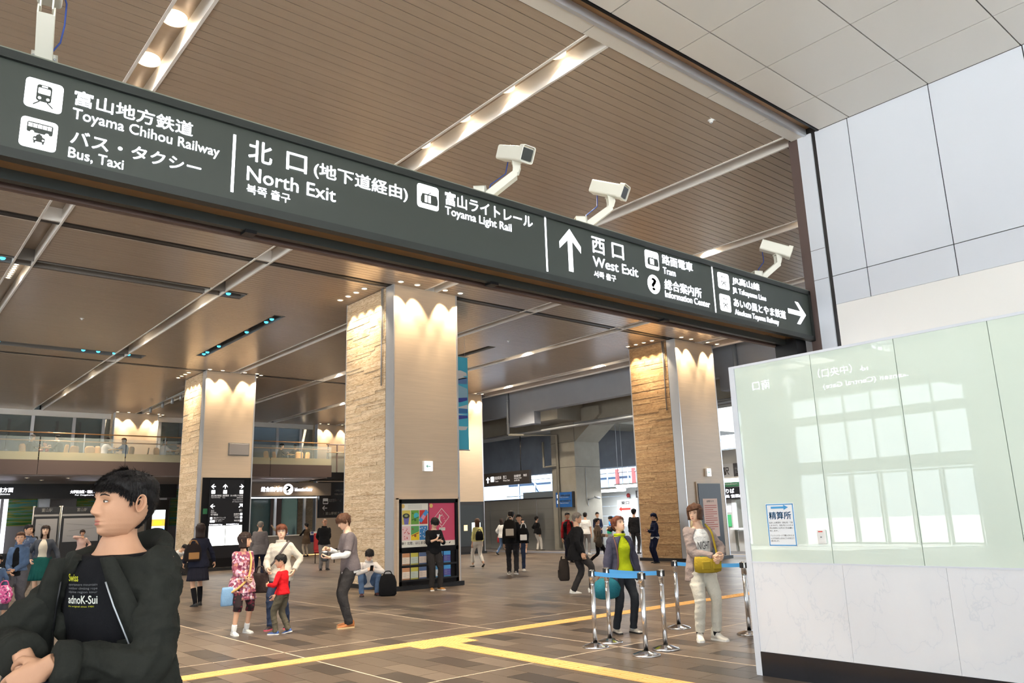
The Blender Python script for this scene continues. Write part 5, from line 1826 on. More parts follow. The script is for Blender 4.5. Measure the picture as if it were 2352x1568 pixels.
def strands(mb, hpnt, n, seed, width=.0034, lo=.016, hi=.028, front=.03, side=.0, back=-.085, t=.016):
    """short tapered strands over the scalp so that the hair has a broken outline"""
    r_ = np.random.RandomState(seed)
    z, phi = head_grid(60, 70)
    Z, PHI = np.meshgrid(z, phi, indexing='ij')
    a = np.degrees(np.abs(PHI))
    zf = np.interp(a, [0, 35, 58, 75, 84, 92, 112, 125, 145, 180], [front, front, front - .004, side + .015, side - .01, side + .035, side + .03, side - .02, back + .005, back + .005])
    PT = head_points(z, phi, face=.3, off=np.full(Z.shape, t)).reshape(-1, 3)
    ok = np.nonzero((Z > zf + .004).reshape(-1))[0]
    for i in r_.choice(ok, n):
        p = V(PT[i])
        nn = V((p.x / .0081, p.y / .0056, (p.z - .01) / .012)).normalized()
        up = max(0.0, nn.z)
        fw = V((1.0, r_.normal() * .4, -.35)) * (.9 * up + .25 * (nn.x > .3)) + V((0, 0, -1)) * (1.1 * (1 - up)) + V((-.25, 0, 0)) * (nn.x < 0) * (1 - up)
        d = (nn * (.38 + .22 * up) + fw * .9 + V(r_.normal(size=3)) * .22).normalized()
        L_ = r_.uniform(lo, hi) * (1.0 + .3 * up) * (.62 if p.z < -.02 else 1)
        d2 = (d + V((.15, 0, -.55)) * (.8 if up < .5 else .35)).normalized()
        q0 = p - nn * .006
        q1 = q0 + d * L_ * .55
        q2 = q1 + d2 * L_ * .5
        s_ = d.cross(nn).normalized() * width * .5
        k = nn * .0008
        mb.add([tuple(hpnt(v)) for v in (q0 - s_, q0 + s_, q1 - s_ * .75 + k, q1 + s_ * .75 + k, q2)], [(0, 1, 3, 2), (2, 3, 4)], True)


HAND_POSES = {
    'relax': ((18, 25, 18), (22, 28, 20), (26, 30, 22), (30, 34, 24), 25),
    'grip': ((62, 80, 45), (66, 82, 45), (70, 84, 45), (72, 84, 45), 55),
    'hold': ((40, 55, 30), (44, 58, 30), (48, 60, 32), (50, 62, 34), 35),
    'tap': ((14, 30, 20), (50, 70, 40), (58, 76, 42), (60, 78, 42), 20),
    'wave': ((4, 6, 4), (2, 6, 4), (4, 6, 4), (8, 8, 4), 10),
}


def hand_soup(pose):
    mb = MB()
    prof = lambda x, hw, ht, y0=0: [(x, y0 + hw * math.copysign(abs(math.cos(a)) ** .7, math.cos(a)), ht * math.copysign(abs(math.sin(a)) ** .8, math.sin(a))) for a in [2 * PI * k / 14 for k in range(14)]]
    mb.loft([prof(-.03, .024, .020), prof(.0, .026, .019), prof(.03, .037, .017), prof(.065, .042, .014), prof(.09, .040, .011)], True, True)
    mb.ball((.028, .02, -.008), (.03, .02, .014), 10, 6)
    ys = (.031, .0105, -.0105, -.030)
    ln = ((.036, .024, .019), (.041, .027, .020), (.038, .025, .019), (.030, .019, .017))
    for k in range(4):
        p = V((.082, ys[k], 0))
        a = 0
        pts = [V((.066, ys[k] * .95, 0)), p]
        spread = (-.06 + .04 * k) * -1
        for j in range(3):
            a += math.radians(HAND_POSES[pose][k][j])
            p = p + V((math.cos(a) * math.cos(spread), math.cos(a) * math.sin(spread), -math.sin(a))) * ln[k][j]
            pts.append(p)
        limb(mb, pts, [.0095, .0095, .0088, .0082, .0074], 8, n=2)
    c = math.radians(HAND_POSES[pose][4])
    p = V((.018, .026, -.006))
    d1 = V((.62, .70, -.34)).normalized()
    d2 = V((.86 * math.cos(c) + .1, .45 - .7 * math.sin(c), -.35 - .35 * math.sin(c))).normalized()
    d3 = V((.9 * math.cos(c * 1.2), .25 - .9 * math.sin(c), -.4 - .3 * math.sin(c))).normalized()
    q1 = p + d1 * .042
    q2 = q1 + d2 * .034
    q3 = q2 + d3 * .026
    limb(mb, [p, q1, q2, q3], [.0135, .0115, .0105, .0085], 8, n=2)
    return mb


def queue_remesh(mb, name, voxel, smooth=3):
    me = bpy.data.meshes.new(name)
    me.from_pydata(mb.v, [], mb.f)
    o = bpy.data.objects.new(name, me)
    COL.objects.link(o)
    r = o.modifiers.new('fuse', 'REMESH')
    r.mode = 'VOXEL'
    r.voxel_size = voxel
    if smooth:
        sm = o.modifiers.new('soften', 'SMOOTH')
        sm.factor = .5
        sm.iterations = smooth
    return o


HANDS = {}
for _p in HAND_POSES:
    HANDS[_p] = queue_remesh(hand_soup(_p), 'tmp_hand', .0042, 2)


def mesh_arrays(me):
    n = len(me.vertices)
    co = np.empty(n * 3)
    me.vertices.foreach_get('co', co)
    m = len(me.polygons)
    tot = np.empty(m, dtype=np.int32)
    me.polygons.foreach_get('loop_total', tot)
    vi = np.empty(len(me.loops), dtype=np.int32)
    me.loops.foreach_get('vertex_index', vi)
    st = np.concatenate([[0], np.cumsum(tot)])
    return co.reshape(-1, 3), [vi[st[i]:st[i + 1]].tolist() for i in range(m)]


JOBS = []       # (tmp object, name, parent, material, displacement, extra pieces)


def fused(mb, name, parent, material, voxel=.014, smooth=3, wr=0.0, wf=14, seed=1, extra=None, post=None):
    o = queue_remesh(mb, 'tmp_' + name, voxel, smooth)
    JOBS.append((o, name, parent, material, wr, wf, seed, extra or [], post))


def shoe(parent, ankle, yaw, upper, sole, lift=0.0, pitch=0.0, style='sneaker', L_=.27):
    """shoe under an ankle: sole, upper and laces"""
    prof = [(-.30, .026, .055), (-.26, .034, .085), (-.12, .036, .095), (.05, .037, .082), (.25, .043, .062), (.45, .047, .05), (.60, .042, .042), (.68, .028, .034), (.70, .012, .026)]
    if style == 'pump':
        prof = [(-.28, .022, .04), (-.25, .028, .05), (-.1, .028, .042), (.1, .03, .034), (.3, .036, .03), (.5, .036, .028), (.64, .026, .022), (.70, .01, .015)]
    if style == 'high':
        prof = [(-.29, .028, .10), (-.26, .036, .155), (-.12, .042, .17), (.06, .040, .15), (.2, .043, .085), (.4, .047, .055), (.58, .043, .046), (.68, .028, .036), (.70, .012, .026)]
    rot = Matrix.Rotation(yaw, 4, 'Z') @ Matrix.Rotation(pitch, 4, 'Y')
    org = V((ankle[0], ankle[1], 0 + lift))
    sc = L_ / .27

    def put(x, y, z):
        return tuple(org + rot @ V((x * sc, y * sc, z * sc)))
    rings, sring = [], []
    for x, w, h in prof:
        X = x * .265
        ring = []
        for k in range(12):
            a = PI * k / 11
            ring.append(put(X, w * math.copysign(abs(math.cos(a)) ** .75, math.cos(a)), .018 + (h - .018) * math.sin(a) ** .8))
        rings.append(ring)
        sring.append([put(X * 1.02, s * (w + .004), z) for s, z in ((1, 0), (1, .022), (-1, .022), (-1, 0))])
    mb = MB()
    mb.loft(rings, True, True)
    u = mb.build('shoe', upper, parent, fix=True)
    MB().loft(sring, True, False).build('sole', sole, u, fix=True)
    return u


def person(label, loc, yaw, H=1.7, female=False, hs=1.0, lean=0.0, side=0.0, head=(0, 0, 0), hl=None, hr=None, pl=None, pr=None, fl=(0, .10, 0, 0), fr=(0, -.10, 0, 0), toe=8,
           pelvis=(0, 0, .93), top=None, inner=None, bottom=None, shoes=None, socks=None, hair=None, skin=None, face=True, glasses=False, cap=None,
           handpose=('relax', 'relax'), palm=(None, None), hdir=(None, None), base_z=0.0, voxel=.014, fine=False, group=None, fat=1.0, twist=0.0, neckw=1.0, headoff=(0, 0, 0), kneepole=(None, None)):
    skin = skin or M_skin
    s = H / 1.70
    t = thing('person', label, 'person', (loc[0], loc[1], base_z), group, rotz=yaw)
    BASE[t.name] = V((0, 0, 0))
    t.scale = (s, s, s)
    seed = int(abs(loc[0] * 131 + loc[1] * 17)) % 1000
    P = V(pelvis)
    la, sa = math.radians(lean), math.radians(side)
    Rs = Matrix.Rotation(la, 3, 'Y') @ Matrix.Rotation(sa, 3, 'X') @ Matrix.Rotation(math.radians(twist), 3, 'Z')
    spine = lambda h, x=0, y=0: P + Rs @ V((x, y, h))
    Sx, Sy = Rs @ V((1, 0, 0)), Rs @ V((0, 1, 0))
    shw = (.138 if female else .154) * fat
    SL, SR = spine(.422, -.01, shw), spine(.422, -.01, -shw)
    N_ = spine(.50, -.012)
    hp, hy, hr_ = (math.radians(a) for a in (head[1], head[0], head[2]))
    Rh = Matrix.Rotation(hy, 3, 'Z') @ Matrix.Rotation(hp, 3, 'Y') @ Matrix.Rotation(hr_, 3, 'X')
    neckdir = (V((math.sin(la * .7 + hp * .35), 0, math.cos(la * .7 + hp * .35))))
    Hc = N_ + neckdir * (.05 + .095 * hs) + Rh @ V((.022, 0, .018)) * hs + V(headoff)
    hipw = .088
    HL, HR = P + V((0, hipw, -.03)), P + V((0, -hipw, -.03))
    AL = V((fl[0], fl[1], .085 + fl[2]))
    AR = V((fr[0], fr[1], .085 + fr[2]))
    KL, AL = ik(HL, AL, .43, .42, kneepole[0] or (1, .12, 0))
    KR, AR = ik(HR, AR, .43, .42, kneepole[1] or (1, -.12, 0))
    hl = V(hl) if hl is not None else spine(-.13, .03, shw + .075)
    hr = V(hr) if hr is not None else spine(-.13, .03, -shw - .075)
    EL, WL = ik(SL, hl, .285, .25, pl or (-.6, .55, -.2))
    ER, WR = ik(SR, hr, .285, .25, pr or (-.6, -.55, -.2))
    J = dict(P=P, SL=SL, SR=SR, EL=EL, ER=ER, WL=WL, WR=WR, HL=HL, HR=HR, KL=KL, KR=KR, AL=AL, AR=AR, Hc=Hc, N=N_, Rh=Rh, Rs=Rs, t=t, spine=spine)

    # ---- torso sections
    if female:
        SEC = [(-.13, .085, .135), (-.03, .115, .172), (.08, .100, .145), (.17, .092, .125), (.27, .112, .142), (.33, .115, .148), (.40, .090, .150), (.44, .070, .128), (.475, .055, .075), (.52, .046, .048)]
    else:
        SEC = [(-.13, .09, .135), (-.03, .112, .162), (.08, .105, .150), (.17, .102, .146), (.27, .112, .158), (.34, .114, .166), (.40, .098, .170), (.44, .078, .146), (.475, .063, .09), (.52, .054, .058)]
    if fat != 1.0:
        SEC = [(h, rx * fat, ry * fat) if h < .45 else (h, rx, ry) for h, rx, ry in SEC]

    def ring(h, rx, ry, t_, n=22):
        return [tuple(spine(h) + Sx * ((rx + t_) * math.cos(2 * PI * k / n)) + Sy * ((ry + t_) * math.sin(2 * PI * k / n))) for k in range(n)]

    def cring(h, rx, ry, t_, gap, th, n=26):
        g = math.radians(gap)
        o, i = [], []
        for k in range(n + 1):
            a = g + (2 * PI - 2 * g) * k / n
            o.append(tuple(spine(h) + Sx * ((rx + t_) * math.cos(a)) + Sy * ((ry + t_) * math.sin(a))))
            i.append(tuple(spine(h) + Sx * ((rx + t_ - th) * math.cos(a)) + Sy * ((ry + t_ - th) * math.sin(a))))
        return o + i[::-1]

    def sec_at(h):
        hh = [q[0] for q in SEC]
        return float(np.interp(h, hh, [q[1] for q in SEC])), float(np.interp(h, hh, [q[2] for q in SEC]))

    # ---- body: one fused surface, plus the head and hands joined to it
    mb = MB()
    mb.loft([ring(h, rx * .93, ry * .93, -.004) for h, rx, ry in SEC], True, True)
    limb(mb, [N_ - neckdir * .05, N_ + neckdir * .05, Hc + Rh @ V((-.022, 0, -.05)) * hs], [(.058 if not female else .05) * neckw, (.052 if not female else .044) * neckw, (.05 * hs if not female else .043 * hs) * neckw], 14)
    aw = (.92 if female else 1.0)
    for S_, E_, W_ in ((SL, EL, WL), (SR, ER, WR)):
        limb(mb, [S_, S_.lerp(E_, .5), E_, E_.lerp(W_, .3), W_], [.050 * aw, .043 * aw, .037 * aw, .037 * aw, .0235 * aw], 12)
    for H_, K_, A_ in ((HL, KL, AL), (HR, KR, AR)):
        limb(mb, [H_, H_.lerp(K_, .5), K_, K_.lerp(A_, .35), A_], [.085, .070, .050, .050, .034], 12)
    extra = []
    hmb = MB()
    nz, nph = (90, 96) if fine else (44, 48)
    z, phi = head_grid(nz, nph)
    hp_ = head_points(z, phi).reshape(-1, 3) * hs
    R3 = np.array(Rh)
    extra.append((hp_ @ R3.T + np.array(Hc), grid_faces(nz, nph)))
    emb = MB()
    for sd in (1, -1):
        ear_mesh(emb, sd, hs, fine)
    extra.append((np.array(emb.v) @ R3.T + np.array(Hc), emb.f))
    hands = []
    for i, (E_, W_, sd) in enumerate(((EL, WL, 1), (ER, WR, -1))):
        x = V(hdir[i]).normalized() if hdir[i] else (W_ - E_).normalized()
        pn = V(palm[i]) if palm[i] else V((.1, -sd, 0))
        zax = -(pn - x * pn.dot(x)).normalized()
        yax = zax.cross(x)
        Mx = np.array([[x.x, yax.x, zax.x], [x.y, yax.y, zax.y], [x.z, yax.z, zax.z]])
        hands.append((handpose[i], Mx, np.array(W_ + x * .012), sd))
        J['hand' + ('L' if sd > 0 else 'R')] = W_ + x * .09
    fused(mb, 'body', t, skin, voxel, 3, 0, extra=extra, post=('hands', hands, (.9 if female else 1.0) * (1.08 if hs > 1.15 else 1.0)))

    # ---- face
    def hpnt(p):
        return Hc + Rh @ (V(p) * hs)
    if face:
        for sd in (1, -1):
            e = MB()
            ax = [hpnt((.0768, sd * .031, .001)), hs]
            rings = []
            ebm = MB()
            ebm.ball((0, 0, 0), (.006, .0120, .0032), 10, 6)
            v = [tuple(hpnt((.0765 + q[0], sd * .031 + q[1], .0 + q[2]))) for q in ebm.v]
            e.add(v, ebm.f, True)
            e.cur = 1
            ebm = MB()
            ebm.ball((.0045, -sd * .001, 0), (.0025, .0048, .0034), 10, 6)
            e.add([tuple(hpnt((.0765 + q[0], sd * .031 + q[1], .0 + q[2]))) for q in ebm.v], ebm.f, True)
            ebm = MB()
            ebm.tube([(-.001, -.0135, -.001), (.004, -.006, .0048), (.0045, .004, .0052), (-.002, .0145, .001)], .0011, 5)
            e.add([tuple(hpnt((.0775 + q[0], sd * (.031 + q[1]), .0 + q[2]))) for q in ebm.v], ebm.f, True)
            e.build('eye', [M_eyewhite, M_iris], t)
            b_ = MB()
            b_.tube([hpnt((.0875, sd * .014, .0195)), hpnt((.0885, sd * .024, .0225)), hpnt((.084, sd * .037, .0235)), hpnt((.074, sd * .049, .018))], [.0022 * hs, .0034 * hs, .0030 * hs, .0012 * hs], 6)
            b_.build('eyebrow', hair['mat'] if hair and hair['mat'] is not H_grey else H_dark, t)
        l_ = MB()
        lb = MB()
        lb.ball((0, 0, 0), (.0045, .0205, .0035), 12, 6)
        l_.add([tuple(hpnt((.0868 - abs(q[1]) ** 2 * 14 + q[0], q[1], -.0608 + q[2]))) for q in lb.v], lb.f, True)
        lb = MB()
        lb.ball((0, 0, 0), (.0050, .0185, .0042), 12, 6)
        l_.add([tuple(hpnt((.0862 - abs(q[1]) ** 2 * 14 + q[0], q[1], -.0705 + q[2]))) for q in lb.v], lb.f, True)
        l_.build('lips', M_lips, t)
    if glasses:
        g = MB()
        for sd in (1, -1):
            pts = [hpnt((.095 - .012 * abs(math.cos(a)) * (math.cos(a) > 0), sd * (.033 + .021 * math.cos(a)), .0 + .016 * math.sin(a))) for a in [2 * PI * k / 14 for k in range(15)]]
            g.tube(pts, .0016 * hs, 5)
            g.tube([hpnt((.083, sd * .054, .003)), hpnt((.03, sd * .074, .005)), hpnt((-.01, sd * .077, .004))], .0016 * hs, 5)
        g.tube([hpnt((.098, .012, .002)), hpnt((.101, 0, .004)), hpnt((.098, -.012, .002))], .0016 * hs, 5)
        g.build('glasses', M_galv, t)

    # ---- hair
    if hair:
        hm = MB()
        st = hair.get('style', 'short')
        kw = dict(seed=seed)
        kw.update(hair.get('cap', {}))
        if st in ('bob', 'long'):
            kw.setdefault('front', .028)
        Pc, Fc = hair_cap(hs, **kw)
        hm.add([tuple(hpnt(V(q) / hs)) for q in Pc], Fc, True)
        if st in ('bob', 'long'):
            cm = MB()
            hair_curtain(cm, 1.0, hair.get('zb', -.12), hair.get('phi0', 62), seed=seed, flare=hair.get('flare', 1.05), t=hair.get('t', .022))
            hm.add([tuple(hpnt(q)) for q in cm.v], cm.f, True)
        if st == 'tail':
            cm = MB()
            cm.tube([(-.09, 0, .02), (-.13, 0, .0), (-.14, 0, -.08), (-.12, 0, -.17)], [.02, .028, .024, .008], 8)
            hm.add([tuple(hpnt(q)) for q in cm.v], cm.f, True)
        hm.build('hair', hair['mat'], t, fix=True)
        if st == 'short' and math.hypot(*loc) < 21 and kw.get('t', .014) > .006:
            sm_ = MB()
            strands(sm_, hpnt, 1500, seed, .005, front=kw.get('front', .045), side=kw.get('side', 0.0), back=kw.get('back', -.085), t=kw.get('t', .014))
            sm_.build('hair_strands', hair['mat'], t)['kind'] = 'stuff'
    if cap:
        Pc, Fc = hair_cap(hs, t=.026, front=.04, side=.035, back=-.0, top=.045, rough=0)
        cm = MB()
        cm.add([tuple(hpnt(V(q) / hs)) for q in Pc], Fc, True)
        rings = []
        for k in range(9):
            a = math.radians(-55 + 110 * k / 8)
            r0 = V((.09 * math.cos(a), .08 * math.sin(a), .045))
            r1 = V((.09 * math.cos(a) + .075 * math.cos(a), .085 * math.sin(a), .03))
            rings.append([tuple(hpnt(q)) for q in (r0, r1, r1 + V((0, 0, -.006)), r0 + V((0, 0, -.008)))])
        cm.loft(rings, True, False)
        cm.build('cap', cap, t, fix=True)

    # ---- clothes
    def garment(g, nm):
        tt = g.get('t', .016)
        hem, nk = g.get('hem', -.10), g.get('neck', .475)
        gap = g.get('open', 0)
        g_mb = MB()
        hs_ = [h for h in np.linspace(hem, nk, 13)]
        rr = []
        for h in hs_:
            rx, ry = sec_at(max(h, -.03))
            fl_ = g.get('flare', 0.0) * max(0, .1 - h) + .016 * min(1, max(0, (.1 - h) / .12))
            rr.append(cring(h, rx + fl_, ry + fl_, tt, gap * (1.0 if h < .3 else max(.35, 1 - (h - .3) * 3)), .026) if gap else ring(h, rx + fl_, ry + fl_, tt))
        g_mb.loft(rr, True, True)
        if g.get('collar'):
            g_mb.loft([ring(h, .058 + .012 * k, .064 + .012 * k, .012) for k, h in enumerate((.47, .50, .53))], True, True)
        sl = g.get('sleeve', 1.0)
        if sl > 0:
            lo = g.get('loose', 1.0)
            for S_, E_, W_ in ((SL, EL, WL), (SR, ER, WR)):
                r0, r1, r2 = (.053 * aw * lo + tt * .4, .046 * aw * lo + tt * .45, .033 * aw * lo + tt * .5)
                if sl >= .55:
                    f = (sl - .5) * 2
                    e = E_.lerp(W_, f)
                    limb(g_mb, [S_, S_.lerp(E_, .5), E_, E_.lerp(e, .5), e], [r0, (r0 + r1) / 2, r1 * 1.03, r1 + (r2 - r1) * f * .5, r1 + (r2 - r1) * f], 14, False)
                    g_mb.ball(S_, r0 * .98, 12, 8)
                else:
                    e = S_.lerp(E_, min(1, sl * 2))
                    limb(g_mb, [S_, S_.lerp(e, .5), e], [r0, r0 * .98, r1 * 1.12], 14, False)
                    g_mb.ball(S_, r0 * .98, 12, 8)
        fused(g_mb, nm, t, g['mat'], min(voxel, .0125), 2, g.get('wr', .0065), g.get('wf', 19), seed)

    if inner:
        garment(inner, inner.get('name', 'shirt'))
    if top:
        garment(top, top.get('name', 'jacket'))
    if bottom:
        k = bottom.get('kind', 'pants')
        lo = bottom.get('loose', 1.0)
        b_mb = MB()
        if k == 'skirt':
            hemz = bottom.get('hem', .48)
            rings = []
            for i in range(9):
                f = i / 8
                rx, ry = sec_at(.08)
                zc = P.lerp(V(((AL.x + AR.x) / 2 * .35, 0, hemz)), f) + V((0, 0, .09 * (1 - f)))
                fx = rx + .016 + bottom.get('flare', .09) * f
                fy = ry + .03 + bottom.get('flare', .09) * f * .7
                rings.append([tuple(zc + V((fx * (1 + .05 * f * math.sin(20 * a)) * math.cos(a), fy * (1 + .05 * f * math.sin(20 * a)) * math.sin(a), 0))) for a in [2 * PI * q / 80 for q in range(80)]])
            b_mb.loft(rings, True, True)
            b_mb.build('skirt', bottom['mat'], t, fix=True)
        else:
            b_mb.loft([ring(h, *sec_at(h), .008) for h in (.10, .04, -.03, -.09, -.13)], True, True)
            ln = bottom.get('len', 1.0)
            for H_, K_, A_ in ((HL, KL, AL), (HR, KR, AR)):
                r0, r1, r2 = .096 * lo, .068 * lo, .056 * lo
                if ln > .5:
                    f = (ln - .5) * 2
                    e = K_.lerp(A_ + V((0, 0, -.035)), f)
                    limb(b_mb, [H_, H_.lerp(K_, .5), K_, K_.lerp(e, .5), e], [r0, (r0 + r1) / 2 + .008, r1, r1 + (r2 - r1) * f * .5, r1 + (r2 - r1) * f], 16, False)
                else:
                    e = H_.lerp(K_, ln * 2)
                    limb(b_mb, [H_, H_.lerp(e, .5), e], [r0, r0 * .98, r1 * 1.15], 16, False)
                b_mb.ball(H_, r0 * .97, 12, 8)
            fused(b_mb, bottom.get('name', 'trousers'), t, bottom['mat'], voxel * .95, 2, bottom.get('wr', .007), 17, seed + 5)
    if socks:
        for K_, A_ in ((KL, AL), (KR, AR)):
            a = A_.lerp(K_, socks[1])
            m_ = MB()
            limb(m_, [A_ + V((0, 0, -.03)), A_.lerp(a, .5), a], [.04, .045 + .012 * socks[1], .04 + .02 * socks[1]], 14, False, 3)
            m_.build('sock', socks[0], t)
    if shoes:
        up, so, st = shoes
        for A_, f, sd in ((AL, fl, 1), (AR, fr, -1)):
            if f is None:
                continue
            shoe(t, (A_.x, A_.y), math.radians(sd * toe + (f[4] if len(f) > 4 else 0)), up, so, max(A_.z - .085, 0), math.radians(f[3]), st, .25 if female else .27)
    return J


def finish_people():
    dg = bpy.context.evaluated_depsgraph_get()
    dg.update()
    arr = {}
    for k, o in HANDS.items():
        me = bpy.data.meshes.new_from_object(o.evaluated_get(dg))
        arr[k] = mesh_arrays(me)
        bpy.data.meshes.remove(me)
    done = []
    for o, name, parent, material, wr, wf, seed, extra, post in JOBS:
        me = bpy.data.meshes.new_from_object(o.evaluated_get(dg))
        co, fs_ = mesh_arrays(me)
        if wr:
            nr = np.empty(len(me.vertices) * 3)
            me.vertices.foreach_get('normal', nr)
            nr = nr.reshape(-1, 3)
            q = co * np.array([1, 1, 1.6])
            a = snoise(q, wf, seed)
            b = snoise(q, wf * 2.3, seed + 1)
            c = snoise(q, wf * 1.25, seed + 2, 5)
            co = co + nr * ((a * .4 + b * .25 + (.45 - 1.1 * np.minimum(np.abs(c), 1.0)) * .9) * wr)[:, None]
            if callable(post):
                co = post(co, nr)
        bpy.data.meshes.remove(me)
        done.append((name, parent, material, co, fs_, extra, post))
    for o in [j[0] for j in JOBS] + list(HANDS.values()):
        m_ = o.data
        bpy.data.objects.remove(o)
        bpy.data.meshes.remove(m_)
    for name, parent, material, co, fs_, extra, post in done:
        cs, n, allf = [co], len(co), list(fs_)
        for c, f in extra:
            cs.append(c)
            allf += [[i + n for i in q] for q in f]
            n += len(c)
        if post and not callable(post) and post[0] == 'hands':
            for pose, Mx, org, sd in post[1]:
                c, f = arr[pose]
                c = c * post[2]
                if sd > 0:
                    c = c * np.array([1, -1, 1])
                    f = [q[::-1] for q in f]
                cs.append(c @ Mx.T + org)
                allf += [[i + n for i in q] for q in f]
                n += len(c)
        me = bpy.data.meshes.new(name)
        me.from_pydata(np.concatenate(cs).tolist(), [], allf)
        me.materials.append(material)
        me.polygons.foreach_set('use_smooth', [True] * len(me.polygons))
        me.update()
        new_obj(name, me, parent)


CAMDIR = math.degrees(math.atan2(.744, .631))


def facing(rel, x, y):
    """0 = walking away from the viewer, 90 = towards image left, 180 = towards the viewer"""
    return math.radians(math.degrees(math.atan2(y, x)) + rel)
# ------------------------------------------------------------------ the people, their bags and phones
C_black = cloth('black', (26, 26, 28))
C_navy = cloth('navy', (34, 36, 50))
C_char = cloth('charcoal', (56, 54, 54))
C_grey = cloth('grey', (128, 124, 122))
C_white = cloth('white', (226, 226, 224), .04)
C_denim = cloth('denim', (84, 106, 138), .25, .3, 90)
C_dkdenim = cloth('dark_denim', (50, 60, 82), .3, .3, 90)
C_olive = cloth('olive', (90, 84, 70))
SH_black = (mat('shoe_black', (24, 23, 24), rough=.3), M_sole_black, 'sneaker')
SH_white = (mat('shoe_white', (230, 228, 222), rough=.5), M_sole_white, 'sneaker')
SH_brown = (mat('shoe_brown', (160, 96, 48), rough=.6), mat('sole_tan', (206, 176, 130), rough=.7), 'sneaker')
PUMP = (mat('shoe_black', (24, 23, 24)), M_sole_black, 'pump')
walk = dict(fl=(.24, .08, 0, 0), fr=(-.26, -.08, .05, 28), pelvis=(0, 0, .905))
walk2 = dict(fr=(.24, -.08, 0, 0), fl=(-.26, .08, .05, 28), pelvis=(0, 0, .905))


def at_hand(J, k):
    return J['t'].matrix_basis @ J['hand' + k]


def w(J, p):
    return J['t'].matrix_basis @ V(p)


def strap(J, pts, material, name='bag_strap', r=.012, parent=None):
    P, R_ = smooth_path([w(J, p) for p in pts], [r] * len(pts), 5)
    MB().tube(P, R_, 6).build(name, material, parent)


def bag(label, c, yaw, size, material, kind='tote', handle=None, trim=None, cat='bag', group=None):
    """soft bag: rounded body with pocket, flap and handles; c = centre of its base"""
    t = thing('bag' if kind != 'backpack' else 'backpack', label, cat, c, group, rotz=yaw)
    BASE[t.name] = V((0, 0, 0))
    d, wd, h = size
    rings = []
    shp = {'tote': ((0, .86), (.06, 1.0), (.5, 1.03), (.85, .86), (1, .7)), 'duffel': ((0, .55), (.12, .9), (.5, 1.06), (.82, .85), (1, .45)),
           'backpack': ((0, .82), (.08, 1.0), (.6, 1.0), (.9, .8), (1, .5))}[kind]
    for f, k in shp:
        rings.append([(x * d / 2 * k, y * wd / 2 * (k if kind != 'tote' else (k + 1) / 2), f * h) for x, y in [(math.copysign(abs(math.cos(a)) ** .6, math.cos(a)), math.copysign(abs(math.sin(a)) ** .6, math.sin(a))) for a in [2 * PI * q / 20 for q in range(20)]]])
    MB().loft(rings, True, True).build('bag_body', material, t, fix=True)
    tm = trim or material
    MB().bevel_box(-d * .56, -d * .44, -wd * .32, wd * .32, h * .12, h * .5, .01).build('pocket', tm, t)
    hh = handle if handle is not None else .16
    if hh:
        for sx in (-1, 1):
            P_, R_ = smooth_path([(sx * d * .25, -wd * .25, h * .93), (sx * d * .2, -wd * .16, h + hh * .75), (sx * d * .15, 0, h + hh), (sx * d * .2, wd * .16, h + hh * .75), (sx * d * .25, wd * .25, h * .93)], [.009] * 5)
            MB().tube(P_, R_, 6).build('handle', tm, t)
    return t


def phone(J, label, pos, yaw, tilt=45):
    t = thing('phone', label, 'phone', w(J, pos), None, rotz=yaw)
    BASE[t.name] = V((0, 0, 0))
    b = MB().bevel_box(-.005, .005, -.036, .036, -.07, .07, .004).build('case', M_black, t)
    s_ = MB().box(-.0065, -.005, -.032, .032, -.06, .06).build('screen', mat('screen_dim', (150, 170, 190), emit=.5), t)
    for o in (b, s_):
        o.rotation_euler = (0, math.radians(tilt), 0)
    return t


# --- girl in the floral tunic
M_floral = ramp_mat('floral', ((0, (132, 60, 84)), (.25, (196, 150, 168)), (.4, (150, 84, 96)), (.55, (220, 196, 200)), (.7, (120, 70, 92)), (.85, (176, 120, 104))), scale=26, kind='VORONOI', const=True, world=False, rough=.85)
M_check = ramp_mat('dark_red_check', ((0, (30, 18, 22)), (.45, (90, 24, 40)), (.7, (34, 20, 26)), (1, (120, 36, 56))), scale=30, kind='VORONOI', const=True, world=False, rough=.85)
x, y = 4.79, 12.25
J = person('girl in a purple floral tunic with black bob hair and white sneakers', (x, y), facing(208, x, y), 1.46, True, 1.12, head=(45, 0, 0), hl=(.17, .03, .96), hr=(.2, -.03, .93), handpose=('grip', 'grip'),
           fl=(.0, .12, 0, 0), fr=(.10, -.17, 0, 0), inner=None, top=dict(mat=M_floral, t=.022, hem=-.24, flare=.16, name='tunic', wr=.006, loose=1.15), bottom=dict(mat=M_check, len=.62, loose=1.12, name='leggings'),
           shoes=SH_white, socks=(C_white, .22), hair=dict(style='bob', mat=H_dark, zb=-.13, flare=1.12), skin=M_skin)
g = MB()
for k in range(2):
    rings = []
    for i in range(3):
        z = .72 - .06 * k + .02 - .05 * i
        r = .20 + .02 * k + .02 * i
        rings.append([(r * .82 * (1 + .07 * math.sin(14 * a)) * math.cos(a), r * (1 + .07 * math.sin(14 * a)) * math.sin(a), z) for a in [2 * PI * q / 84 for q in range(84)]])
    g.loft(rings, True, True)
g.build('ruffle', M_floral, J['t'], fix=True)
M_tanstrap = mat('tan_strap', (204, 160, 92), rough=.6)
strap(J, [(.06, .02, 1.43), (.13, .03, 1.2), (.2, .0, .97), (.14, -.13, .8), (.05, -.24, .66)], M_tanstrap, r=.016, parent=None) if False else None
P_, R_ = smooth_path([(.03, .10, 1.40), (.13, .09, 1.25), (.19, .02, .97), (.17, -.14, .8), (.07, -.27, .70)], [.02] * 5)
MB().tube(P_, R_, 6).build('shoulder_strap', M_tanstrap, J['t'])
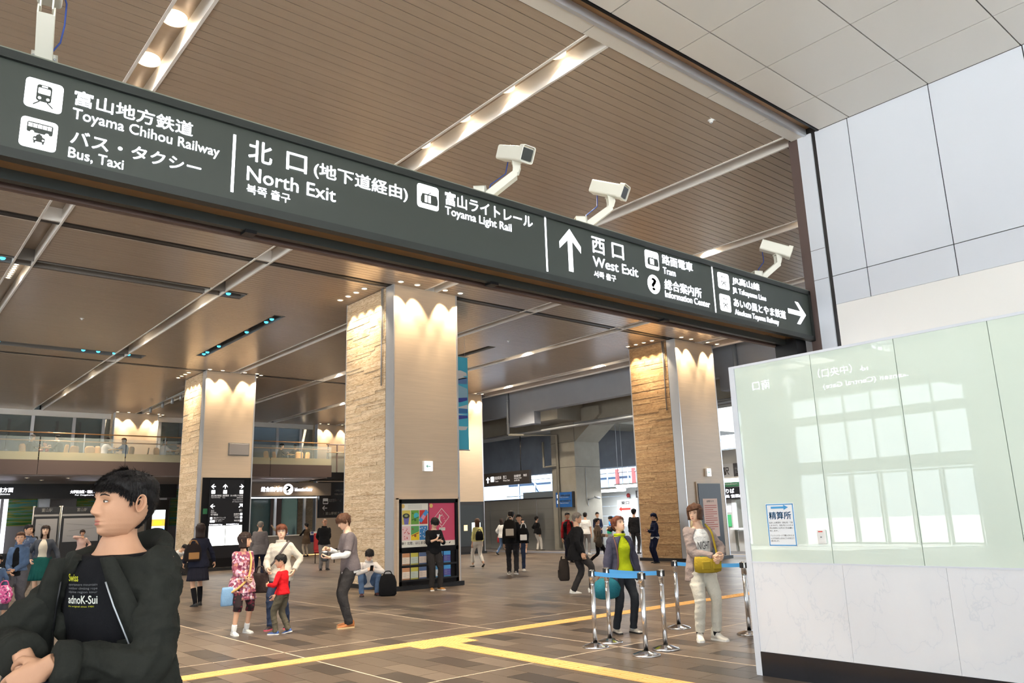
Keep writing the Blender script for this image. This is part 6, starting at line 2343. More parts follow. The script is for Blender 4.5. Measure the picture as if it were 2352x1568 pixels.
b = bag('light blue cloth shoulder bag with brown corners hanging at the girl in the floral tunic', w(J, (.07, -.30, .50)), J['t'].rotation_euler.z, (.07, .20, .27), cloth('sky_bag', (120, 156, 190)), 'tote', 0.0, mat('brown_corner', (160, 90, 60), rough=.6))

# --- woman with glasses behind the boy
x, y = 5.42, 12.3
J = person('woman in a beige-grey pullover with glasses and short reddish hair', (x, y), facing(162, x, y), 1.58, True, head=(12, -6, 4), hl=(.08, .27, .95), hr=(.28, -.12, .98), handpose=('relax', 'relax'),
           fl=(-.05, .13, 0, 0), fr=(.12, -.1, 0, 0), top=dict(mat=cloth('oatmeal', (192, 186, 174), .06), t=.030, hem=-.16, loose=1.08, name='pullover', collar=1), bottom=dict(mat=C_dkdenim, loose=.96, name='jeans'),
           shoes=(mat('shoe_dark', (44, 34, 34), rough=.5), mat('sole_pink', (206, 90, 110)), 'sneaker'), hair=dict(style='short', mat=H_red, cap=dict(front=.03, side=-.03, t=.022, top=.03)), glasses=True, skin=M_skin_pale, fat=1.08)
P_, R_ = smooth_path([(.0, .14, 1.43), (.15, .08, 1.3), (.17, -.04, 1.12), (.15, -.2, .95), (.05, -.26, .85)], [.018] * 5)
MB().tube(P_, R_, 6).build('shoulder_strap', mat('stripe_strap', (92, 84, 84), rough=.7), J['t'])
bag('dark brown shoulder bag of the woman with glasses, behind the boy', w(J, (.12, -.30, .60)), J['t'].rotation_euler.z, (.12, .3, .3), cloth('brown_bag', (62, 52, 50)), 'tote', .1)

# --- boy in the red top
x, y = 5.2, 11.68
J = person('small boy in a red pullover and olive trousers with blue sneakers', (x, y), facing(62, x, y), 1.10, False, 1.36, lean=4, head=(18, 8, 0), hl=(.28, .16, 1.1), hr=(.2, -.02, .86), pl=(-.4, .6, -.5), pr=(-.6, -.6, -.3), handpose=('hold', 'relax'),
           fl=(.10, .10, 0, 0), fr=(-.14, -.08, .02, 14), top=dict(mat=cloth('red', (206, 30, 38), .06), t=.02, hem=-.06, name='pullover', loose=1.1), bottom=dict(mat=C_olive, loose=1.12), shoes=(mat('shoe_blue', (60, 90, 150), rough=.5), M_sole_white, 'sneaker'),
           hair=dict(style='short', mat=H_black, cap=dict(front=.05, back=-.06, t=.010, top=.014)))

# --- man with the grey layered shirt looking at his camera
x, y = 6.23, 11.5
J = person('man in a grey tee over white sleeves looking down at a black pouch', (x, y), facing(104, x, y), 1.74, False, lean=7, head=(4, 26, 0), hl=(.34, .13, 1.05), hr=(.33, .0, 1.16), pl=(-.6, .5, -.6), pr=(-.7, -.4, -.5), handpose=('hold', 'tap'), palm=((.1, -.3, 1), (.2, .5, -.7)),
           fl=(.03, .10, 0, 0), fr=(-.03, -.12, 0, 0), inner=dict(mat=C_white, t=.012, hem=-.135, name='undershirt', sleeve=.97), top=dict(mat=cloth('taupe_grey', (106, 98, 100)), t=.026, hem=-.10, sleeve=.42, name='tee', loose=1.18), bottom=dict(mat=C_char, loose=1.12, name='jeans'),
           shoes=SH_brown, hair=dict(style='short', mat=H_brown, cap=dict(front=.022, side=-.03, back=-.1, t=.02, top=.026, rough=.006)), skin=M_skin_pale)
p = w(J, (.41, .07, 1.06))
t = thing('pouch', 'black pouch with a silver edge held by the man in the grey tee', 'pouch', p, rotz=J['t'].rotation_euler.z)
BASE[t.name] = V((0, 0, 0))
MB().bevel_box(-.04, .05, -.06, .06, -.07, .07, .015).build('case', M_blackplastic, t)
MB().bevel_box(-.03, .04, -.05, .05, .06, .085, .006).build('silver_edge', M_galv, t)

# --- squatting man and his black bag
x, y = 9.1, 15.95
J = person('man squatting against the wood pillar in a pale checked shirt looking at his phone', (x, y), facing(190, x, y), 1.70, False, lean=20, head=(-4, 30, 0), pelvis=(-.12, 0, .26), fl=(.14, .17, 0, 0), fr=(.14, -.17, 0, 0), hl=(.30, .05, .56), hr=(.30, -.06, .56), pl=(.2, .8, -.5), pr=(.2, -.8, -.5), handpose=('hold', 'hold'),
           kneepole=((1, .35, .9), (1, -.35, .9)), top=dict(mat=cloth('pale_check', (206, 200, 196), .12), t=.02, hem=-.05, name='shirt', collar=1), bottom=dict(mat=C_denim, loose=1.08, name='jeans'), shoes=(mat('shoe_maroon', (74, 36, 34), rough=.5), M_sole_black, 'sneaker'), hair=dict(style='short', mat=H_black, cap=dict(front=.025, side=-.02, t=.022, top=.028)), skin=M_skin_pale)
phone(J, 'small phone held by the squatting man', (.40, 0, .60), J['t'].rotation_euler.z, 30)
bag('black upright travel bag standing on the floor beside the squatting man', (9.3, 15.45, 0), facing(180, 9.3, 15.45), (.22, .38, .46), cloth('bag_black', (22, 22, 24)), 'backpack', .06)

# --- man in the dark sweater, hands behind his back
x, y = 13.0, 25.9
person('bald man in a black zip sweater with his hands behind his back', (x, y), facing(188, x, y), 1.74, False, head=(10, 4, 0), hl=(-.14, .06, .88), hr=(-.14, -.06, .90), pl=(-.4, .9, 0), pr=(-.4, -.9, 0), fat=1.06, fl=(0, .12, 0, 0), fr=(.03, -.10, 0, 0),
       top=dict(mat=C_black, t=.024, hem=-.10, collar=1, name='sweater'), bottom=dict(mat=C_grey, loose=1.1), shoes=SH_black, hair=dict(style='short', mat=H_grey, cap=dict(front=.085, side=.0, t=.004, top=.002)), glasses=True, skin=M_skin_tan, voxel=.018)
# --- man in the grey suit seen from behind
x, y = 9.72, 23.6
person('grey haired man in a grey suit jacket seen from behind', (x, y), facing(-6, x, y), 1.70, False, top=dict(mat=cloth('suit_grey', (104, 98, 98)), t=.034, hem=-.2, flare=.08, name='jacket'), bottom=dict(mat=C_navy), shoes=SH_black, hair=dict(style='short', mat=H_grey, cap=dict(t=.01, top=.014)), face=False, voxel=.018)
# --- information clerk and customer
person('clerk in a cream jacket waving one arm behind the information counter', (17.25, 39.2), facing(170, 17.25, 39.2), 1.62, True, side=-14, head=(10, 0, -10), hr=(.18, -.42, 1.55), pr=(0, -.8, -.2), handpose=('relax', 'wave'), palm=(None, (1, 0, 0)), top=dict(mat=cloth('cream', (222, 206, 168), .05), t=.024, hem=-.1, name='jacket'), bottom=dict(mat=C_char), shoes=SH_black, hair=dict(style='short', mat=H_black, cap=dict(side=-.03, t=.02)), skin=M_skin_pale, voxel=.02)
J = person('woman in a dark cardigan and brown vest standing at the information counter', (17.75, 37.3), facing(40, 17.75, 37.3), 1.60, True, head=(20, 0, 0), hl=(.35, .15, 1.08), top=dict(mat=cloth('brown_vest', (92, 76, 62)), t=.03, hem=-.28, sleeve=0, flare=.1, name='vest'), inner=dict(mat=C_black, t=.016, name='cardigan'), bottom=dict(mat=cloth('beige_trousers', (200, 186, 166)), loose=1.0), shoes=SH_black,
           hair=dict(style='short', mat=H_black, cap=dict(side=-.03, t=.022, top=.03)), face=False, voxel=.02)
bag('navy shoulder bag hanging from the woman at the information counter', w(J, (-.05, -.33, .72)), J['t'].rotation_euler.z, (.2, .34, .34), cloth('navy_bag', (40, 46, 80)), 'tote', .2)

# --- schoolgirl walking away, students behind her
x, y = 5.78, 17.2
J = person('schoolgirl in a navy blazer and pleated skirt walking away with knee socks', (x, y), facing(22, x, y), 1.66, True, head=(-14, 0, 0), hr=(.12, -.40, .87), hl=(.1, .28, .9), fl=(-.12, .07, .0, 6), fr=(.12, -.12, 0, 0), top=dict(mat=C_navy, t=.026, hem=-.13, flare=.1, name='blazer'), bottom=dict(kind='skirt', mat=cloth('skirt_navy', (36, 36, 46)), hem=.52, flare=.07),
           socks=(cloth('sock_black', (22, 22, 26)), .72), shoes=SH_black, hair=dict(style='long', mat=H_dark, zb=-.19, flare=1.15, t=.028), face=False, palm=(None, (.3, 1, 0)))
bag('brown and black school bag on the back of the schoolgirl', w(J, (-.16, .20, .93)), J['t'].rotation_euler.z, (.14, .34, .36), cloth('school_bag', (36, 30, 30)), 'backpack', .06, mat('bag_tan', (150, 108, 60), rough=.5), group=None)
x, y = 7.4, 25.6
person('student with dark hair and white collar half hidden by the man in front', (x, y), facing(60, x, y), 1.56, True, top=dict(mat=C_navy, t=.026, name='blazer'), bottom=dict(kind='skirt', mat=cloth('skirt_navy', (36, 36, 46)), hem=.5), inner=dict(mat=C_white, t=.02, neck=.50, sleeve=0), hair=dict(style='bob', mat=H_dark, zb=-.14, flare=1.15), shoes=SH_black, face=False, voxel=.02)
x, y = 8.9, 28.6
person('student in a white shirt bent forward over his bag by the left pillar', (x, y), facing(230, x, y), 1.66, False, lean=48, pelvis=(-.25, 0, .5), fl=(.15, .14, 0, 0), fr=(.15, -.14, 0, 0), head=(0, 48, 0), hl=(.4, .1, .58), hr=(.4, -.1, .58), top=dict(mat=C_white, t=.02, sleeve=.4, name='shirt'), bottom=dict(mat=C_char), hair=dict(style='short', mat=H_black), shoes=SH_black, kneepole=((1, .2, .6), (1, -.2, .6)), voxel=.02)
t = thing('bench_block', 'low dark bench under the bent student by the left pillar', 'bench', (8.6, 28.95, 0))
MB().bevel_box(8.35, 9.35, 28.6, 29.1, .3, .4, .01).build('seat', M_dark, t)
for xx in (8.4, 9.25):
    box('leg', M_dark, t, xx, xx + .05, 28.62, 29.08, 0, .3)

# --- family at the left edge
x, y = 3.62, 21.4
J = person('woman in a grey denim jacket and dark green skirt walking towards the viewer', (x, y), facing(172, x, y), 1.74, True, head=(8, -12, 0), fl=(.12, .08, 0, 0), fr=(-.10, -.08, .01, 8), pelvis=(0, 0, .92), hl=(.05, .34, .86), hr=(.12, -.22, .95), top=dict(mat=cloth('grey_denim', (72, 76, 84), .2), t=.028, hem=.06, open=34, name='jacket'), inner=dict(mat=cloth('cream_blouse', (222, 212, 192), .04), t=.018, hem=.07, sleeve=0, name='blouse'),
           bottom=dict(kind='skirt', mat=cloth('green_skirt', (26, 84, 80)), hem=.50, flare=.11), shoes=PUMP, hair=dict(style='long', mat=H_dark, zb=-.17, flare=1.15), skin=M_skin_pale)
x, y = 2.72, 18.6
J = person('woman in a blue denim jacket and wide grey trousers at the left edge', (x, y), facing(160, x, y), 1.62, True, head=(16, 0, 0), **walk2, hl=(.2, .02, .93), hr=(.22, -.04, .90), top=dict(mat=C_denim, t=.03, hem=.0, open=22, name='jacket', loose=1.1, collar=1), inner=dict(mat=C_black, t=.018, sleeve=0), bottom=dict(mat=cloth('grey_wide', (92, 92, 98), .15), loose=1.35, len=.88), shoes=(mat('shoe_cream', (232, 226, 212), rough=.5), M_sole_white, 'pump'),
           hair=dict(style='tail', mat=H_brown, cap=dict(front=.05, t=.012)), skin=M_skin)
x, y = 2.34, 18.3
J = person('child in a denim jacket carrying a pink bag at the left edge', (x, y), facing(175, x, y), 1.16, False, 1.3, **walk, top=dict(mat=C_denim, t=.022, name='jacket'), bottom=dict(mat=C_char), shoes=SH_black, hair=dict(style='short', mat=H_black, cap=dict(front=.03)), hl=(.12, .24, .86))
bag('pink and white patterned drawstring bag carried by the child', w(J, (.16, .24, .42)), J['t'].rotation_euler.z, (.16, .3, .34), ramp_mat('pink_pattern', ((0, (60, 30, 70)), (.4, (214, 90, 150)), (.6, (236, 220, 230)), (1, (120, 50, 110))), scale=24, world=False, const=True), 'duffel', .08)
x, y = 3.45, 22.6
person('man in a blue checked shirt behind the woman in the green skirt', (x, y), facing(200, x, y), 1.80, False, head=(30, 0, 0), **walk2, top=dict(mat=ramp_mat('blue_check', ((0, (60, 76, 104)), (.5, (110, 120, 140)), (.7, (70, 84, 110)), (1, (150, 140, 120))), scale=20, kind='VORONOI', world=False, const=True, rough=.9), t=.024, name='shirt', collar=1), bottom=dict(mat=C_grey), shoes=SH_black, hair=dict(style='short', mat=H_black, cap=dict(t=.008)), voxel=.018)
x, y = 6.9, 33.5
person('woman with short dark hair and a pink blouse in front of the map board', (x, y), facing(185, x, y), 1.62, True, hr=(.18, -.05, 1.42), hl=(.1, .2, 1.0), handpose=('relax', 'grip'), top=dict(mat=cloth('pink_blouse', (226, 190, 176), .05), t=.024, name='blouse'), bottom=dict(mat=C_char), shoes=SH_black, hair=dict(style='short', mat=H_dark, cap=dict(front=.025, side=-.03, t=.022)), voxel=.02)
x, y = 5.4, 34.5
person('man in a dark grey jacket seen from behind under the tram stop header', (x, y), facing(20, x, y), 1.74, False, top=dict(mat=C_char, t=.03, hem=-.16, name='jacket'), bottom=dict(mat=C_black), shoes=SH_black, hair=dict(style='short', mat=H_black), face=False, voxel=.02)
x, y = 4.05, 35.0
person('dark clothed person sitting at the far left under the tram stop header', (x, y), facing(170, x, y), 1.68, False, pelvis=(-.1, 0, .5), fl=(.35, .12, 0, 0), fr=(.35, -.12, 0, 0), hl=(.25, .1, .68), hr=(.25, -.1, .68), top=dict(mat=C_black, t=.03, name='jacket'), bottom=dict(mat=C_black), shoes=SH_white, hair=dict(style='short', mat=H_black), voxel=.022)
t = thing('waiting_bench', 'black waiting bench at the far left under the tram stop header', 'bench', (4.0, 35.25, 0))
MB().bevel_box(3.3, 4.8, 35.0, 35.45, .36, .42, .01).build('seat', M_black, t)
MB().bevel_box(3.3, 4.8, 35.42, 35.5, .42, .85, .01).build('backrest', M_black, t)
for xx in (3.35, 4.7):
    box('leg', M_black, t, xx, xx + .06, 35.02, 35.44, 0, .36)

# --- man leaning on the poster board with his phone
x, y = 10.72, 15.72
J = person('young man in a black top leaning on the poster board over his phone', (x, y), facing(200, x, y), 1.64, False, lean=2, head=(6, 38, 0), pelvis=(-.03, 0, .93), hl=(.30, .05, 1.16), hr=(.31, -.07, 1.18), pl=(-.3, .6, -.8), pr=(-.3, -.6, -.8), handpose=('hold', 'hold'), fl=(.12, .10, 0, 0), fr=(.08, -.10, 0, 0), toe=16,
           top=dict(mat=C_black, t=.02, hem=-.09, sleeve=.72, name='top', wr=.005), bottom=dict(mat=cloth('faded_black', (50, 47, 46)), loose=1.1), shoes=(mat('shoe_camel', (176, 124, 66), rough=.6), M_sole_white, 'sneaker'), hair=dict(style='short', mat=H_black, cap=dict(front=.02, side=-.025, t=.022, top=.03)), skin=M_skin_pale)
phone(J, 'white phone held by the young man at the poster board', (.40, -.01, 1.20), J['t'].rotation_euler.z, 40)
# pale animal print on the chest
mb = MB()
for (u, v, r) in ((.0, 0, .03), (-.022, .03, .012), (.022, .03, .012), (0, -.045, .022)):
    n_ = 12
    mb.add([tuple(J['spine'](.34 + v + r * math.sin(2 * PI * k / n_), .142 - .5 * abs(u + .06 + r * math.cos(2 * PI * k / n_)) ** 2 * 2, u + .06 + r * math.cos(2 * PI * k / n_))) for k in range(n_)], [list(range(n_))], False)
mb.build('chest_print', M_paper, J['t'])

# --- walkers between the poster pillar and the right-hand pillar
x, y = 16.5, 21.6
J = person('woman in a yellow and grey top and white trousers walking away', (x, y), facing(28, x, y), 1.60, True, head=(-10, 0, 0), **walk, top=dict(mat=cloth('pale_yellow', (222, 214, 140), .06), t=.024, hem=-.02, name='top', sleeve=.8), bottom=dict(mat=cloth('white_trousers', (226, 220, 210), .05), loose=1.05, len=.9), shoes=PUMP, hair=dict(style='long', mat=H_brown, zb=-.24, flare=1.05), face=False, voxel=.018)
bag('small black backpack on the woman in the yellow top', w(J, (-.20, .03, .92)), J['t'].rotation_euler.z, (.14, .27, .3), cloth('bag_black', (22, 22, 24)), 'backpack', .05)
x, y = 22.2, 27.3
J = person('woman in a white blouse and blue jeans with a red handbag', (x, y), facing(-50, x, y), 1.56, True, hl=(.12, .27, .93), **walk2, top=dict(mat=C_white, t=.03, hem=-.12, name='blouse', loose=1.2), bottom=dict(mat=C_denim, name='jeans'), shoes=PUMP, hair=dict(style='long', mat=H_dark, zb=-.2), face=False, voxel=.02)
bag('red handbag carried by the woman in the white blouse', w(J, (.14, .30, .56)), J['t'].rotation_euler.z, (.14, .34, .26), mat('red_leather', (176, 34, 38), rough=.4), 'tote', .1)
x, y = 14.8, 17.75
J = person('man in dark clothes walking away with a big black backpack', (x, y), facing(-4, x, y), 1.76, False, fl=(.05, .1, 0, 0), fr=(-.1, -.1, .0, 10), top=dict(mat=C_black, t=.03, hem=-.1, name='jacket'), bottom=dict(mat=cloth('washed_black', (44, 43, 46)), loose=1.1), shoes=(mat('shoe_grey', (150, 146, 142), rough=.6), M_sole_white, 'sneaker'), hair=dict(style='short', mat=H_black), face=False, skin=M_skin)
bag('large black backpack with pale straps on the man walking away', w(J, (-.24, .03, .98)), J['t'].rotation_euler.z, (.22, .36, .52), cloth('bag_dark', (34, 30, 28)), 'backpack', .08, mat('pale_strap', (180, 172, 160), rough=.7))
bag('dark sports bag with white stripe slung right of the big backpack', w(J, (-.12, -.34, .86)), J['t'].rotation_euler.z, (.22, .3, .42), cloth('bag_black', (22, 22, 24)), 'duffel', .1, M_paper)
x, y = 15.9, 18.7
person('person with short black hair beside the man with the big backpack', (x, y), facing(180, x, y), 1.66, False, top=dict(mat=C_black, t=.03, name='jacket'), bottom=dict(mat=C_dkdenim), shoes=SH_white, hair=dict(style='short', mat=H_black), voxel=.02)
x, y = 23.0, 26.8
person('woman in a long black coat behind the backpack man', (x, y), facing(188, x, y), 1.52, True, **walk, top=dict(mat=C_black, t=.03, hem=-.4, flare=.12, name='coat'), bottom=None, shoes=PUMP, hair=dict(style='bob', mat=H_black, zb=-.1), skin=M_skin_pale, voxel=.02)
x, y = 25.6, 28.8
J = person('woman in a black jacket and white trousers in front of the grey site partition', (x, y), facing(-62, x, y), 1.58, True, hl=(.15, .2, 1.1), fl=(.05, .1, 0, 0), fr=(.2, -.08, 0, 0), top=dict(mat=C_black, t=.03, hem=-.08, name='jacket'), bottom=dict(mat=cloth('white_trousers', (226, 220, 210), .05), loose=1.08), shoes=(mat('shoe_tan', (150, 120, 96), rough=.5), M_sole_black, 'pump'), hair=dict(style='short', mat=H_black, cap=dict(side=-.03, t=.022)), voxel=.02)
bag('black shoulder bag of the woman in white trousers', w(J, (-.05, -.30, .80)), J['t'].rotation_euler.z, (.16, .34, .3), cloth('bag_black', (22, 22, 24)), 'tote', .25)
x, y = 11.9, 12.15
J = person('old man in a black jacket with glasses striding to the right', (x, y), facing(280, x, y), 1.67, False, lean=3, head=(0, 2, 0), fl=(-.1, .08, .0, 8), fr=(.28, -.08, .04, -14), pelvis=(0, 0, .9), hl=(-.1, .28, .86), hr=(.06, -.27, .84), fat=1.04, top=dict(mat=C_black, t=.036, hem=-.22, flare=.12, name='jacket', loose=1.15), bottom=dict(mat=C_char, loose=1.1), shoes=SH_white,
           hair=dict(style='short', mat=H_grey, cap=dict(front=.06, t=.012, top=.016)), glasses=True, skin=M_skin)
bag('dark rucksack held low at the far side of the striding old man', w(J, (-.26, .2, .26)), J['t'].rotation_euler.z, (.22, .24, .44), cloth('bag_brown', (52, 46, 42)), 'backpack', .05)
x, y = 19.4, 20.2
person('man in a red checked shirt and dark vest behind the striding old man', (x, y), facing(200, x, y), 1.68, False, top=dict(mat=C_black, t=.03, open=26, sleeve=0, name='vest'), inner=dict(mat=cloth('red_check', (150, 34, 40), .3), t=.02, name='shirt', collar=1), bottom=dict(mat=C_navy), shoes=SH_black, hair=dict(style='short', mat=H_black, cap=dict(t=.008)), skin=M_skin_tan, voxel=.02)
x, y = 23.4, 23.3
person('young man in a white tee with a dark shoulder strap near the ticket gate', (x, y), facing(-10, x, y), 1.68, False, top=dict(mat=C_white, t=.024, sleeve=.4, name='tee'), bottom=dict(mat=C_grey), shoes=SH_white, hair=dict(style='short', mat=H_black), face=False, voxel=.02)
x, y = 18.6, 18.0
J = person('woman in a brown quilted jacket and black leggings walking to the right', (x, y), facing(262, x, y), 1.50, True, head=(-8, 0, 0), fl=(.22, .08, 0, 0), fr=(-.34, -.08, .10, 40), pelvis=(0, 0, .9), hl=(.28, .08, 1.06), hr=(.28, -.1, 1.04), top=dict(mat=cloth('quilt_brown', (124, 104, 86), .15, .5, 18), t=.032, hem=-.08, name='jacket', collar=1), bottom=dict(mat=C_black, loose=.92, name='leggings'), shoes=(mat('shoe_coral', (214, 70, 84), rough=.5), M_sole_white, 'sneaker'), hair=dict(style='short', mat=H_black, cap=dict(side=-.03, t=.02)), skin=M_skin, voxel=.018)
bag('brown shoulder bag at the hip of the woman in the quilted jacket', w(J, (.10, -.34, .66)), J['t'].rotation_euler.z, (.18, .34, .32), cloth('bag_olive', (74, 66, 56)), 'duffel', .18)
x, y = 26.3, 25.4
person('station attendant in a dark blue suit and tie by the ticket gate', (x, y), facing(195, x, y), 1.68, False, hl=(.2, .03, 1.0), hr=(.2, -.03, .98), top=dict(mat=cloth('suit_blue', (32, 40, 66)), t=.03, hem=-.16, open=16, name='jacket'), inner=dict(mat=C_white, t=.018, sleeve=0, collar=1), bottom=dict(mat=C_navy), shoes=SH_black, hair=dict(style='short', mat=H_black), glasses=True, skin=M_skin, voxel=.02)
x, y = 24.6, 21.7
person('man in a black jacket and cap seen from behind beside the right-hand pillar', (x, y), facing(-20, x, y), 1.74, False, top=dict(mat=C_black, t=.034, hem=-.14, name='jacket'), bottom=dict(mat=C_char), shoes=SH_black, hair=dict(style='short', mat=H_black), cap=C_black, face=False, voxel=.02)
x, y = 23.4, 21.4
J = person('person in dark clothes bending forward at the ticket gate', (x, y), facing(75, x, y), 1.6, False, lean=35, head=(0, 20, 0), hl=(.5, .1, 1.05), hr=(.45, -.1, 1.1), top=dict(mat=C_black, t=.03, name='jacket'), bottom=dict(mat=C_grey), shoes=SH_black, hair=dict(style='short', mat=H_black), face=False, voxel=.02)
# --- guard in uniform
x, y = 20.35, 17.1
J = person('guard in a navy uniform and cap standing against the warm wood pillar', (x, y), facing(112, x, y), 1.55, True, hl=(.28, .06, 1.12), hr=(.3, -.04, 1.14), pl=(-.4, .5, -.8), pr=(-.4, -.5, -.8), handpose=('hold', 'hold'), top=dict(mat=cloth('uniform', (30, 36, 60)), t=.03, hem=-.02, name='jacket', collar=1), bottom=dict(mat=cloth('uniform', (30, 36, 60)), loose=1.15), inner=dict(mat=C_white, t=.016, sleeve=0, neck=.5), shoes=SH_black,
           hair=dict(style='tail', mat=H_black, cap=dict(t=.012)), cap=cloth('uniform', (30, 36, 60)), glasses=True, voxel=.016)
mb = MB()
limb(mb, [J['SR'].lerp(J['ER'], .45), J['SR'].lerp(J['ER'], .7)], [.066, .064], 14, False)
mb.build('arm_band', mat('gold_band', (150, 140, 60), rough=.6), J['t'])
x, y = 21.0, 15.9
person('woman with a brown fringe half hidden behind the man in the cardigan', (x, y), facing(158, x, y), 1.60, True, top=dict(mat=cloth('cream', (222, 206, 168), .05), t=.024, name='top'), bottom=dict(mat=C_char), shoes=SH_black, hair=dict(style='bob', mat=H_brown, zb=-.11), skin=M_skin_pale, voxel=.02)

# --- woman in the green turtleneck
M_wavy = ramp_mat('wavy_leggings', ((0, (24, 28, 34)), (.46, (30, 36, 44)), (.5, (76, 84, 92)), (.54, (30, 36, 44)), (1, (24, 28, 34))), scale=9, kind='WAVE', wave_dist=4, world=False, rough=.85)
x, y = 8.42, 7.72
J = person('woman in a lime green turtleneck and navy jacket looking up', (x, y), facing(212, x, y), 1.54, True, head=(18, -22, 0), hr=(.06, -.30, .80), hl=(.05, .27, .84), fl=(.10, .09, 0, 0), fr=(-.02, -.14, 0, 0), handpose=('relax', 'grip'), fat=1.04,
           inner=dict(mat=cloth('lime', (172, 186, 30), .08, .4, 60), t=.022, hem=-.06, neck=.515, name='turtleneck', collar=1, sleeve=0), top=dict(mat=cloth('navy_jacket', (66, 66, 82), .1), t=.046, hem=-.17, flare=.1, open=40, name='jacket', loose=1.2, neck=.49), bottom=dict(mat=M_wavy, loose=1.0, name='leggings', len=.98), socks=(C_white, .12),
           shoes=(mat('shoe_silver', (196, 190, 180), rough=.3, metal=.4), M_sole_black, 'sneaker'), hair=dict(style='short', mat=H_red, cap=dict(front=.055, side=-.02, t=.022, top=.03, back=-.075, rough=.006)), skin=M_skin_pale, voxel=.011, fine=True)
P_, R_ = smooth_path([(.02, -.13, 1.43), (.14, -.15, 1.25), (.19, -.17, 1.02), (.16, -.22, .84)], [.014] * 4)
MB().tube(P_, R_, 6).build('shoulder_strap', mat('brown_strap', (84, 52, 48), rough=.6), J['t'])
b = bag('teal cloth bag with brown top carried by the woman in the green turtleneck', w(J, (.09, -.34, .52)), J['t'].rotation_euler.z + .3, (.26, .40, .27), cloth('teal', (38, 104, 118), .2), 'duffel', .06, cloth('bag_brown2', (132, 92, 76)))

# --- man in the cardigan with the yellow waist bag
x, y = 8.6, 6.5
J = person('man in a taupe cardigan and white trousers with chin-length brown hair looking aside', (x, y), facing(206, x, y), 1.68, False, head=(-52, 0, 0), hl=(.24, .16, 1.02), hr=(.25, .06, 1.04), pl=(-.3, .8, -.5), pr=(-.5, -.8, -.3), handpose=('hold', 'hold'), fl=(.10, .10, 0, 0, 10), fr=(.05, -.11, 0, 0, -14), fat=.94,
           inner=dict(mat=C_white, t=.02, hem=-.10, sleeve=0, name='tee', neck=.46), top=dict(mat=cloth('taupe', (150, 136, 132), .1), t=.034, hem=-.2, open=48, name='cardigan', loose=1.1, flare=.06), bottom=dict(mat=cloth('ecru', (206, 202, 190), .06), loose=1.08, len=.93), socks=(C_black, .16), shoes=(mat('canvas_white', (226, 220, 208), rough=.7), M_sole_white, 'high'),
           hair=dict(style='bob', mat=H_brown, zb=-.085, flare=1.16, t=.032, phi0=48, cap=dict(front=.03, part=.02, t=.024, top=.03)), skin=M_skin_pale, voxel=.011, fine=True)


def chest_text(J, body, h0, h1, y0, y1, rx, ry, material, bold=.02, d=.006):
    co, fs_ = text_mesh(body, bold)
    lo, hi = co.min(0), co.max(0)
    mb = MB()
    vs_ = []
    for x_, y_ in co:
        u = y0 + (y1 - y0) * (x_ - lo[0]) / (hi[0] - lo[0])
        v = h0 + (h1 - h0) * (y_ - lo[1]) / (hi[1] - lo[1])
        xx = (rx + d) * math.sqrt(max(0, 1 - (u / (ry + d)) ** 2))
        vs_.append(tuple(J['spine'](v, xx, u)))
    mb.add(vs_, fs_, False)
    mb.build('chest_print', material, J['t'])


chest_text(J, 'NIGHT', .20, .30, -.075, .10, .130, .170, M_dark, .0)
t = thing('waist_bag', 'mustard yellow bag with two flap pockets worn in front by the man in the cardigan', 'bag', w(J, (.23, .02, .84)), rotz=J['t'].rotation_euler.z)
BASE[t.name] = V((0, 0, 0))
M_must = cloth('mustard', (170, 146, 48), .08)
rings = []
for f, k, dd in ((0, .7, .03), (.08, .95, .055), (.5, 1.0, .06), (.85, .95, .045), (1, .9, .02)):
    rings.append([(dd * math.cos(a) - .10 * (math.sin(a)) ** 2 * .6, .19 * k * math.sin(a), f * .2) for a in [2 * PI * q / 24 for q in range(24)]])
MB().loft(rings, True, True).build('bag_body', M_must, t, fix=True)
for s_ in (-1, 1):
    MB().bevel_box(.035, .065, s_ * .075 - .06, s_ * .075 + .06, .04, .15, .012).build('flap_pocket', M_must, t)
MB().loft([[(.03 * math.cos(a) - .02, .12 * math.sin(a), z) for a in [2 * PI * q / 16 for q in range(16)]] for z in (.195, .205)], True, True).build('green_lining', cloth('green_lining', (40, 110, 90)), t, fix=True)
P_, R_ = smooth_path([(-.03, .13, .19), (-.06, .12, .35), (-.085, .10, .5), (-.17, .065, .60)], [.014] * 4)
MB().tube(P_, R_, 6).build('strap', M_must, t)

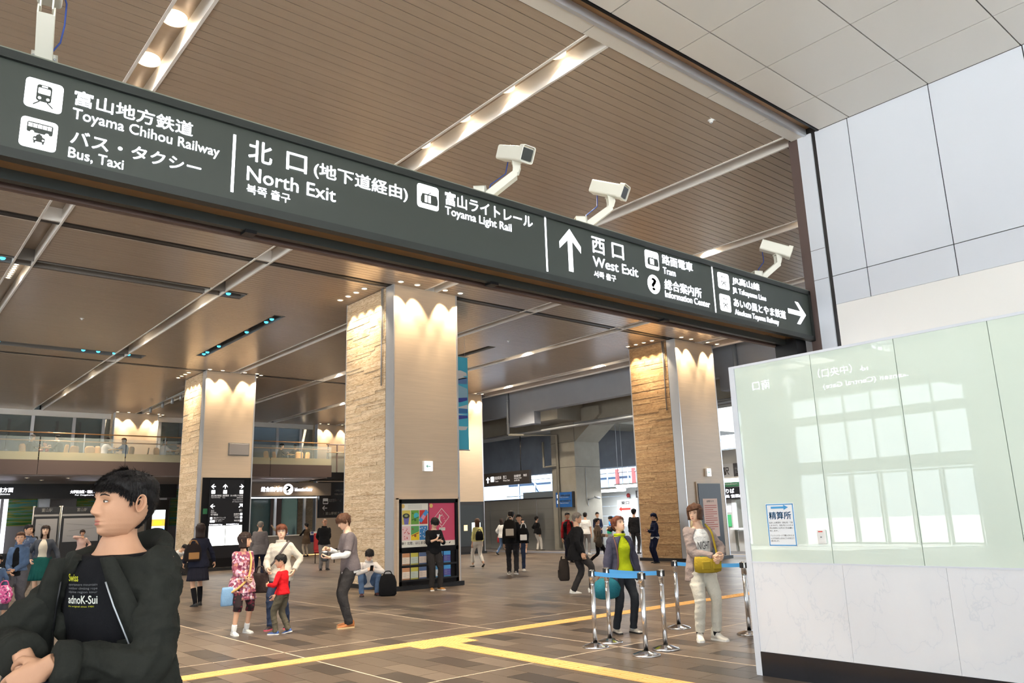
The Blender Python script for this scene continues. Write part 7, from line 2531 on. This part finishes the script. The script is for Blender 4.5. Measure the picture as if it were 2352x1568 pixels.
# --- people at the cafe tables
M_dkcoat = C_black
for k, (x, y, rel, lb, tp, fem, hm) in enumerate((
        (5.5, 37.6, 300, 'man in black at the leftmost cafe table facing right', C_black, False, H_grey),
        (6.55, 37.5, 70, 'man in black with a dark red back at the leftmost cafe table facing left', C_black, False, H_black),
        (6.2, 38.2, 120, 'child at the leftmost cafe table between the two men', cloth('child_red', (150, 60, 60)), False, H_black),
        (8.35, 37.7, 300, 'woman in white at the second cafe table facing right', C_white, True, H_dark),
        (9.15, 37.6, 60, 'woman with long brown hair and a blue jacket at the second cafe table', C_denim, True, H_brown),
        (10.75, 37.6, 300, 'man in a white shirt at the cafe table beside the left pillar', C_white, False, H_black),
        (11.7, 37.4, 70, 'person in beige leaning over the cafe table beside the left pillar', cloth('beige_top', (206, 180, 150)), False, H_black),
        (16.4, 37.7, 290, 'person in a black cap at the right-hand cafe table', C_black, False, H_black),
        (17.2, 37.6, 30, 'person in a black coat at the right-hand cafe table seen from behind', C_black, False, H_black))):
    person(lb, (x, y), facing(rel, x, y), 1.2 if 'child' in lb else 1.68, fem, 1.25 if 'child' in lb else 1.0, lean=12 if 'leaning' not in lb else 38, pelvis=(-.05, 0, .5 if 'child' not in lb else .66), fl=(.32, .11, 0, 0), fr=(.32, -.11, 0, 0), hl=(.36, .12, .78 if 'child' not in lb else .95), hr=(.36, -.12, .80 if 'child' not in lb else .95),
           top=dict(mat=tp, t=.03, name='jacket'), bottom=dict(mat=C_char), shoes=SH_black, hair=dict(style='long' if fem else 'short', mat=hm, zb=-.2), cap=C_black if 'cap at' in lb else None, base_z=4.3, voxel=.024, face=False, group='guests at the cafe tables on the balcony')
for x, y, lb in ((6.02, 37.55, 'small round cafe table of the men in black, leftmost'), (8.75, 37.65, 'small round cafe table of the two women'), (11.2, 37.5, 'small round cafe table beside the left pillar'), (16.8, 37.65, 'small round cafe table at the right end of the balcony')):
    cafe_table(x, y, lb)
for x, y, a, lb in ((5.4, 37.65, 300, 'light wood cafe chair under the man in black at the leftmost table'), (6.65, 37.5, 70, 'light wood cafe chair of the man with the dark red back'), (7.1, 38.0, 40, 'empty light wood cafe chair right of the leftmost table'),
                    (7.9, 37.9, 330, 'empty light wood cafe chair left of the two women'), (8.25, 37.75, 300, 'light wood cafe chair of the woman in white'), (9.25, 37.6, 60, 'light wood cafe chair of the woman in the blue jacket'), (9.95, 37.8, 90, 'empty light wood cafe chair right of the two women'),
                    (10.65, 37.65, 300, 'light wood cafe chair of the man in the white shirt'), (15.8, 37.6, 300, 'empty light wood cafe chair at the left of the right-hand cafe table'), (16.3, 37.75, 290, 'light wood cafe chair of the person in the black cap'), (17.25, 37.55, 30, 'light wood cafe chair of the person in the black coat'), (17.7, 37.7, 60, 'empty light wood cafe chair nearest the balcony corner')):
    cafe_chair(x, y, facing(a, x, y), lb)
# ------------------------------------------------------------------ the man in front
hx, hy = .772, 2.985
hyaw = math.radians(210)
HH = 1.86
hsc = HH / 1.70
HS = .935
_inv = Matrix.Rotation(-hyaw, 3, 'Z')


def loc_h(p):
    return _inv @ (V(p) - V((hx, hy, 0))) / hsc


C_jack = cloth('black_parka', (42, 43, 39), .14, .9, 11)
C_tee = cloth('black_tee', (25, 25, 28), .05, .15, 120)
M_skin_h = mat('skin_front', (198, 150, 119), rough=.5, var=.06, vscale=14, spec=.35, bump=.04, bscale=260)
CROWN[0] = .84
HERO = person('young man in an open black parka and black tee in front, looking to the left', (hx, hy), hyaw, HH, False, HS, lean=6, head=(-18, 0, 0), headoff=(-.012, .024, -.038),
              hl=loc_h((.50, 2.70, 1.225)), hr=loc_h((.45, 2.80, 1.24)), pl=(-.1, .5, -1), pr=(.0, -1, -.4), handpose=('hold', 'relax'), palm=((-.61, -.75, -.35), (-.55, -.8, .1)), hdir=((.40, -.72, -.55), (-.12, .45, -.85)),
              fl=(.02, .12, 0, 0), fr=(.0, -.12, 0, 0), inner=dict(mat=C_tee, t=.016, hem=-.1, neck=.465, sleeve=0, name='tee', wr=.002),
              top=dict(mat=C_jack, t=.034, hem=-.26, open=44, loose=.95, sleeve=.96, name='parka', wr=.012, wf=34, neck=.46, flare=.05), bottom=dict(mat=C_black, loose=1.1), shoes=SH_black, hair=None, skin=M_skin_h, voxel=.0085, fine=True, fat=1.0, neckw=.84)
ht = HERO['t']
Hc, Rh = HERO['Hc'], HERO['Rh']
hp3 = lambda p: Hc + Rh @ (V(p) * HS)
# hair: dense short strands over a scalp cap
Pc, Fc = hair_cap(HS, t=.008, front=.052, side=.0, back=-.088, top=.007, nz=60, nphi=90, seed=4, rough=.002)
mb = MB()
mb.add([tuple(Hc + Rh @ V(q)) for q in Pc], Fc, True)
mb.build('hair', H_black, ht, fix=True)
mb = MB()
strands(mb, hp3, 11000, 5, .0034, .016, .027, front=.046, t=.004)
o = mb.build('hair_strands', H_black, ht)
o['kind'] = 'stuff'
# hood bunched behind the neck, collar edges, zip, pocket flap and cuffs
sp = HERO['spine']
mb = MB()
rings = []
n_ = 26
for k in range(n_ + 1):
    a = math.radians(62 + (360 - 124) * k / n_)
    f = 1 - abs(k / n_ - .5) * 2
    rr = .026 + .024 * f
    cx, cy = (.092 + .05 * f) * math.cos(a), (.118 + .02 * f) * math.sin(a)
    c = sp(.455 + .02 * f - .08 * (1 - f) ** 2, cx + .0, cy)
    u = (HERO['Rs'] @ V((math.cos(a), math.sin(a), 0)))
    rings.append([tuple(c + u * (rr * .75 * math.cos(q)) + V((0, 0, 1)) * (rr * (.75 + .25 * f) * math.sin(q))) for q in [2 * PI * j / 14 for j in range(14)]])
mb.loft(rings, True, True)
fused(mb, 'hood', ht, C_jack, .009, 3, .007, 22, 9)
for sd in (1, -1):
    mb = MB()
    rings = []
    for k in range(10):
        f = k / 9
        h = .47 - .62 * f
        a = sd * (.42 + .50 * min(1, f * 2.2))
        rx, ry = .114 + .036, .166 + .036
        c = sp(h, rx * math.cos(a) * (1 - .35 * max(0, .3 - f)), ry * math.sin(a) * (1 - .4 * max(0, .35 - f)))
        wv = .034 + .018 * math.sin(PI * min(1, f * 2))
        u = HERO['Rs'] @ V((-math.sin(a) * .6, sd * math.cos(a), 0)) * 1.0
        nrm = HERO['Rs'] @ V((math.cos(a), math.sin(a) * .6, 0))
        rings.append([tuple(c + nrm * .012 - u * wv * .2), tuple(c + nrm * .020 + u * wv * .6), tuple(c + nrm * .012 + u * wv * 1.3), tuple(c - nrm * .012 + u * wv * .6)])
    mb.loft(rings, True, True)
    mb.build('front_placket', C_jack, ht, fix=True)
    m_ = MB()
    m_.tube([V(r[0]) for r in rings[1:]], .0028, 6)
    m_.build('zip', M_galv if sd > 0 else M_blackplastic, ht)
mb = MB()
a0 = .95
pts = []
for j, (u, v) in enumerate(((-.06, .0), (.06, .0), (.055, -.045), (.0, -.06), (-.055, -.045))):
    a = a0 + u / .19
    pts.append((a, .235 + v))
fr_ = [tuple(sp(h, (.114 + .046) * math.cos(a), (.166 + .046) * math.sin(a))) for a, h in pts]
bk_ = [tuple(sp(h, (.114 + .03) * math.cos(a), (.166 + .03) * math.sin(a))) for a, h in pts]
mb.add(fr_ + bk_, [list(range(5)), list(range(9, 4, -1))] + [[i, (i + 1) % 5, 5 + (i + 1) % 5, 5 + i] for i in range(5)], False)
mb.build('pocket_flap', C_jack, ht, fix=True)
for E_, W_ in ((HERO['EL'], HERO['WL']), (HERO['ER'], HERO['WR'])):
    d = (W_ - E_).normalized()
    m_ = MB()
    m_.tube([W_ - d * .065, W_ - d * .05, W_ - d * .012, W_ - d * .006], [.058, .063, .062, .050], 20)
    m_.build('cuff', C_jack, ht)
# yellow, grey and white print on the tee
Mp_y = mat('print_yellowgreen', (206, 206, 40), rough=.7)
Mp_g = mat('print_midgrey', (110, 112, 114), rough=.7)
Mp_w = mat('print_offwhite', (224, 226, 216), rough=.7)
rx, ry = .108 + .018, .168 + .018
chest_text(HERO, 'Swiss', .402, .424, -.062, -.018, rx, ry, Mp_y, .02)
for k in range(3):
    chest_text(HERO, ('sportsware mountain', 'outdoor climbing rope', 'alpine region tour')[k], .388 - .0105 * k, .396 - .0105 * k, -.062, .052, rx, ry, Mp_g, .02)
chest_text(HERO, 'adnoK-Sui', .338, .362, -.064, .052, rx, ry, Mp_w, .03)
chest_text(HERO, 'the original since 1931', .327, .333, -.064, .04, rx, ry, Mp_y, .0)
# black bag under his hands, with a blue tag
hb = V((.50, 2.68, 0))
t = thing('shoulder_bag', 'black cloth bag with a blue tag under the hands of the man in front', 'bag', (hb.x - .04, hb.y + .06, .74), rotz=hyaw)
BASE[t.name] = V((0, 0, 0))
rings = []
for f, k in ((0, .75), (.08, .95), (.5, 1.0), (.8, .8), (1, .45)):
    rings.append([(.11 * k * math.cos(a) * (1 + .05 * math.sin(7 * a)), .21 * k * math.sin(a) * (1 + .04 * math.sin(9 * a)), f * .44) for a in [2 * PI * q / 30 for q in range(30)]])
MB().loft(rings, True, True).build('bag_body', C_navy, t, fix=True)
P_, R_ = smooth_path([(-.02, -.16, .36), (-.08, -.19, .46), (-.13, -.21, .56)], [.008] * 3)
MB().tube(P_, R_, 6).build('strap', M_blackplastic, t)
MB().bevel_box(-.10, -.08, -.16, -.10, .42, .53, .008).build('blue_tag', mat('tag_blue', (40, 70, 170), rough=.4), t)

finish_people()
